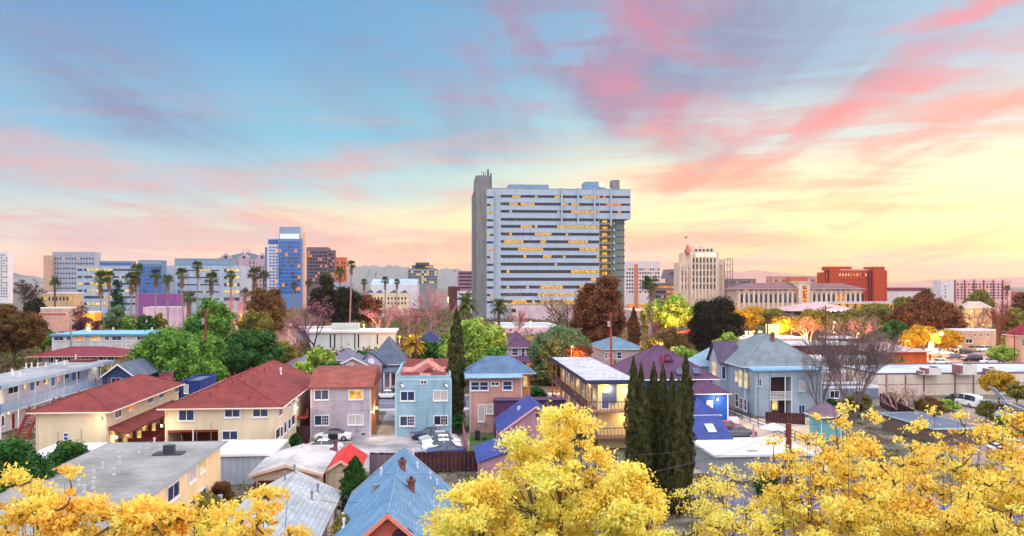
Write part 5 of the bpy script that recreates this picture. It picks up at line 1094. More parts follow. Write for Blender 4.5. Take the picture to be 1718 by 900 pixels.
# antenna pair beyond the pinkish flats: power pylon
# ============================================================ vegetation
BARK = mat('bark', (92,76,66), .95, var=.25); BARKG = mat('grey bark', (140,118,124), .95, var=.2); BARKP = mat('pink grey twigs', (150,112,122), .9, var=.2)
LM = dict(
 lemon=leafmat('lemon leaves', [(206,160,70),(246,220,92),(252,238,120),(248,246,156),(214,220,110)], .5),
 green=leafmat('fresh green leaves', [(32,66,26),(70,118,40),(112,160,58),(158,196,90)]),
 dgreen=leafmat('deep green leaves', [(24,58,30),(40,84,38),(60,112,44),(84,132,56)]),
 lime=leafmat('lime leaves', [(66,104,38),(124,158,56),(168,194,84),(206,220,124)]),
 olive=leafmat('olive leaves', [(84,84,42),(116,112,50),(140,134,60),(164,150,72)]),
 autumn=leafmat('russet green leaves', [(74,60,34),(108,70,42),(130,92,50),(96,104,48)]),
 rust=leafmat('dark russet leaves', [(52,32,24),(96,56,38),(132,76,46),(156,108,68)]),
 dark=leafmat('blackish evergreen leaves', [(22,24,18),(34,34,22),(46,42,26),(54,52,34)]),
 purple=leafmat('purple brown leaves', [(56,36,52),(84,50,74),(106,62,84),(70,66,50)]),
 pinkbud=leafmat('pink buds', [(140,88,110),(172,112,130),(196,140,150),(150,110,110)]),
 conif=leafmat('conifer needles', [(22,54,48),(34,76,60),(52,96,70),(66,110,84)]),
 cyp=leafmat('cypress sprays', [(40,46,26),(74,80,46),(102,104,64),(130,126,84)], ns=2.2),
 yellow=leafmat('yellow leaves', [(204,136,60),(248,208,84),(252,230,106),(250,242,144),(216,214,104)], .5),
 orange=leafmat('orange yellow leaves', [(226,150,70),(250,206,88),(252,228,108),(248,238,132),(212,210,100)], .5),
 frond=leafmat('palm fronds', [(44,62,36),(66,84,44),(92,106,54),(112,120,64)]),
 dead=leafmat('dead fronds', [(110,84,60),(140,108,76),(160,124,90)]),
 warm=leafmat('amber and lamp lit leaves', [(150,120,30),(190,150,40),(214,172,50),(170,160,60)]),  # amber tone also carries lamp light on the glowing trees
 sage=leafmat('sage green leaves', [(70,100,66),(96,128,84),(122,150,104),(60,84,52)]),
)
def rdir(rs, n):
    v = rs.normal(size=(n, 3)); return v/np.linalg.norm(v, axis=1, keepdims=True)
def leaves(cs, size, rs, up=.3, asp=.55, jit=.5, outward=None, ow=.8):
    """diamond leaves at points cs"""
    n = len(cs); nrm = rdir(rs, n)
    if outward is not None: nrm = nrm*(1-ow*.5)+outward*ow
    nrm[:, 2] += up; nrm /= np.linalg.norm(nrm, axis=1, keepdims=True)
    a = np.cross(nrm, rdir(rs, n)); a /= np.linalg.norm(a, axis=1, keepdims=True)+1e-9; b = np.cross(nrm, a)
    s = size*(1+rs.uniform(-jit, jit, (n, 1)))
    out = np.empty((n, 4, 3)); out[:, 0] = cs-a*s; out[:, 1] = cs-b*s*asp+a*s*.15; out[:, 2] = cs+a*s; out[:, 3] = cs+b*s*asp+a*s*.1
    return out.reshape(-1, 3)
def clumps(rs, K, rx, ry, rz, cz, rc, n, size, up=.3, hollow=.5, low=-.35, squash=.75, **k):
    """leaf clouds round K bough ends that fill an ellipsoid crown; returns verts, bough centres"""
    cen = []; 
    while len(cen) < K:
        p = rs.uniform(-1, 1, 3); r = np.linalg.norm(p)
        if r > 1 or r < hollow*rs.uniform(.3, 1.1): continue
        if p[2] < low*1.6: continue
        cen.append(p*np.array([rx, ry, rz])*.86+np.array([0, 0, cz]))
    cen = np.array(cen); allp = []; allo = []
    R0 = rc*rs.uniform(.55, 1.35, K)
    for c, r in zip(cen, R0):
        m = max(6, int(n*(r/rc)**2)); d = rdir(rs, m); rad = r*(rs.uniform(.2, 1.0, (m, 1))**.5)*(1+.28*np.sin(d[:, :1]*5+c[0]*3)*np.sin(d[:, 1:2]*6+c[2]*2))*rs.uniform(.75, 1.3, (m, 1))
        p = d*rad; p[:, 2] *= squash
        allp.append(c+p); allo.append(d)
    P = np.concatenate(allp); O = np.concatenate(allo)
    return leaves(P, size, rs, up, outward=O, **k), cen
def limbs(m, rs, cen, h0, base_r, bark, trunk_h, maxl=40, segs=6, lean=(0,0)):
    top = Vector((lean[0], lean[1], trunk_h)); pts = [Vector((0,0,-.3)), Vector((lean[0]*.3, lean[1]*.3, trunk_h*.45)), top]
    m.tube(pts[0], pts[1], base_r*1.15, base_r*.85, bark, segs+2); m.tube(pts[1], pts[2], base_r*.85, base_r*.6, bark, segs+2)
    for c in cen[:maxl]:
        c = Vector(c); s = pts[1].lerp(pts[2], rs.uniform(.3, 1)); mid = s.lerp(c, .5)+Vector((rs.uniform(-.1,.1), rs.uniform(-.1,.1), .08))*(c-s).length
        r = base_r*rs.uniform(.28, .42); m.tube(s, mid, r, r*.6, bark, segs-1, False); m.tube(mid, c, r*.6, r*.15, bark, segs-1, False)
TI = [0]
def tree(kind, px, pbase, ptop, pw, label, Y=None, leaf='green', cat='tree', name='tree', size=None, K=None, dens=1.0, crown=.72, bark=BARK, group=None, hollow=.5, h=None, rcf=.30, low=-.35, squash=.75, up=.3, zb=0.0):
    """px: picture x of the trunk; pbase: picture y where it meets the ground (or Y); ptop/pw: crown top and width in the picture"""
    TI[0] += 1; rs = np.random.RandomState(100+TI[0])
    if Y is None: g = atz(px, pbase, 0); Y = g.y
    X = XY(px, Y); h = h or max(1.0, ZY(px, ptop, Y)-zb); w = XY(px+pw/2, Y)-XY(px-pw/2, Y)
    t = thing(name, label, cat, (X, Y, zb), 0, group)
    crz = h*crown/2; cz = h-crz; rx = w/2
    pixel = Y/852.0
    size = size or max(.10, min(.45, pixel*1.15)); 
    K = K or int(np.clip(46*dens, 16, 110)); rc = rcf*.92*max(w/2, (w/2*crz)**.5)
    area = 4*math.pi*rc*rc*.6; n = int(np.clip(area/(size*size*.55)*1.3*dens, 25, 2600))
    v, cen = clumps(rs, K, rx, rx*.9, crz, cz, rc, n, size, hollow=hollow, low=low, squash=squash, up=up)
    tb = MB(); limbs(tb, rs, cen, h, max(.1, h*.028), bark, max(.3, cz-crz*.55)); tb.build('trunk', t)
    np_mesh('crown', v, None, LM[leaf], t); return t
def bare(px, ptop, pw, label, Y=None, pbase=None, bark=BARKP, levels=5, leaf=None, name='bare_tree', group=None, forks=3, r0=None, spread=.55, nbud=4, stems=1, bsize=None):
    TI[0] += 1; rs = np.random.RandomState(300+TI[0]); 
    if Y is None: Y = atz(px, pbase, 0).y
    X = XY(px, Y); h = ZY(px, ptop, Y); w = XY(px+pw/2, Y)-XY(px-pw/2, Y); t = thing(name, label, 'tree', (X, Y, 0), 0, group)
    m = MB(); tips = []; thick = max(.013, Y/852*.14)
    def grow(p, d, L_, r, lv):
        mid = p+d*L_*.55+Vector(rs.uniform(-.07,.07,3))*L_; q = p+d*L_+Vector(rs.uniform(-.05,.05,3))*L_
        n = 6 if lv == 0 else (4 if lv < 3 else 3)
        m.tube(p, mid, r, r*.85, bark, n, False); m.tube(mid, q, r*.85, r*.62, bark, n, False)
        if lv >= levels: tips.append(q); return
        for k in range(forks if lv < levels-1 else 3):
            a = rs.uniform(0, 2*math.pi); nd = (d+Vector((math.cos(a)*spread, math.sin(a)*spread, rs.uniform(-.12,.30)))*(rs.uniform(.7,1.35))).normalized()
            grow(q if k < 2 else mid, nd, L_*rs.uniform(.62,.86), max(thick, r*.6), lv+1)
    r = r0 or h*.022
    for s in range(stems):
        a = s*2.4; d0 = Vector((math.cos(a)*.35, math.sin(a)*.35, 1)).normalized() if stems > 1 else Vector((0,0,1)); grow(Vector((0,0,-.2)), d0, h*.27, r, 0)
    # fit into the wanted height and width
    A = np.array([tuple(v) for v in m.v]); sx = (w/2)/max(1e-3, np.percentile(np.abs(A[:,0]), 99)); sz = h/A[:,2].max()
    m.v = [(v[0]*sx, v[1]*sx, v[2]*sz) for v in m.v]; m.build('trunk', t)
    if leaf:
        T = np.array([(q.x*sx, q.y*sx, q.z*sz) for q in tips]); T = np.repeat(T, nbud, 0)+rs.normal(size=(len(T)*nbud, 3))*(w*.022)
        np_mesh('crown', leaves(T, bsize or max(.07, Y/852*.55), rs), None, LM[leaf], t)
    return t
def fan_palm(px, ptop, label, Y=None, pbase=None, pw=20, skirt=.9, group='tall fan palms in front of the civic offices', leaf='frond', name='fan_palm', th=.26, lean=0):
    pw = pw*(1+.16*math.sin(px*7.3))
    TI[0] += 1; rs = np.random.RandomState(500+TI[0])
    if Y is None: Y = atz(px, pbase, 0).y
    X = XY(px, Y); H_ = ZY(px, ptop, Y); R_ = (XY(px+pw/2, Y)-XY(px-pw/2, Y))/2; t = thing(name, label, 'palm', (X, Y, 0), rs.uniform(0, 6), group)
    hz = H_-R_*.95; m = MB(); lx = lean; P = [Vector((lx*math.sin(s*math.pi/2), 0, s*hz)) for s in (0,.3,.6,.85,1)]
    for i in range(4): m.tube(P[i], P[i+1], th*(1.35 if i == 0 else 1.0), th*.95, BARKG, 7)
    m.build('trunk', t); V = []; D = []
    def fan(c, d, L_, wd, n, out, droop):
        d = d/np.linalg.norm(d); side = np.cross(d, [0,0,1.0]); side /= np.linalg.norm(side)+1e-9; upv = np.cross(side, d)
        hub = c+d*L_*.45
        out.append([c, c+side*.03*L_, hub+side*.03*L_, hub-side*.03*L_])
        for k in range(n):
            a = (k/(n-1)-.5)*2.6; r = L_*.58*(1-.18*abs(a)/1.3); dd = d*math.cos(a)+side*math.sin(a); tip = hub+dd*r; tip = tip+np.array([0,0,-droop*L_*.22*rs.uniform(.5,1.4)])
            p = np.cross(dd, upv); out.append([hub, hub+dd*r*.6+p*wd*L_, tip, hub+dd*r*.6-p*wd*L_])
    c = np.array([lx, 0, hz])
    for i in range(46):
        el = rs.uniform(-.55, 1.35); a = rs.uniform(0, 6.283); d = np.array([math.cos(a)*math.cos(el), math.sin(a)*math.cos(el), math.sin(el)])
        fan(c+np.array([0,0,rs.uniform(-.1,.1)*R_]), d, R_*rs.uniform(.85,1.1), .05, 7, V, 1.0 if el < .6 else .4)
    np_mesh('crown', np.array(V).reshape(-1,3), None, LM[leaf], t)
    if skirt:
        for i in range(40):
            a = rs.uniform(0, 6.283); el = rs.uniform(-1.45,-1.1); zz = hz-rs.uniform(0, skirt)*R_*1.6
            d = np.array([math.cos(a)*math.cos(el), math.sin(a)*math.cos(el), math.sin(el)]); fan(np.array([lx+math.cos(a)*th, math.sin(a)*th, zz]), d, R_*.55, .08, 4, D, .4)
        np_mesh('skirt', np.array(D).reshape(-1,3), None, LM['dead'], t)
    return t
def date_palm(px, ptop, pw, label, Y=None, pbase=None, leaf='frond', th=.45):
    TI[0] += 1; rs = np.random.RandomState(700+TI[0])
    if Y is None: Y = atz(px, pbase, 0).y
    X = XY(px, Y); H_ = ZY(px, ptop, Y); R_ = (XY(px+pw/2, Y)-XY(px-pw/2, Y))/2; t = thing('date_palm', label, 'palm', (X, Y, 0), 0)
    hz = H_-R_*.62; m = MB(); m.tube((0,0,-.2),(0,0,hz),th*1.1,th*.9,BARK,9); m.ball((0,0,hz),th*1.5,th*1.5,th*1.6,BARK,8,6); m.build('trunk', t); V = []
    for i in range(54):
        el = rs.uniform(-.25,1.4); a = rs.uniform(0,6.283); L_ = R_*rs.uniform(.95,1.2); p = np.array([0,0,hz]); d = np.array([math.cos(a)*math.cos(el), math.sin(a)*math.cos(el), math.sin(el)])
        side = np.array([-math.sin(a), math.cos(a), 0]); n = 9
        for k in range(n):
            q = p+d*L_/n; w = L_*.13*math.sin(math.pi*(k+1.3)/(n+1.6))+.02
            for sgn in (-1, 1):
                V.append([p, q, q+side*sgn*w+d*L_*.07-np.array([0,0,w*.35]), p+side*sgn*w*.9+d*L_*.03-np.array([0,0,w*.35])]) if k % 2 else V.append([p, p+(q-p)*.7, q+side*sgn*w+d*L_*.05-np.array([0,0,w*.2]), p+side*sgn*w*.5])
            p = q; d = d+np.array([0,0,-.16-.04*k*.3]); d = d/np.linalg.norm(d)
    np_mesh('crown', np.array(V).reshape(-1,3), None, LM[leaf], t); return t
def cypress(px, ptop, pw, label, Y=None, pbase=None, group=None, leaf='cyp', dens=1.0, name='cypress'):
    TI[0] += 1; rs = np.random.RandomState(900+TI[0])
    if Y is None: Y = atz(px, pbase, 0).y
    X = XY(px, Y); h = ZY(px, ptop, Y); r = (XY(px+pw/2, Y)-XY(px-pw/2, Y))/2; t = thing(name, label, 'cypress', (X, Y, 0), 0, group)
    m = MB(); m.tube((0,0,-.2),(0,0,h*.8),r*.22,.04,BARK,6); m.build('trunk', t); sz = max(.09, Y/852*1.0); n = int(2*math.pi*r*h*.8/(sz*sz*.5)*1.9*dens)
    z = rs.uniform(.02, 1, n)**.9; prof = np.where(z < .25, .65+.35*z/.25, np.where(z < .7, 1.0, np.maximum(0, (1-z)/.3))**.8)
    a = rs.uniform(0, 2*math.pi, n); lump = 1+.24*np.sin(a*3+z*16+TI[0])+.20*np.sin(a*5-z*37+TI[0])+.16*np.sin(a*2+z*71)
    rr = r*prof*lump*rs.uniform(.55, 1.02, n)**.5; P = np.stack([rr*np.cos(a), rr*np.sin(a), z*h], 1)
    O = np.stack([np.cos(a), np.sin(a), np.full(n, .25)], 1)
    nrm = O+rdir(rs, n)*.5; nrm /= np.linalg.norm(nrm, axis=1, keepdims=True); upv = np.stack([np.cos(a)*.35, np.sin(a)*.35, np.ones(n)], 1)+rdir(rs, n)*.25
    b = np.cross(nrm, upv); b /= np.linalg.norm(b, axis=1, keepdims=True); s = sz*rs.uniform(.7,1.3,(n,1)); out = np.empty((n,4,3)); out[:,0] = P-upv*s*1.1; out[:,1] = P-b*s*.45; out[:,2] = P+upv*s*1.3; out[:,3] = P+b*s*.45
    np_mesh('crown', out.reshape(-1,3), None, LM[leaf], t); return t
def conifer(px, ptop, pw, label, Y, leaf='conif'):
    TI[0] += 1; rs = np.random.RandomState(1100+TI[0]); X = XY(px, Y); h = ZY(px, ptop, Y); r = (XY(px+pw/2, Y)-XY(px-pw/2, Y))/2
    t = thing('conifer', label, 'tree', (X, Y, 0)); m = MB(); m.tube((0,0,-.2),(0,0,h*.97),h*.02,.03,BARK,6); P = []
    for i in range(60):
        z = rs.uniform(.15,.98); a = rs.uniform(0,6.283); L_ = r*(1-z)**.75*rs.uniform(.7,1.15); m.tube((0,0,z*h),(L_*math.cos(a),L_*math.sin(a),z*h-L_*.2),.06,.02,BARK,3,False)
        q = rs.uniform(.15,1.05,46)[:,None]; P.append(np.array([[L_*math.cos(a),L_*math.sin(a),-L_*.2]])*q+np.array([0,0,z*h])+rs.normal(size=(46,3))*np.array([.16,.16,.09])*r*.9)
    m.build('trunk', t); np_mesh('crown', leaves(np.concatenate(P), max(.2, Y/852*1.0), rs, .6), None, LM[leaf], t)
# ---- mid-left
bare(40, 470, 62, 'dark purple brown tree left of the date palm', Y=330, leaf='purple', nbud=10, bark=BARK)
tree('b', 24, 0, 508, 92, 'big russet and green tree at the left edge beyond the balconies', Y=185, leaf='autumn', dens=1.2, crown=.8)
tree('b', 72, 0, 543, 44, 'small bright green tree beside the russet tree', Y=215, leaf='green')
date_palm(92, 466, 24, 'small dark date palm standing above the tan terrace', Y=400)
bare(122, 508, 44, 'leafless purple tree before the rose building', Y=290, leaf='purple', nbud=5)
tree('b', 58, 0, 498, 44, 'dark bushy tree under the purple brown one', Y=320, leaf='dark', dens=.7)
conifer(196, 470, 40, 'bluish conifer between the left fan palms', 380)
for px, pt, w, l in ((169,452,21,'first fan palm from the left in front of the lit civic windows'),(182,453,17,'fan palm crowding close behind the first one'),(217,455,19,'fan palm left of the tallest bushy palm'),
    (231,440,20,'tall bushy fan palm left of the dark glass block'),(228,462,17,'short fan palm tucked under the tall bushy one'),(259,449,20,'fan palm in front of the dark glass block'),(282,458,20,'shaggy fan palm with green tiers of fronds over the violet theatre'),
    (309,448,19,'fan palm right of the shaggy one'),(331,436,18,'tallest slender fan palm before the civic wing'),(354,454,19,'fan palm under the lit penthouse bay'),(387,452,18,'fan palm against the lit corner windows'),
    (428,446,19,'fan palm left of the slim white tower'),(445,452,16,'fan palm at the foot of the slim white tower'),(494,472,12,'small fan palm before the blue glass tower'),(519,469,12,'small fan palm left of the brown tower'),(409,482,14,'small fan palm beside the pink bare tree')):
    fan_palm(px, pt, l, Y=300 if w > 15 else 340, pw=w*1.4, lean=rn.uniform(-.8,.8), skirt=1.5 if px == 282 else .9)
fan_palm(317, 486, 'squat palm with thick hanging skirt', Y=285, pw=26, skirt=1.0)
tree('b', 193, 0, 509, 36, 'pale spiky tree among the left palm trunks', Y=262, leaf='sage')
tree('b', 148, 0, 530, 50, 'bare looking scrub tree by the yellow kiosk', Y=270, leaf='purple', dens=.6)
tree('b', 245, 0, 527, 34, 'dark round shrub tree between palm trunks', Y=250, leaf='dgreen'); tree('b', 216, 0, 530, 22, 'narrow green shrub among the palm trunks', Y=245, leaf='green'); tree('b', 268, 0, 524, 24, 'yellow green shrub tree below the violet theatre', Y=255, leaf='olive')
fan_palm(547, 455, 'stout dark palm above the black evergreen', Y=300, pw=34, skirt=1.4); fan_palm(569, 446, 'fan palm touched by orange light, left of the tallest pair member', Y=300, pw=20, lean=-.6)
fan_palm(585, 436, 'very tall slender fan palm right of the orange lit block', Y=280, pw=22, lean=-1.2)
for px, pt, w, l in ((611,467,14,'small fan palm left of the terrace of flats'),(646,463,15,'small fan palm in front of the convention hall'),(666,467,14,'small fan palm right of centre of the convention hall')): fan_palm(px, pt, l, Y=420, pw=w*1.2, group='small palms in front of the convention hall')
date_palm(783, 497, 50, 'round date palm behind the lone cypress tip', Y=225); date_palm(837, 505, 38, 'date palm with clear trunk in front of the great tower', Y=235)
fan_palm(1091, 459, 'tall fan palm with long shaggy skirt right of the russet eucalyptus', Y=180, pw=40, skirt=1.9, group=None, th=.3)
fan_palm(1690, 478, 'tiny distant palm beside the pinkish flats', Y=420, pw=12, group=None)
fan_palm(1596, 514, 'thin palm in front of the ochre apartments', Y=280, pw=12, group='thin palms before the ochre apartments'); fan_palm(1612, 512, 'second thin palm before the ochre apartments', Y=280, pw=12, group='thin palms before the ochre apartments')
tree('b', 352, 0, 496, 92, 'large feathery green tree behind the brown utility pole', Y=190, leaf='green', dens=.9, hollow=.3)
tree('b', 335, 0, 540, 70, 'dark green tree below the feathery one', Y=170, leaf='dgreen')
bare(398, 482, 42, 'pink bare tree lit orange from below', Y=260, leaf='pinkbud', nbud=3)
tree('b', 449, 0, 480, 72, 'tall russet and olive tree left of the pink bare one', Y=240, leaf='autumn', crown=.85, dens=1.1); 
tree('b', 430, 0, 520, 70, 'yellowish scrub tree before the pale warehouse', Y=200, leaf='olive', dens=.6)
bare(526, 498, 84, 'wide pink budding tree left of the white hall', Y=205, leaf='pinkbud', nbud=5, bark=mat('purple bark',(96,58,80),.9))
bare(500, 512, 70, 'greyish bare tree beside the wide pink one', Y=240, leaf='olive', nbud=2)
tree('b', 545, 0, 462, 44, 'black green evergreen under the stout palm', Y=285, leaf='dark', crown=.8); tree('b', 580, 0, 478, 56, 'dark cedar right of the tall palm trunks', Y=290, leaf='dark', crown=.85); tree('b', 618, 0, 492, 50, 'brown evergreen left of the pink orchard trees', Y=300, leaf='rust', dens=.8)
bare(646, 505, 84, 'wide reddish pink leafless tree behind the white hall', Y=265, leaf='pinkbud', nbud=5); bare(722, 482, 90, 'tall greyish pink leafless tree left of the great tower', Y=280, leaf='pinkbud', nbud=4); bare(690, 512, 60, 'low rosy bare tree between the two wide ones', Y=262, leaf='pinkbud', nbud=4)
bare(868, 516, 34, 'low lilac bare tree before the pink podium', Y=260, leaf='pinkbud', nbud=4)
tree('b', 300, 640, 557, 152, 'broad bright green tree behind the left red roof', Y=152, leaf='green', dens=1.7, crown=.85, low=-.6)
tree('b', 352, 0, 592, 54, 'rounded green tree touching the right red roof', Y=140, leaf='green', crown=.9)
tree('b', 420, 0, 556, 110, 'wide deep green tree behind the right red roof', Y=165, leaf='dgreen', dens=1.3, crown=.9, low=-.7); tree('b', 388, 0, 575, 66, 'deep green bushy tree left of the mauve cottage', Y=160, leaf='dgreen', crown=.9); tree('b', 470, 0, 574, 60, 'yellow green hedge tree above the mauve cottage', Y=185, leaf='olive', crown=.9)
tree('b', 538, 0, 578, 52, 'airy lime green tree over the turquoise cottage', Y=150, leaf='lime', dens=.8, hollow=.2); tree('b', 508, 0, 602, 40, 'low lime green tree in front of the turquoise cottage', Y=140, leaf='lime', dens=.8, crown=.9); tree('b', 562, 0, 600, 30, 'dark shrub left of the grey violet roof', Y=142, leaf='dgreen', crown=.9)
tree('b', 607, 0, 586, 38, 'clipped green hedge tree in front of the white hall', Y=190, leaf='dgreen', crown=.9)
date_palm(694, 566, 44, 'rusty old palm under the twin orange lamps', Y=168, leaf='warm'); tree('b', 718, 0, 566, 44, 'dark green tree right of the thin utility pole', Y=175, leaf='dgreen', crown=.9)
tree('b', 796, 0, 527, 108, 'big yellow green tree behind the lone cypress and pink house', Y=150, leaf='lime', dens=1.6, crown=.85, low=-.7); tree('b', 772, 0, 545, 64, 'fresh green tree left flank of the big yellow green one', Y=156, leaf='green', crown=.9)
tree('b', 830, 0, 570, 60, 'green tree between the pink house and the mauve house', Y=140, leaf='green', crown=.9)
bare(936, 488, 74, 'spreading brown bare tree with amber leaves before the tower', Y=215, leaf='warm', nbud=2, bark=BARK)
tree('b', 1006, 0, 456, 74, 'tall russet eucalyptus right of the bare brown tree', Y=205, leaf='rust', dens=1.9, crown=.92, low=-.9, hollow=.2); tree('b', 988, 0, 480, 48, 'darker left trunk mass of the eucalyptus pair', Y=212, leaf='rust', dens=1.2, crown=.95, low=-.9)
tree('b', 938, 0, 548, 104, 'weeping grey green pepper tree behind the motel roof', Y=160, leaf='sage', dens=1.6, crown=.95, low=-.8); tree('b', 975, 0, 572, 60, 'red lit tree at the right flank of the pepper tree', Y=152, leaf='rust', crown=.95, dens=.9)
cypress(1063, 518, 17, 'short dark cypress before the fan palm trunk', Y=190, leaf='rust')
tree('b', 1128, 0, 492, 82, 'pale green tree left of the black evergreen', Y=250, leaf='lime', dens=1.0); tree('b', 1100, 0, 508, 50, 'olive tree beside the tall palm trunk', Y=265, leaf='olive')
tree('b', 1199, 0, 494, 82, 'large almost black evergreen below the courthouse', Y=200, leaf='dark', dens=1.9, crown=.9, low=-.8)
tree('b', 1124, 0, 552, 72, 'rusty round tree lit by the orange street lamp', Y=185, leaf='autumn', crown=.9); bare(1086, 530, 44, 'small dark red bare tree by the palm trunk', Y=215, leaf='rust', nbud=3)
tree('b', 1148, 0, 575, 50, 'lime green shrub tree right of the plum roof', Y=150, leaf='lime', crown=.95); tree('b', 1218, 0, 556, 44, 'pale green tree left of the Victorian roof', Y=170, leaf='lime', crown=.9); tree('b', 1168, 0, 588, 44, 'green bush under the plum roof ridge', Y=146, leaf='green', crown=.95)
tree('b', 1090, 0, 556, 50, 'yellowish leafy tree behind the plum roof', Y=160, leaf='olive', crown=.9, dens=.7)
tree('b', 1256, 0, 512, 56, 'amber lit tree right of the black evergreen', Y=280, leaf='warm', dens=.9); tree('b', 1292, 0, 516, 54, 'olive tree before the courthouse wing', Y=290, leaf='olive'); tree('b', 1318, 0, 528, 46, 'glowing yellow tree by the traffic light', Y=255, leaf='warm', dens=.8)
tree('b', 1366, 0, 516, 50, 'green topped tree left of the pavilion lamps', Y=262, leaf='olive'); bare(1360, 530, 60, 'rosy bare tree in front of the green topped one', Y=240, leaf='warm', nbud=3)
tree('b', 1424, 0, 518, 60, 'olive tree beside the pavilion roof', Y=270, leaf='olive'); tree('b', 1470, 0, 510, 60, 'yellow olive tree under the ochre apartments', Y=285, leaf='olive'); bare(1440, 528, 90, 'pale leafless scrub tree between pavilion and bare tree', Y=230, leaf='olive', nbud=2)
tree('b', 1500, 0, 536, 50, 'green tree with white fairy lights below', Y=235, leaf='dgreen'); tree('b', 1520, 0, 496, 44, 'bright olive tree before the white hall', Y=310, leaf='olive')
tree('b', 1552, 0, 506, 104, 'broad maroon brown tree above the lit car park', Y=262, leaf='rust', dens=1.5, crown=.9, low=-.7); tree('b', 1590, 0, 520, 54, 'olive brown tree right of the broad maroon one', Y=275, leaf='autumn')
tree('b', 1548, 0, 546, 54, 'small tree glowing yellow under the tall lamp', Y=226, leaf='warm', dens=1.1); tree('b', 1590, 0, 556, 60, 'tree glowing yellow right of the lit sign', Y=230, leaf='warm', dens=1.1); tree('b', 1528, 0, 562, 36, 'small orange lit tree left of the sign', Y=222, leaf='warm')
tree('b', 1641, 0, 487, 46, 'smooth olive mound of a tree before the pinkish flats', Y=360, leaf='olive', crown=.95); tree('b', 1558, 0, 482, 22, 'little red tree by the white hall', Y=400, leaf='rust'); tree('b', 1545, 0, 486, 20, 'lower red tree by the white hall', Y=402, leaf='rust')
bare(1676, 505, 56, 'tall dark red trunked tree right of the workshop', Y=215, leaf='rust', nbud=3, bark=mat('red dusk bark',(100,44,40),.9)); bare(1650, 520, 54, 'leafless mauve tree behind the workshop', Y=250, leaf='rust', nbud=2)
tree('b', 1708, 0, 520, 50, 'olive tree above the crimson roof', Y=240, leaf='olive'); tree('b', 1714, 0, 488, 24, 'dark red tree at the far right edge', Y=400, leaf='rust')
tree('b', 1681, 0, 581, 46, 'small round green tree in the car park', Y=176, leaf='lime', crown=.6); tree('b', 1676, 0, 622, 56, 'olive brown tree in front of the cream commercial building', Y=128, leaf='warm', crown=.7, dens=.9); tree('b', 1706, 0, 640, 34, 'low olive bush tree by the pale truck', Y=124, leaf='olive', crown=.8)
bare(1430, 518, 150, 'great leafless tree with many upright branches right of the Victorian house', Y=112, levels=6, bark=mat('grey violet bark',(112,94,96),.9), stems=7, r0=.12, spread=.36)
bare(1516, 640, 70, 'small leafless pinkish tree against the cream commercial wall', Y=118, bark=mat('pale pink twigs',(196,156,156),.9), levels=4, stems=2)
bare(1376, 560, 70, 'slim leafless tree beside the Victorian house corner', Y=116, levels=5, bark=mat('grey violet bark'), stems=2)
tree('b', 1560, 0, 668, 50, 'russet green tree behind the maroon board fence', Y=114, leaf='autumn', crown=.85); tree('b', 1498, 0, 664, 36, 'small olive tree at the corner of the cream commercial wall', Y=134, leaf='olive', crown=.85)
tree('b', 1590, 0, 672, 34, 'low lime tree left of the white van', Y=122, leaf='lime', crown=.9); tree('b', 1440, 0, 660, 44, 'low olive shrub tree under the great leafless tree', Y=118, leaf='olive', crown=.9); tree('b', 1395, 0, 670, 36, 'low dark shrub tree at the Victorian house corner', Y=115, leaf='dgreen', crown=.9)
tree('b', 1700, 0, 690, 50, 'green shrub tree on the pale gravel at the right edge', Y=96, leaf='green', crown=.9)
# ---- near
cypress(766, 519, 24, 'tall lone dark cypress between the pale blue and pink houses', Y=112)
cypress(760, 585, 20, 'shorter dark companion left of the lone cypress', Y=114)
for i, (px, pt, w, Y_, l) in enumerate(((1063,601,25,70,'first cypress from the left in the cypress row'),(1076,612,22,72,'short second cypress in the row'),(1080,640,24,69,'lowest shoulder cypress near the row start'),(1097,609,24,71,'third tall cypress of the row'),(1112,612,22,70,'middle cypress of the row'),
    (1127,626,24,69,'fifth cypress of the row with blunt tip'),(1139,637,22,68,'shortest cypress near the row end'),(1151,594,24,70,'tallest cypress at the right end of the row'))): cypress(px, pt, w*.98, l, Y=Y_, group='row of cypresses behind the yellow tree')
cypress(596, 767, 44, 'plump dark green conical shrub beside the red shed', Y=66, leaf='dgreen', name='conical_shrub')
tree('b', 32, 0, 716, 104, 'round dark green tree at the left edge above the orange leaves', Y=62, leaf='dgreen', dens=1.6, crown=.95, low=-.9, K=40, size=.12); tree('b', 118, 0, 728, 66, 'small round dark green tree beside the flat roofs', Y=72, leaf='dgreen', dens=1.3, crown=.9, low=-.8, size=.12)
tree('b', 374, 0, 800, 36, 'scruffy bush with reddish leaves by the garage yard', Y=70, leaf='autumn', name='bush', cat='bush', crown=.95, size=.1); tree('b', 352, 0, 822, 50, 'yellow green bush against the cream wall', Y=60, leaf='olive', name='bush', cat='bush', crown=.95, size=.1)
tree('b', 464, 0, 749, 18, 'little clipped green bush by the parking court', Y=92, leaf='dgreen', name='bush', cat='bush', crown=.95, size=.1); tree('b', 496, 0, 726, 18, 'small shrub against the lavender house fence', Y=98, leaf='dgreen', name='bush', cat='bush', crown=.95, size=.1)
tree('b', 902, 0, 645, 30, 'low hedge beside the teal car', Y=126, leaf='dgreen', name='bush', cat='bush', crown=.95); tree('b', 768, 0, 690, 20, 'ivy bush at the foot of the lone cypress', Y=108, leaf='dgreen', name='bush', cat='bush', crown=.95)
tree('b', 575, 0, 858, 40, 'dark grassy shrub between the two shingled roofs', Y=52, leaf='olive', name='bush', cat='bush', crown=.95, size=.08)
tree('b', 1290, 0, 782, 40, 'dark green bush below the white flat roof', Y=70, leaf='dgreen', name='bush', cat='bush', crown=.95, size=.1)
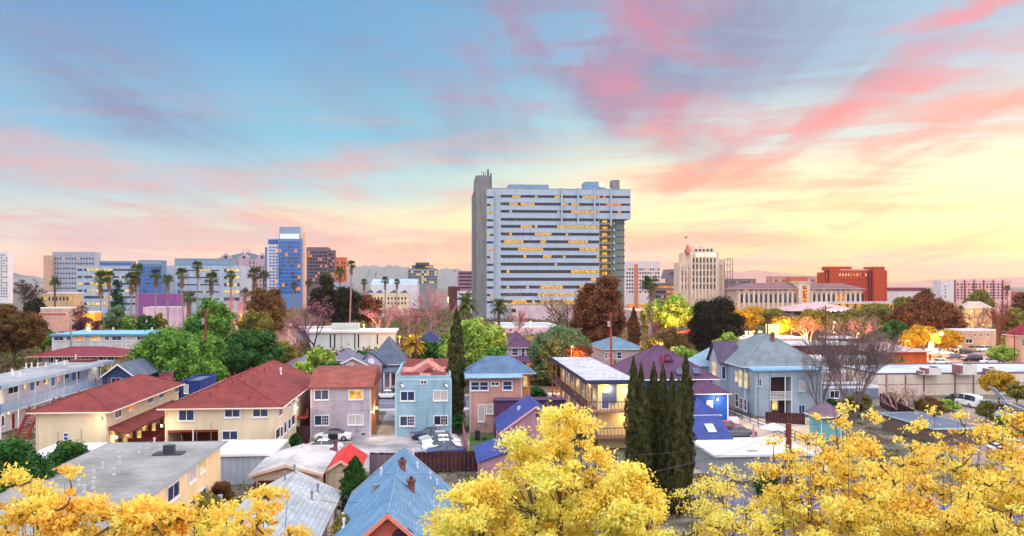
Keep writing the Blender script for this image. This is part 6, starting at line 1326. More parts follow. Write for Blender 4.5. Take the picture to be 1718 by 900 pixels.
tree('b', 1655, 0, 672, 30, 'dark shrub between the parked cars and truck', Y=112, leaf='olive', name='bush', cat='bush', crown=.95, size=.12)
# ---- foreground yellow trees
def yellow(px, ptop, pw, Y, label, leaf='lemon', K=60, h0=None, n=520, size=.10, rc=.62, up=6, bare_=.0, rz=None, name='yellow_leaved_tree', shoots=0):
    TI[0] += 1; rs = np.random.RandomState(1500+TI[0]); X = XY(px, Y); h = ZY(px, ptop, Y); w = XY(px+pw/2, Y)-XY(px-pw/2, Y); t = thing(name, label, 'tree', (X, Y, 0))
    rx = w/2; crz = rz or h*.34; cz = h-crz; m = MB(); base = Vector((0,0,max(1.5, cz-crz*1.1))); m.tube((0,0,-.2), base, h*.02, h*.015, BARK, 8)
    cen = []; mains = []
    if shoots:
        for i in range(shoots):
            a = rs.uniform(0, 6.283); q = rs.uniform(.05, 1)**.6; x, y = math.cos(a)*q*rx*.92, math.sin(a)*q*rx*.75; zt = cz+crz*(1-q*q*.6)*rs.uniform(.80, 1.0); z0_ = cz-crz*.95
            pts = [base, Vector((x*.35, y*.35, base.z+(z0_-base.z)*.7+.4)), Vector((x*.72+rs.uniform(-.35,.35), y*.7, (z0_+zt)/2)), Vector((x+rs.uniform(-.25,.25), y, zt-.25))]
            for u in range(3): m.tube(pts[u], pts[u+1], [.06,.036,.018][u], [.036,.018,.006][u], BARK, 5, False)
            n_ = max(3, int(K/shoots)); mains.append(pts[3])
            for u in range(n_):
                s_ = 1-(u+rs.uniform(0,.6))/n_; b0 = pts[2].lerp(pts[3], max(0,(s_-.45)/.55)) if s_ > .45 else pts[1].lerp(pts[2], s_/.45)
                cen.append(np.array([b0.x, b0.y, b0.z])+rs.normal(size=3)*np.array([.5,.5,.25])); mains.append(b0)
    else:
        while len(cen) < K:
            p = rs.uniform(-1,1,3); r = np.linalg.norm(p)
            if r > 1 or r < .25: continue
            cen.append(p*np.array([rx,rx*.8,crz])*.92+np.array([0,0,cz]))
        mains = [Vector((rs.uniform(-.5,.5)*rx, rs.uniform(-.4,.4)*rx, cz+rs.uniform(-.3,.45)*crz)) for i in range(10)]
        for q in mains: md = base.lerp(q,.5)+Vector((rs.uniform(-.2,.2),rs.uniform(-.2,.2),-.1)); m.tube(base, md, h*.010, h*.007, BARK, 6, False); m.tube(md, q, h*.007, h*.005, BARK, 6, False)
    P = []; O = []
    for c in cen:
        cv = Vector(c); q = min(mains, key=lambda a: (a-cv).length); md = q.lerp(cv,.5)+Vector((0,0,-.12)); m.tube(q, md, .045, .03, BARK, 5, False); m.tube(md, cv, .03, .012, BARK, 4, False)
        r = rc*rs.uniform(.4,1.5)
        # several leafy sprays per bough end, so that the outline breaks up
        for s in range(7):
            d = rdir(rs, 1)[0]; d[2] = abs(d[2])*.8-.15; e_ = c+d*r; m.tube(cv, Vector(e_), .012, .006, BARK, 3, False)
            k = max(8, int(n/7*(r/rc)**2)); tt = rs.uniform(.25,1.1,(k,1)); P.append(c+d*r*tt+rs.normal(size=(k,3))*np.array([.2,.2,.15])*r*.95); O.append(np.tile(d,(k,1)))
    m.build('trunk', t); np_mesh('crown', leaves(np.concatenate(P), size, rs, .25, .5, outward=np.concatenate(O), ow=.5), None, LM[leaf], t); return t
yellow(940, 672, 310, 31, 'largest yellow tree filling the foreground before the motel', K=190, n=560, rc=.66, size=.072, rz=6.2)
yellow(800, 788, 190, 29, 'lower yellow tree left shoulder of the largest one', K=80, n=440, rc=.58, size=.07, rz=4)
yellow(1060, 760, 170, 29, 'yellow tree right shoulder in front of the cypress row', K=80, n=440, rc=.58, size=.07, rz=4.5)
yellow(1190, 740, 140, 33, 'pale yellow tree in front of the white flat roof', K=92, n=160, rc=0.59, size=.064, rz=4.5, shoots=14)
yellow(1245, 815, 160, 30, 'low yellow tree under the pale one', K=92, n=240, rc=0.59, size=.064, rz=3.4, shoots=14)
yellow(1440, 634, 190, 30, 'golden tree with visible branches below the great leafless tree', 'yellow', K=199, n=152, rc=0.47, size=.064, rz=6.0, shoots=26)
yellow(1345, 690, 120, 29, 'thin golden tree left of the branchy one', 'yellow', K=106, n=144, rc=0.45, size=.064, rz=4.6, shoots=13)
yellow(1590, 644, 200, 30, 'golden tree in front of the wooden fence and rear yard', 'yellow', K=192, n=152, rc=0.47, size=.064, rz=5.9, shoots=26)
yellow(1702, 650, 150, 29, 'golden tree cut by the right edge', 'yellow', K=119, n=136, rc=0.45, size=.064, rz=5.4, shoots=14)
yellow(1515, 745, 240, 27, 'dense low golden tree at the bottom right', 'yellow', K=146, n=176, rc=0.5, size=.062, rz=3.6, shoots=20)
yellow(1660, 790, 200, 27, 'second low golden tree at the bottom right corner', 'lemon', K=106, n=176, rc=0.5, size=.062, rz=3.4, shoots=15)
yellow(1400, 820, 170, 26, 'low lemon tree between the golden ones at the bottom edge', 'lemon', K=92, n=184, rc=0.5, size=.062, rz=2.8, shoots=14)
yellow(70, 776, 200, 27, 'orange yellow tree in the bottom left corner', 'orange', K=159, n=240, rc=0.47, size=.072, rz=3.4, shoots=20)
yellow(215, 806, 130, 27, 'small orange yellow tree right of the corner one', 'orange', K=92, n=208, rc=0.42, size=.072, rz=3.0, shoots=12)
yellow(300, 800, 150, 29, 'amber green tree hiding the base of the cream block', 'lemon', K=92, n=208, rc=0.47, size=.072, rz=3.2, shoots=13)
yellow(452, 800, 170, 27, 'orange yellow tree in front of the pale shingled bungalow', 'orange', K=119, n=224, rc=0.45, size=.072, rz=3.2, shoots=16)
# ---- low scrub and yard planting that covers the ground between the far houses
LM['scrub'] = leafmat('yard scrub leaves', [(58,64,40),(88,96,52),(118,116,66),(132,102,84),(128,92,100)])
rs = np.random.RandomState(77); P = []
for i in range(9000):
    Y = rs.uniform(160, 620) if i % 3 else rs.uniform(160, 300); px = rs.uniform(-60, 1780); X = XY(px, Y)
    if any(a-2 < X < b_+2 and c-2 < Y < d+2 for a, b_, c, d in FOOT) : continue
    if px > 1490 and Y < 245: continue
    r = rs.uniform(1.0, 2.6); k = 26; P.append(np.array([X, Y, r*.5])+rs.normal(size=(k,3))*np.array([r,r,r*.38]))
P = np.concatenate(P); P[:, 2] = np.abs(P[:, 2]); o = np_mesh('undergrowth', leaves(P, .62, rs, .5), None, LM['scrub']); o['kind'] = 'stuff'
P = []
for i in range(2600):
    Y = rs.uniform(44, 130); px = rs.uniform(-60, 1780); X = XY(px, Y)
    if any(a-.4 < X < b_+.4 and c-.5 < Y < d+.5 for a, b_, c, d in FOOT): continue
    if 500 < px < 800 and 87 < Y < 132 or 885 < px < 940 and Y > 95: continue
    if 1180 < px < 1360 and 84 < Y < 118 or px > 1560 and 86 < Y < 134: continue
    k = 14; r = rs.uniform(.2,.7); P.append(np.array([X, Y, r*.3])+rs.normal(size=(k,3))*np.array([r,r,r*.3]))
P = np.concatenate(P); P[:, 2] = np.abs(P[:, 2]); o = np_mesh('weeds', leaves(P, .16, rs, .5), None, LM['scrub']); o['kind'] = 'stuff'
# ============================================================ vehicles
CARC = {}
def car_meshes(kind, body):
    k = (kind, body.name)
    if k in CARC: return CARC[k]
    L_, W = (4.6, 1.82) if kind != 'suv' else (4.8, 1.92); top = {'sedan':1.43,'suv':1.75,'van':1.95,'conv':1.36,'coupe':1.36}[kind]
    # stations: x, half width, belt height, roof height, glass?
    if kind in ('sedan','coupe','conv'): S = [(-2.3,.62,.62,.66),(-2.2,.80,.78,.80),(-1.9,.87,.86,.88),(-1.35,.90,.92,.95),(-.75,.91,.93,top-.04),(-.1,.91,.92,top),(.45,.91,.91,top-.04),(1.15,.90,.88,.92),(1.7,.87,.80,.83),(2.1,.80,.70,.73),(2.3,.62,.55,.58)]
    elif kind == 'suv': S = [(-2.35,.70,.80,.86),(-2.25,.88,.98,1.5),(-1.95,.94,1.05,top-.05),(-1.2,.95,1.06,top),(-.2,.95,1.04,top),(.5,.95,1.02,top-.06),(1.15,.94,1.0,1.04),(1.8,.92,.94,.97),(2.2,.84,.84,.87),(2.4,.66,.6,.63)]
    else: S = [(-2.5,.8,1.0,1.6),(-2.4,.92,1.05,top-.05),(-1.5,.95,1.08,top),(0,.95,1.08,top),(1.0,.95,1.06,top-.08),(1.7,.93,1.0,1.04),(2.2,.86,.85,.9),(2.4,.66,.6,.63)]
    B_, G, RF = MB(), MB(), MB(); rings = []
    for x, w, zb, zt in S:
        cab = zt-zb > .25; tw = w*.76 if cab else w*.86
        rings.append(([(x,-w*.9,.22),(x,-w,.42),(x,-w*.985,zb-.08),(x,-w*.93,zb)],[(x,-tw,zt-.05 if cab else zt-.01),(x,-tw*.6,zt)],cab))
    full = []
    for a, t_, c in rings:
        h = a+t_; full.append(h+[(p[0],-p[1],p[2]) for p in reversed(h)])
    n = len(full[0]); vs = [p for r in full for p in r]
    for i in range(len(full)-1):
        for j in range(n-1):
            f = (i*n+j, (i+1)*n+j, (i+1)*n+j+1, i*n+j+1); c0, c1 = rings[i][2], rings[i+1][2]
            glass = (c0 or c1) and j in (3, n-5)
            ws = (c0 != c1) and j in (4,5,6)
            tgt = G if (glass or ws) else B_
            if c0 and c1 and j in (4,5,6): tgt = RF
            m = body
            if tgt is G: m = GLASSC
            elif kind == 'conv' and c0 and c1: m = mat('black soft top', (36,34,40), .9)
            P = [vs[q] for q in f]; tgt.poly(P, m)
        B_.poly([vs[i*n], vs[i*n+n-1], vs[(i+1)*n+n-1], vs[(i+1)*n]], DARKM)
    B_.poly([vs[j] for j in range(n)], body); B_.poly([vs[(len(full)-1)*n+j] for j in reversed(range(n))], body)
    # pillars
    for x in (-.1,):
        if kind != 'conv':
            for s in (-1,1): RF.box(x-.04, s*.71, 1.0 if kind == 'suv' else .92, x+.04, s*.86, top-.06, body)
    B_.box(-2.32,-.7,.3,-2.1,.7,.46,DARKM); B_.box(2.1,-.6,.28,2.33,.6,.42,DARKM)
    wh = MB(); wh.tube((0,-.11,0),(0,.11,0),.33,.33,RUBBER,16); rim = MB(); rim.tube((0,-.125,0),(0,.125,0),.2,.2,mat('wheel alloy',(170,172,180),.3,metal=.7),10)
    hl = MB(); hl.box(-.05,-.17,-.06,.05,.17,.07,mat('headlamp glass',(226,230,236),.1,spec=.9)); tl = MB(); tl.box(-.05,-.16,-.07,.05,.16,.07,mat('red tail lamp',(190,24,30),.3))
    r = (B_.data('body'), RF.data('roof'), G.data('windows'), wh.data('wheel'), rim.data('rim'), hl.data('headlight'), tl.data('tail_light')); CARC[k] = r; return r
GLASSC = mat('car glass', (30,36,54), .08, spec=.9, var=.05)
CARP = dict(white=(228,230,236), silver=(172,176,186), dark=(44,46,60), blue=(44,62,120), red=(176,30,36), grey=(98,100,112), teal=(120,160,176), black=(24,24,30), maroon=(96,30,40), navy=(30,38,80), tan=(176,150,120))
NCAR = [0]
def car(px, py, kind, colr, label, rz=0, group=None, Y=None, z=.0):
    m = mat('car paint '+colr, CARP[colr], .28, spec=.6, var=.02); bm_, rf_, g_, w_, r_, h_, t_ = car_meshes(kind, m)
    p = Vector((XY(px, Y), Y, z)) if Y else atz(px, py, 0); p.z = z+.015
    t = thing('parked_car', label, 'car', p, R(rz), group); put('body', bm_, t); put('roof', rf_, t); put('windows', g_, t)
    for x in (-1.42, 1.42):
        for s in (-.84, .84): w = put('wheel', w_, t, (x, s, .33)); put('rim', r_, w)
    for s in (-.6, .6): put('headlight', h_, t, (2.2 if kind != 'suv' else 2.28, s, .62 if kind not in ('suv','van') else .74)); put('tail_light', t_, t, (-2.24 if kind != 'suv' else -2.3, s, .7 if kind not in ('suv','van') else .9))
    return t
car(559, 739, 'conv', 'white', 'white convertible with black soft top below the lavender house', 176)
car(541, 757, 'sedan', 'white', 'white sedan half hidden behind the garage roof', 172, Y=98.4)
G5 = 'cars packed beside the pale blue house'
car(722, 0, 'sedan', 'navy', 'dark blue car at the back of the packed row by the blue house', 184, G5, Y=105.4)
car(736, 0, 'sedan', 'silver', 'silver car second from the back of the packed row', 186, G5, Y=102.9)
car(741, 0, 'sedan', 'white', 'white car in the middle of the packed row', 187, G5, Y=100.2)
car(742, 0, 'sedan', 'white', 'front white car of the packed row, over the dark blue one', 186, G5, Y=97.4)
car(748, 0, 'coupe', 'blue', 'dark blue car nearest the fence in the packed row', 183, G5, Y=94.7)
car(649, 0, 'sedan', 'white', 'pale car parked in front of the Victorian porch steps', 178, Y=143.5)
car(906, 0, 'sedan', 'teal', 'pale teal car by the blue bin beyond the pink house', 178, Y=139)
car(1215, 0, 'coupe', 'red', 'red car behind the grey sedan in the yard', 160, Y=108)
car(1237, 0, 'sedan', 'grey', 'slate grey sedan beside the white fence', 178, Y=103.5)
PK_ = 'cars in the right hand car park'
for (px, py, k, c, l, rz) in ((1537,610,'sedan','white','white car just behind the restaurant roof',170),(1566,600,'sedan','tan','tan car left of the dark off-roader',174),(1583,596,'sedan','silver','silver car in the middle of the lit car park',170),
    (1602,603,'sedan','grey','grey green hatch before the lamp post in the car park',176),(1604,590,'sedan','white','white car farther back in the lit car park',174),(1618,594,'sedan','navy','dark blue car behind the off-roader',10),
    (1631,607,'suv','black','black off-roader in the car park centre',176),(1633,590,'suv','tan','tan van in the second row of the car park',176),(1648,590,'suv','white','white sport utility car in the second row',178),
    (1643,578,'sedan','navy','dark blue car against the beige workshop',165),(1656,577,'sedan','silver','pale car against the beige workshop',170),(1662,611,'sedan','white','white sedan near the round green tree',176),(1684,605,'sedan','maroon','dark maroon car behind the round green tree',176),
    (1700,614,'van','blue','blue van right of the round green tree',176),(1714,618,'suv','navy','dark navy car at the right edge of the car park',170),(1597,577,'sedan','silver','pale car under the glowing trees',170),(1520,584,'sedan','maroon','small dark car left of the sign among orange light',176),
    (1504,577,'sedan','white','white car with fairy lit glass under the green tree',176),(1575,612,'sedan','white','white car just right of the sign pole',176),(1690,622,'sedan','silver','silver car behind the cream building parapet',176)):
    car(px, py, k, c, l, rz, PK_)
car(1625, 689, 'van', 'white', 'white van with dark windows behind the golden tree', 92, Y=127)
car(1655, 689, 'sedan', 'silver', 'silver sedan nose on beside the white van', 80, Y=124)
car(1605, 0, 'sedan', 'black', 'black car roof behind the board fence', 90, Y=131)
car(1688, 0, 'suv', 'grey', 'grey pickup partly behind the tipped white truck bed', 150, Y=118)
car(1694, 0, 'sedan', 'white', 'white car on the pale gravel at the right', 176, Y=92)
car(18, 0, 'sedan', 'white', 'white car glimpsed through the russet tree', 150, Y=190); car(30, 0, 'sedan', 'navy', 'blue car glimpsed through the russet tree', 150, Y=186)
# tipper truck bed
t = thing('truck', 'pale blue flatbed truck with tilted white panels', 'truck', (XY(1700,113), 113, 0), R(170)); TW = mat('pale blue truck paint', (176,204,224), .4)
m = MB(); m.box(-2.8,-1,.6,1.6,1,.8,DARKM); m.build('chassis', t); m = MB(); m.box(1.6,-1,.6,3.2,1,1.5,TW); m.prism([(1.6,1.5),(3.0,1.5),(2.6,2.3),(1.6,2.3)],-.95,.95,GLASSC,'y'); m.build('cab', t)
m = MB(); m.prism([(-2.8,1.0),(1.4,2.6),(1.4,2.75),(-2.8,1.15)],-1.2,1.2,TW,'y'); m.build('panel', t); m = MB(); m.prism([(1.2,2.8),(2.9,4.6),(2.9,4.75),(1.2,2.95)],-1.0,.9,TW,'y'); m.build('panel', t)
for x in (-1.8, 2.4):
    for s in (-.95,.95): m = MB(); m.tube((x,s-.12,.42),(x,s+.12,.42),.42,.42,RUBBER,14); m.build('wheel', t)
# ============================================================ fences
WOODD = mat('dark stained fence boards', (78,44,52), .9, 'vboard', var=.25); WOODG = mat('grey weathered fence boards', (120,104,120), .9, 'vboard', var=.2)
def fence(label, p0, p1, h, m, th=.06, postm=None, rail=False, name='fence', n=None):
    p0, p1 = Vector(p0), Vector(p1); d = p1-p0; L_ = d.length; t = thing(name, label, 'fence', p0, math.atan2(d.y, d.x)); n = n or max(2, int(L_/2.2))
    b_ = MB(); rs = random.Random(int(L_*100)); k = int(L_/.42)
    if not rail:
        for i in range(k): b_.box(i*L_/k+.004, -th/2, .04, (i+1)*L_/k-.004, th/2, h+rs.uniform(-.04,.04), m)
        b_.box(0, th/2+.001, h*.25, L_, th/2+.05, h*.25+.09, m); b_.box(0, th/2+.001, h*.8, L_, th/2+.05, h*.8+.09, m); b_.build('board_panel', t)
    else:
        for z in (.35, .7, 1.0): b_.box(0,-.02,h*z-.08,L_,.02,h*z,m)
        b_.build('rails', t)
    for i in range(n+1): q = MB(); x = i*L_/n; q.box(x-.05,-.09,-.1,x+.05,-.035,h+.08,postm or m); q.build('post', t)
    return t
fence('dark plank fence behind the blue shingled roof with a grey patch', (XY(622,86.5),86.5,0), (XY(800,86.5),86.5,0), 2.1, WOODD)
fence('grey weathered fence section between red shed and blue roof', (XY(621,85.9),85.9,0), (XY(668,85.9),85.9,0), 2.0, WOODG)
fence('rosy plank fence running back between parked cars and the pink house', (XY(784,93),93,0), (XY(784,93)-.2,112,0), 1.6, mat('rosy fence boards',(160,104,110),.9,'vboard'))
fence('grey fence beside the lavender house corner', (XY(498,103),103,0), (XY(519,103),103,0), 2.2, WOODD)
fence('brown leaning fence between white garage and gabled garage', (XY(462,90),90,0), (XY(412,70),70,0), 1.9, mat('brown leaning boards',(112,58,60),.9,'vboard'))
fence('dark gallery fence along the motel drive', (XY(920,126),126,0), (XY(955,98),98,0), 1.4, WOODD)
fence('long dark maroon board fence at the rear yard', (XY(1477,128),128,0), (XY(1560,104),104,0), 2.0, WOODD)
fence('rust brown board fence behind the golden trees', (XY(1560,104),103.8,0), (XY(1672,96),96,0), 2.0, mat('rust fence boards',(150,84,84),.9,'vboard'))
a = atz(1222,694,0); c = atz(1352,748,0)
wt = MB(); dv = c-a; wt.box(0,-.08,-.1,dv.length,.08,.5,mat('white low wall',(226,220,228),.8)); o = wt.build('garden_wall'); o.location = a+Vector((.1,.2,0)); o.rotation_euler = (0,0,math.atan2(dv.y,dv.x)); tag(o, 'long low white wall under the black rail fence', 'wall')
fence('black rail fence on the white ramp beside the Victorian house', a, c, 1.25, DARKM, rail=True, n=9)
b = Bld('ramp_wall','pale rendered ramp bank behind the rail fence','wall', XY(1226,113), XY(1240,113), 113, 114, .9, mat('white low wall')); b.walls()
fence('dark garden fence under the Victorian rear porch', (XY(1285,114),114,0), (XY(1350,112),112,0), 1.5, WOODD)
# white flat roof in the yard
b = Bld('carport_roof', 'broad white flat roof with grey side between yellow trees and patio', 'carport', XY(1180,84), XY(1335,84), 80, 88.5, 2.5, mat('grey corrugated wall', (150,158,172), .7, 'metalroof')); b.walls(); b.flat(mat('ice white roof sheet', (204,228,232), .6, 'plain', var=.05), 0, WHITE, .2, .12)
p = b.onroof(1262, 757); m = MB(); m.box(-.5,-.4,0,.5,.4,.05,mat('rust stained patch',(140,130,140),.9)); o = b.part('roof_patch', m, b.roof); o.location = p
# houses hidden behind the yellow trees
VBL = mat('violet blue shingles', (82,96,160), .8, 'shingle', var=.12)
b = Bld('house', 'broad blue violet shingled roof seen through golden leaves at bottom right', 'house', XY(1330,62), XY(1610,62), 46, 62, 3.0, mat('aqua siding', (120,180,190), .8, 'siding')); b.walls(); b.hip(2.8, VBL, .6)
b = Bld('house', 'violet roofed house deep under the pale yellow tree', 'house', XY(1190,56), XY(1290,56), 42, 56, 3.0, mat('aqua siding')); b.walls(); b.gable(2.2, mat('grey violet shingles'), .4, 'y')
b = Bld('house', 'aqua walled house with blue roof at the far right edge', 'house', XY(1660,70), XY(1800,70), 56, 70, 3.0, mat('aqua siding')); b.walls(); b.hip(2.0, mat('slate blue shingles'), .5)
b = Bld('shed', 'pale walled shed with brown pitched roof right of the wooden post', 'shed', XY(1376,100), XY(1412,100), 100, 103, 3.0, mat('aqua siding')); b.walls(); b.hip(1.6, mat('mauve shingles'), .5)
b = Bld('shed', 'pale grey roofed lean-to behind the dark maroon fence', 'shed', XY(1480,108), XY(1545,108), 96, 108, 2.0, mat('grey brown wall')); b.walls(); b.flat(mat('blue grey shingles'), 0, mat('ice blue trim'), .25, .1)
b = Bld('canopy', 'cafe blue roofed shelter low between fences at right', 'shelter', XY(1690,104), XY(1800,104), 100, 104, 2.2, mat('aqua siding')); b.walls(); b.flat(mat('pale teal roof'), 0, WHITE, .2, .1)
# ============================================================ poles, wires, lamps
PW = mat('creosoted pole wood', (112,60,52), .9, var=.2)
def pole(px, ptop, Y, label, h=None, arms=1, r=.15, m=PW, cat='utility pole', name='utility_pole', trans=False):
    X = XY(px, Y); h = h or ZY(px, ptop, Y); t = thing(name, label, cat, (X, Y, 0)); q = MB(); q.tube((0,0,-.2),(0,0,h),r*1.15,r*.85,m,9); q.build('pole', t)
    for i in range(arms):
        z = h-.5-i*1.0; q = MB(); q.box(-1.3,-.08,z-.07,1.3,.04,z+.07,m); q.build('crossarm', t)
        q = MB()
        for x in (-1.15,-.6,.6,1.15): q.tube((x,-.02,z+.07),(x,-.02,z+.26),.045,.035,DARKM,6)
        q.build('insulators', t)
    if trans: q = MB(); q.tube((-.38,-.2,h-2.6),(-.38,-.2,h-1.6),.26,.26,mat('grey metal'),12); q.build('transformer', t)
    return Vector((X, Y, h))
P1 = pole(345, 519, 150, 'red brown utility pole with transformer left of the deep green tree', arms=1, r=.22, trans=True)
P2 = pole(698, 528, 160, 'thin utility pole over the rusty palm', arms=1, r=.13)
P3 = pole(1025, 524, 150, 'reddish utility pole with grey crossarm behind the motel', arms=2, r=.2, trans=True)
P4 = pole(1288, 536, 175, 'dark utility pole rising behind the Victorian roof', arms=1, r=.16); P5 = pole(1385, 513, 170, 'tall dark utility pole left of the great leafless tree', arms=1, r=.16)
P6 = pole(1323, 711, 76, 'cut off thick wooden pole beside the patio', arms=0, r=.30, name='wooden_post', cat='post')
P7 = pole(1702, 555, 165, 'thin dark pole in front of the peach house', arms=1, r=.12); P8 = pole(119, 521, 200, 'pale street lamp pole with bent arm by the small green tree', arms=0, r=.16, m=mat('grey metal'))
P9 = pole(1559, 562, 205, 'slim dark mast carrying the floodlight beside the sign', arms=0, r=.12, m=DARKM)
def wire(a, c, label, sag=.8, r=.016, name='overhead_wire'):
    a, c = Vector(a), Vector(c); m = MB(); pts = []
    for i in range(17): s = i/16; q = a.lerp(c, s); q.z -= sag*4*s*(1-s); pts.append(q-a)
    m.path(pts, r, mat('wire', (60,52,66), .6), 4); o = m.build(name); o.location = a; tag(o, label, 'wire')
wire(P3, P2+Vector((0,0,.2)), 'wire strung from the thin pole to the reddish utility pole', 2.0); wire(P2, P1, 'wire strung from the red brown pole to the thin pole', 3)
wire(P3+Vector((0,0,-1)), (XY(930,112),112,9.5), 'drop wire from the reddish pole down to the motel', .8); wire(P4, P5, 'wire between the two dark poles', .8); wire(P3, P4, 'wire from the reddish pole past the plum roof', 2)
wire(atY(560,793,50), atY(830,785,64), 'thin wire crossing in front of the blue shingled roof', .3, .012); wire(atY(540,840,46), atY(600,843,50), 'lower thin wire beside the blue shingled roof', .1, .012)
wire(P6+Vector((0,0,-.3)), atY(1030,765,60), 'cable from the cut off pole across the cypress row', .6, .02); wire(P6+Vector((0,0,-.5)), atY(1000,810,44), 'lower cable across the cypress trunks', .5, .02)
wire(P6+Vector((0,0,-.2)), atY(1720,640,95), 'cable from the cut off pole to the right edge', 1.0, .016)
def street_lamp(px, py, label, Y, e=2500, col=(1,.42,.1), kind='arm', r=.3, gm=GLOWO, pm=DARKM):
    X = XY(px, Y); h = ZY(px, py, Y); t = thing('street_lamp', label, 'street lamp', (X, Y, 0)); q = MB(); q.tube((0,.9,-.1),(0,.9,h+.2),.11,.08,pm or mat('grey metal'),7); q.build('pole', t)
    q = MB(); q.path([Vector((0,.9,h+.15)),Vector((0,.4,h+.32)),Vector((0,0,h+.25))],.05,DARKM,5); q.build('arm', t); q = MB(); q.box(-.2,-.35,h+.1,.2,.3,h+.26,DARKM); q.build('lamp_head', t); q = MB(); q.ball((0,0,h),r,r,r*.75,gm,10,6); q.build('bulb', t); lamp('lamp_light', t, (0,-.5,h-.9), e*1.8, col, .3); return t
street_lamp(1109, 577, 'bright orange street lamp above the plum roof', 158, 2600, r=.36)
street_lamp(670, 565, 'left lamp of the twin orange lamps beside the white hall', 215, 1400); street_lamp(689, 564, 'right lamp of the twin orange lamps beside the white hall', 215, 1400)
street_lamp(1475, 583, 'orange street lamp left of the restaurant roof', 200, 3500, r=.4); street_lamp(1523, 572, 'orange street lamp among the small lit trees', 212, 3500); street_lamp(1611, 581, 'orange street lamp at the right end of the lit trees', 215, 2600)
street_lamp(1579, 560, 'brightest pale yellow car park lamp on a tall pole', 212, 1300, (1,.75,.3), r=.55, gm=emat('pale lamp glow',(255,240,190),12)); street_lamp(1568, 562, 'second pale car park lamp left of the brightest', 222, 1300, (1,.75,.3), gm=GLOW)
street_lamp(1138, 536, 'slender orange lit lamp post behind the plum roof', 240, 5000); street_lamp(960, 582, 'hidden orange lamp glowing inside the pepper tree', 148, 3500, (1,.28,.08), r=.2)
street_lamp(1308, 545, 'yellow lamp inside the glowing tree by the traffic light', 250, 5000, (1,.65,.15)); street_lamp(1352, 560, 'red orange lamp behind the pale blue roof', 240, 5000, (1,.3,.08)); street_lamp(1400, 541, 'yellow lamp in the olive scrub', 240, 3500, (1,.7,.2), gm=GLOW)
street_lamp(404, 528, 'orange lamp under the pink bare tree', 255, 3200, (1,.4,.1)); street_lamp(1068, 536, 'yellow lamp beside the russet eucalyptus', 240, 6000, (1,.6,.15), gm=GLOW); street_lamp(846, 560, 'low orange lamp behind the yellow green tree', 200, 2000)
street_lamp(752, 500, 'warm lamp at the foot of the tall pink tree', 290, 5000, (1,.5,.15))
street_lamp(1630, 522, 'lamp lighting the tan house front', 318, 5000, (1,.6,.15), gm=GLOW); street_lamp(1240, 540, 'yellow lamp left of the olive trees', 262, 5000, (1,.6,.12), gm=GLOW)
for (px, py, l, Y, e, c_) in ((1215,548,'added amber lamp right of the red roofed shop',245,3000,(1,.4,.1)),(1165,548,'added orange lamp above the red roofed shop',270,4000,(1,.35,.1)),(1265,556,'added amber lamp over the pale blue roof',248,3000,(1,.5,.12)),  # right-hand lamps here are scattered in to add warm glow
    (1330,552,'added red orange lamp by the rosy bare tree',236,3000,(1,.26,.08)),(1440,560,'added amber lamp among the leafless scrub',222,3000,(1,.4,.1)),(1500,560,'added orange lamp under the broad maroon tree',240,4000,(1,.35,.1)),(1650,545,'added amber lamp behind the workshop',256,3500,(1,.5,.15)),
    (1120,520,'added small yellow lamp in the pale green tree',290,4000,(1,.6,.15)),(1090,545,'added orange lamp by the small dark red tree',225,3000,(1,.35,.1)),(1535,590,'added amber lamp low by the restaurant',205,1500,(1,.4,.1)),
    (610,545,'orange lamp behind the white hall roof',262,4000,(1,.45,.12)),(430,560,'amber lamp by the pale warehouse',225,2500,(1,.5,.15)),(230,540,'amber lamp among the palm trunks',275,4000,(1,.5,.15)),(150,545,'yellow lamp beside the kiosk',270,3500,(1,.6,.15)),(890,540,'amber lamp before the podium',270,3500,(1,.5,.15))):
    street_lamp(px, py, l, Y, e, c_, r=.26)
# tall sign
t = thing('lit_sign', 'tall pole sign with blank glowing white panel and flame shaped emblem on top', 'sign', (XY(1562,200), 200, 0)); zs0, zs1 = ZY(1562,594.5,200), ZY(1562,584.5,200); hw_ = (XY(1574,200)-XY(1551.5,200))/2
q = MB(); q.tube((-.2,0,0),(-.2,0,zs0),.16,.16,mat('red brown door'),8); q.build('pole', t); q = MB(); q.box(-hw_,-.25,zs0,hw_,.25,zs1,mat('mauve coping')); q.build('cabinet', t); q = MB(); q.box(-hw_+.06,-.29,zs0+.06,hw_-.06,-.251,zs1-.06,emat('sign panel light',(255,238,214),1.5)); q.build('panel', t)
ze = ZY(1562,572,200); q = MB(); q.prism([(-.6,zs1),(.55,zs1),(.75,zs1+.9),(.6,zs1+1.35),(.2,zs1+1.25),(-.05,ze),(-.4,zs1+1.4),(-.62,zs1+.9)],-.15,.15,emat('emblem light',(255,244,200),1.9),'y'); q.build('emblem', t)
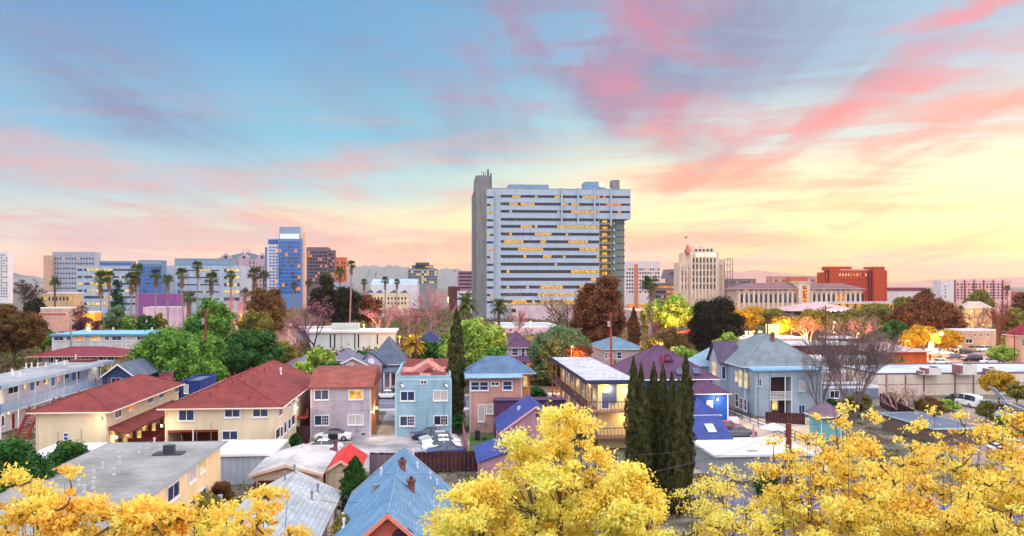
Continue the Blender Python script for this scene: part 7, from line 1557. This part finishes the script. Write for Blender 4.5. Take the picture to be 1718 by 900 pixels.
# ============================================================ yard things
def parasol(px, Y, closed, label):
    t = thing('parasol', label, 'parasol', (XY(px,Y), Y, 0)); CL = mat('white canvas', (232,226,232), .8); q = MB(); q.tube((0,0,0),(0,0,2.6),.035,.035,DARKM,6); q.build('pole', t); q = MB()
    if closed: q.tube((0,0,.9),(0,0,2.7),.2,.06,mat('dusty rose cladding'),8)
    else:
        n = 8; V = [(0,0,2.75)]+[(1.6*math.cos(k*math.pi/4),1.6*math.sin(k*math.pi/4),2.1) for k in range(n)]; q.mesh(V,[(0,1+k,1+(k+1)%n) for k in range(n)],CL); q.mesh([(v[0],v[1],v[2]-.03) for v in V],[(0,1+(k+1)%n,1+k) for k in range(n)],CL)
    q.build('canopy', t)
parasol(1264, 97, True, 'closed dusky parasol beside the slate grey sedan'); parasol(1298, 97.5, False, 'open white parasol over the patio table')
def table(px, Y, label, w=1.3, m=WHITE):
    t = thing('patio_table', label, 'table', (XY(px,Y), Y, 0)); q = MB(); q.tube((0,0,.7),(0,0,.75),w/2,w/2,m,14); q.build('tabletop', t)
    for a in range(4): q = MB(); c_, s_ = math.cos(a*1.571+.78)*w*.36, math.sin(a*1.571+.78)*w*.36; q.tube((c_,s_,0),(c_,s_,.7),.03,.03,DARKM,5); q.build('leg', t)
def chair(px, Y, label, rz, m, group=None):
    t = thing('patio_chair', label, 'chair', (XY(px,Y), Y, 0), R(rz), group); q = MB(); q.box(-.25,-.25,.42,.25,.25,.47,m); q.build('seat', t); q = MB(); q.box(-.25,.22,.47,.25,.26,.95,m); q.build('backrest', t)
    for x in (-.22,.22):
        for y in (-.22,.22): q = MB(); q.tube((x,y,0),(x,y,.42),.02,.02,m,5); q.build('leg', t)
table(1254, 95.5, 'round white patio table beside the closed parasol'); table(1298, 97, 'patio table under the open white parasol')
RO = mat('rosy plastic', (206,140,150), .5); chair(1269, 94.8, 'rosy patio chair right of the white table', 30, RO); chair(1246, 94.5, 'orange brown patio chair left of the white table', 200, mat('orange brown plastic',(190,96,50),.5)); chair(1278, 95.2, 'second rosy chair near the open parasol', -60, RO); chair(1311, 96.5, 'pale chair right of the open parasol', 90, WHITE)
chair(386, 73, 'plum garden chair in the garage yard', 10, mat('plum plastic',(90,50,90),.5)); chair(398, 73.5, 'second plum garden chair nearer the fence', -10, mat('plum plastic'))
def bin_(px, Y, m, label, h=1.1):
    t = thing('wheelie_bin', label, 'bin', (XY(px,Y), Y, 0)); q = MB(); q.mesh([(-.25,-.28,.08),(.25,-.28,.08),(.25,.28,.08),(-.25,.28,.08),(-.32,-.36,h),(.32,-.36,h),(.32,.36,h),(-.32,.36,h)],[(0,1,5,4),(1,2,6,5),(2,3,7,6),(3,0,4,7),(3,2,1,0),(4,5,6,7)],m); q.build('body', t); q = MB(); q.prism([(-.4,h),(.42,h),(.42,h+.05),(0,h+.14),(-.4,h+.08)],-.35,.35,m,'x'); q.build('lid', t)
    for s in (-.28,.28): q = MB(); q.tube((s-.03,.3,.1),(s+.03,.3,.1),.1,.1,RUBBER,10); q.build('wheel', t)
bin_(916, 118, mat('bright blue plastic',(50,110,190),.5), 'bright blue wheelie bin by the teal car'); bin_(801, 104, mat('dark bin plastic',(40,40,60),.6), 'dark wheelie bin against the pink house back wall')
def barbecue(px, Y, label):
    t = thing('barbecue', label, 'barbecue', (XY(px,Y), Y, 0)); q = MB(); q.ball((0,0,.85),.35,.35,.28,DARKM,10,6); q.build('bowl', t)
    for a in range(3): q = MB(); q.tube((0,0,.7),(.4*math.cos(a*2.1),.4*math.sin(a*2.1),0),.02,.02,DARKM,5); q.build('leg', t)
barbecue(812, 101, 'black kettle barbecue in the pink house yard')
m = MB(); m.ball((0,0,.35),1.0,.7,.5,mat('blue tarpaulin',(44,70,130),.6),14,8,.12,random.Random(3)); o = m.build('tarpaulin'); o.location = (XY(812,97), 97, 0); tag(o, 'crumpled dark blue tarpaulin on the small lawn', 'tarpaulin')
# rooftop and yard clutter near garage
m = MB(); m.box(-.6,-.5,0,.6,.5,1.0,mat('white machine casing')); o = m.build('water_heater'); o.location = (XY(365,77), 77, 0); tag(o, 'white boxy heater beside the cream block corner', 'heater')
for i, (px, Y_) in enumerate(((398,66),(404,68),(411,70))):
    m = MB(); m.box(-.5,-.03,0,.5,.03,2.0-i*.2,[WHITE,WOODG,mat('cream vertical boards')][i]); o = m.build('loose_board'); o.location = (XY(px,Y_),Y_,0); o.rotation_euler = (.2,0,.6+i*.3); tag(o, ['white board leaning in the narrow garage yard','grey board leaning behind the white one','cream board leaning nearest the fence'][i], 'board')
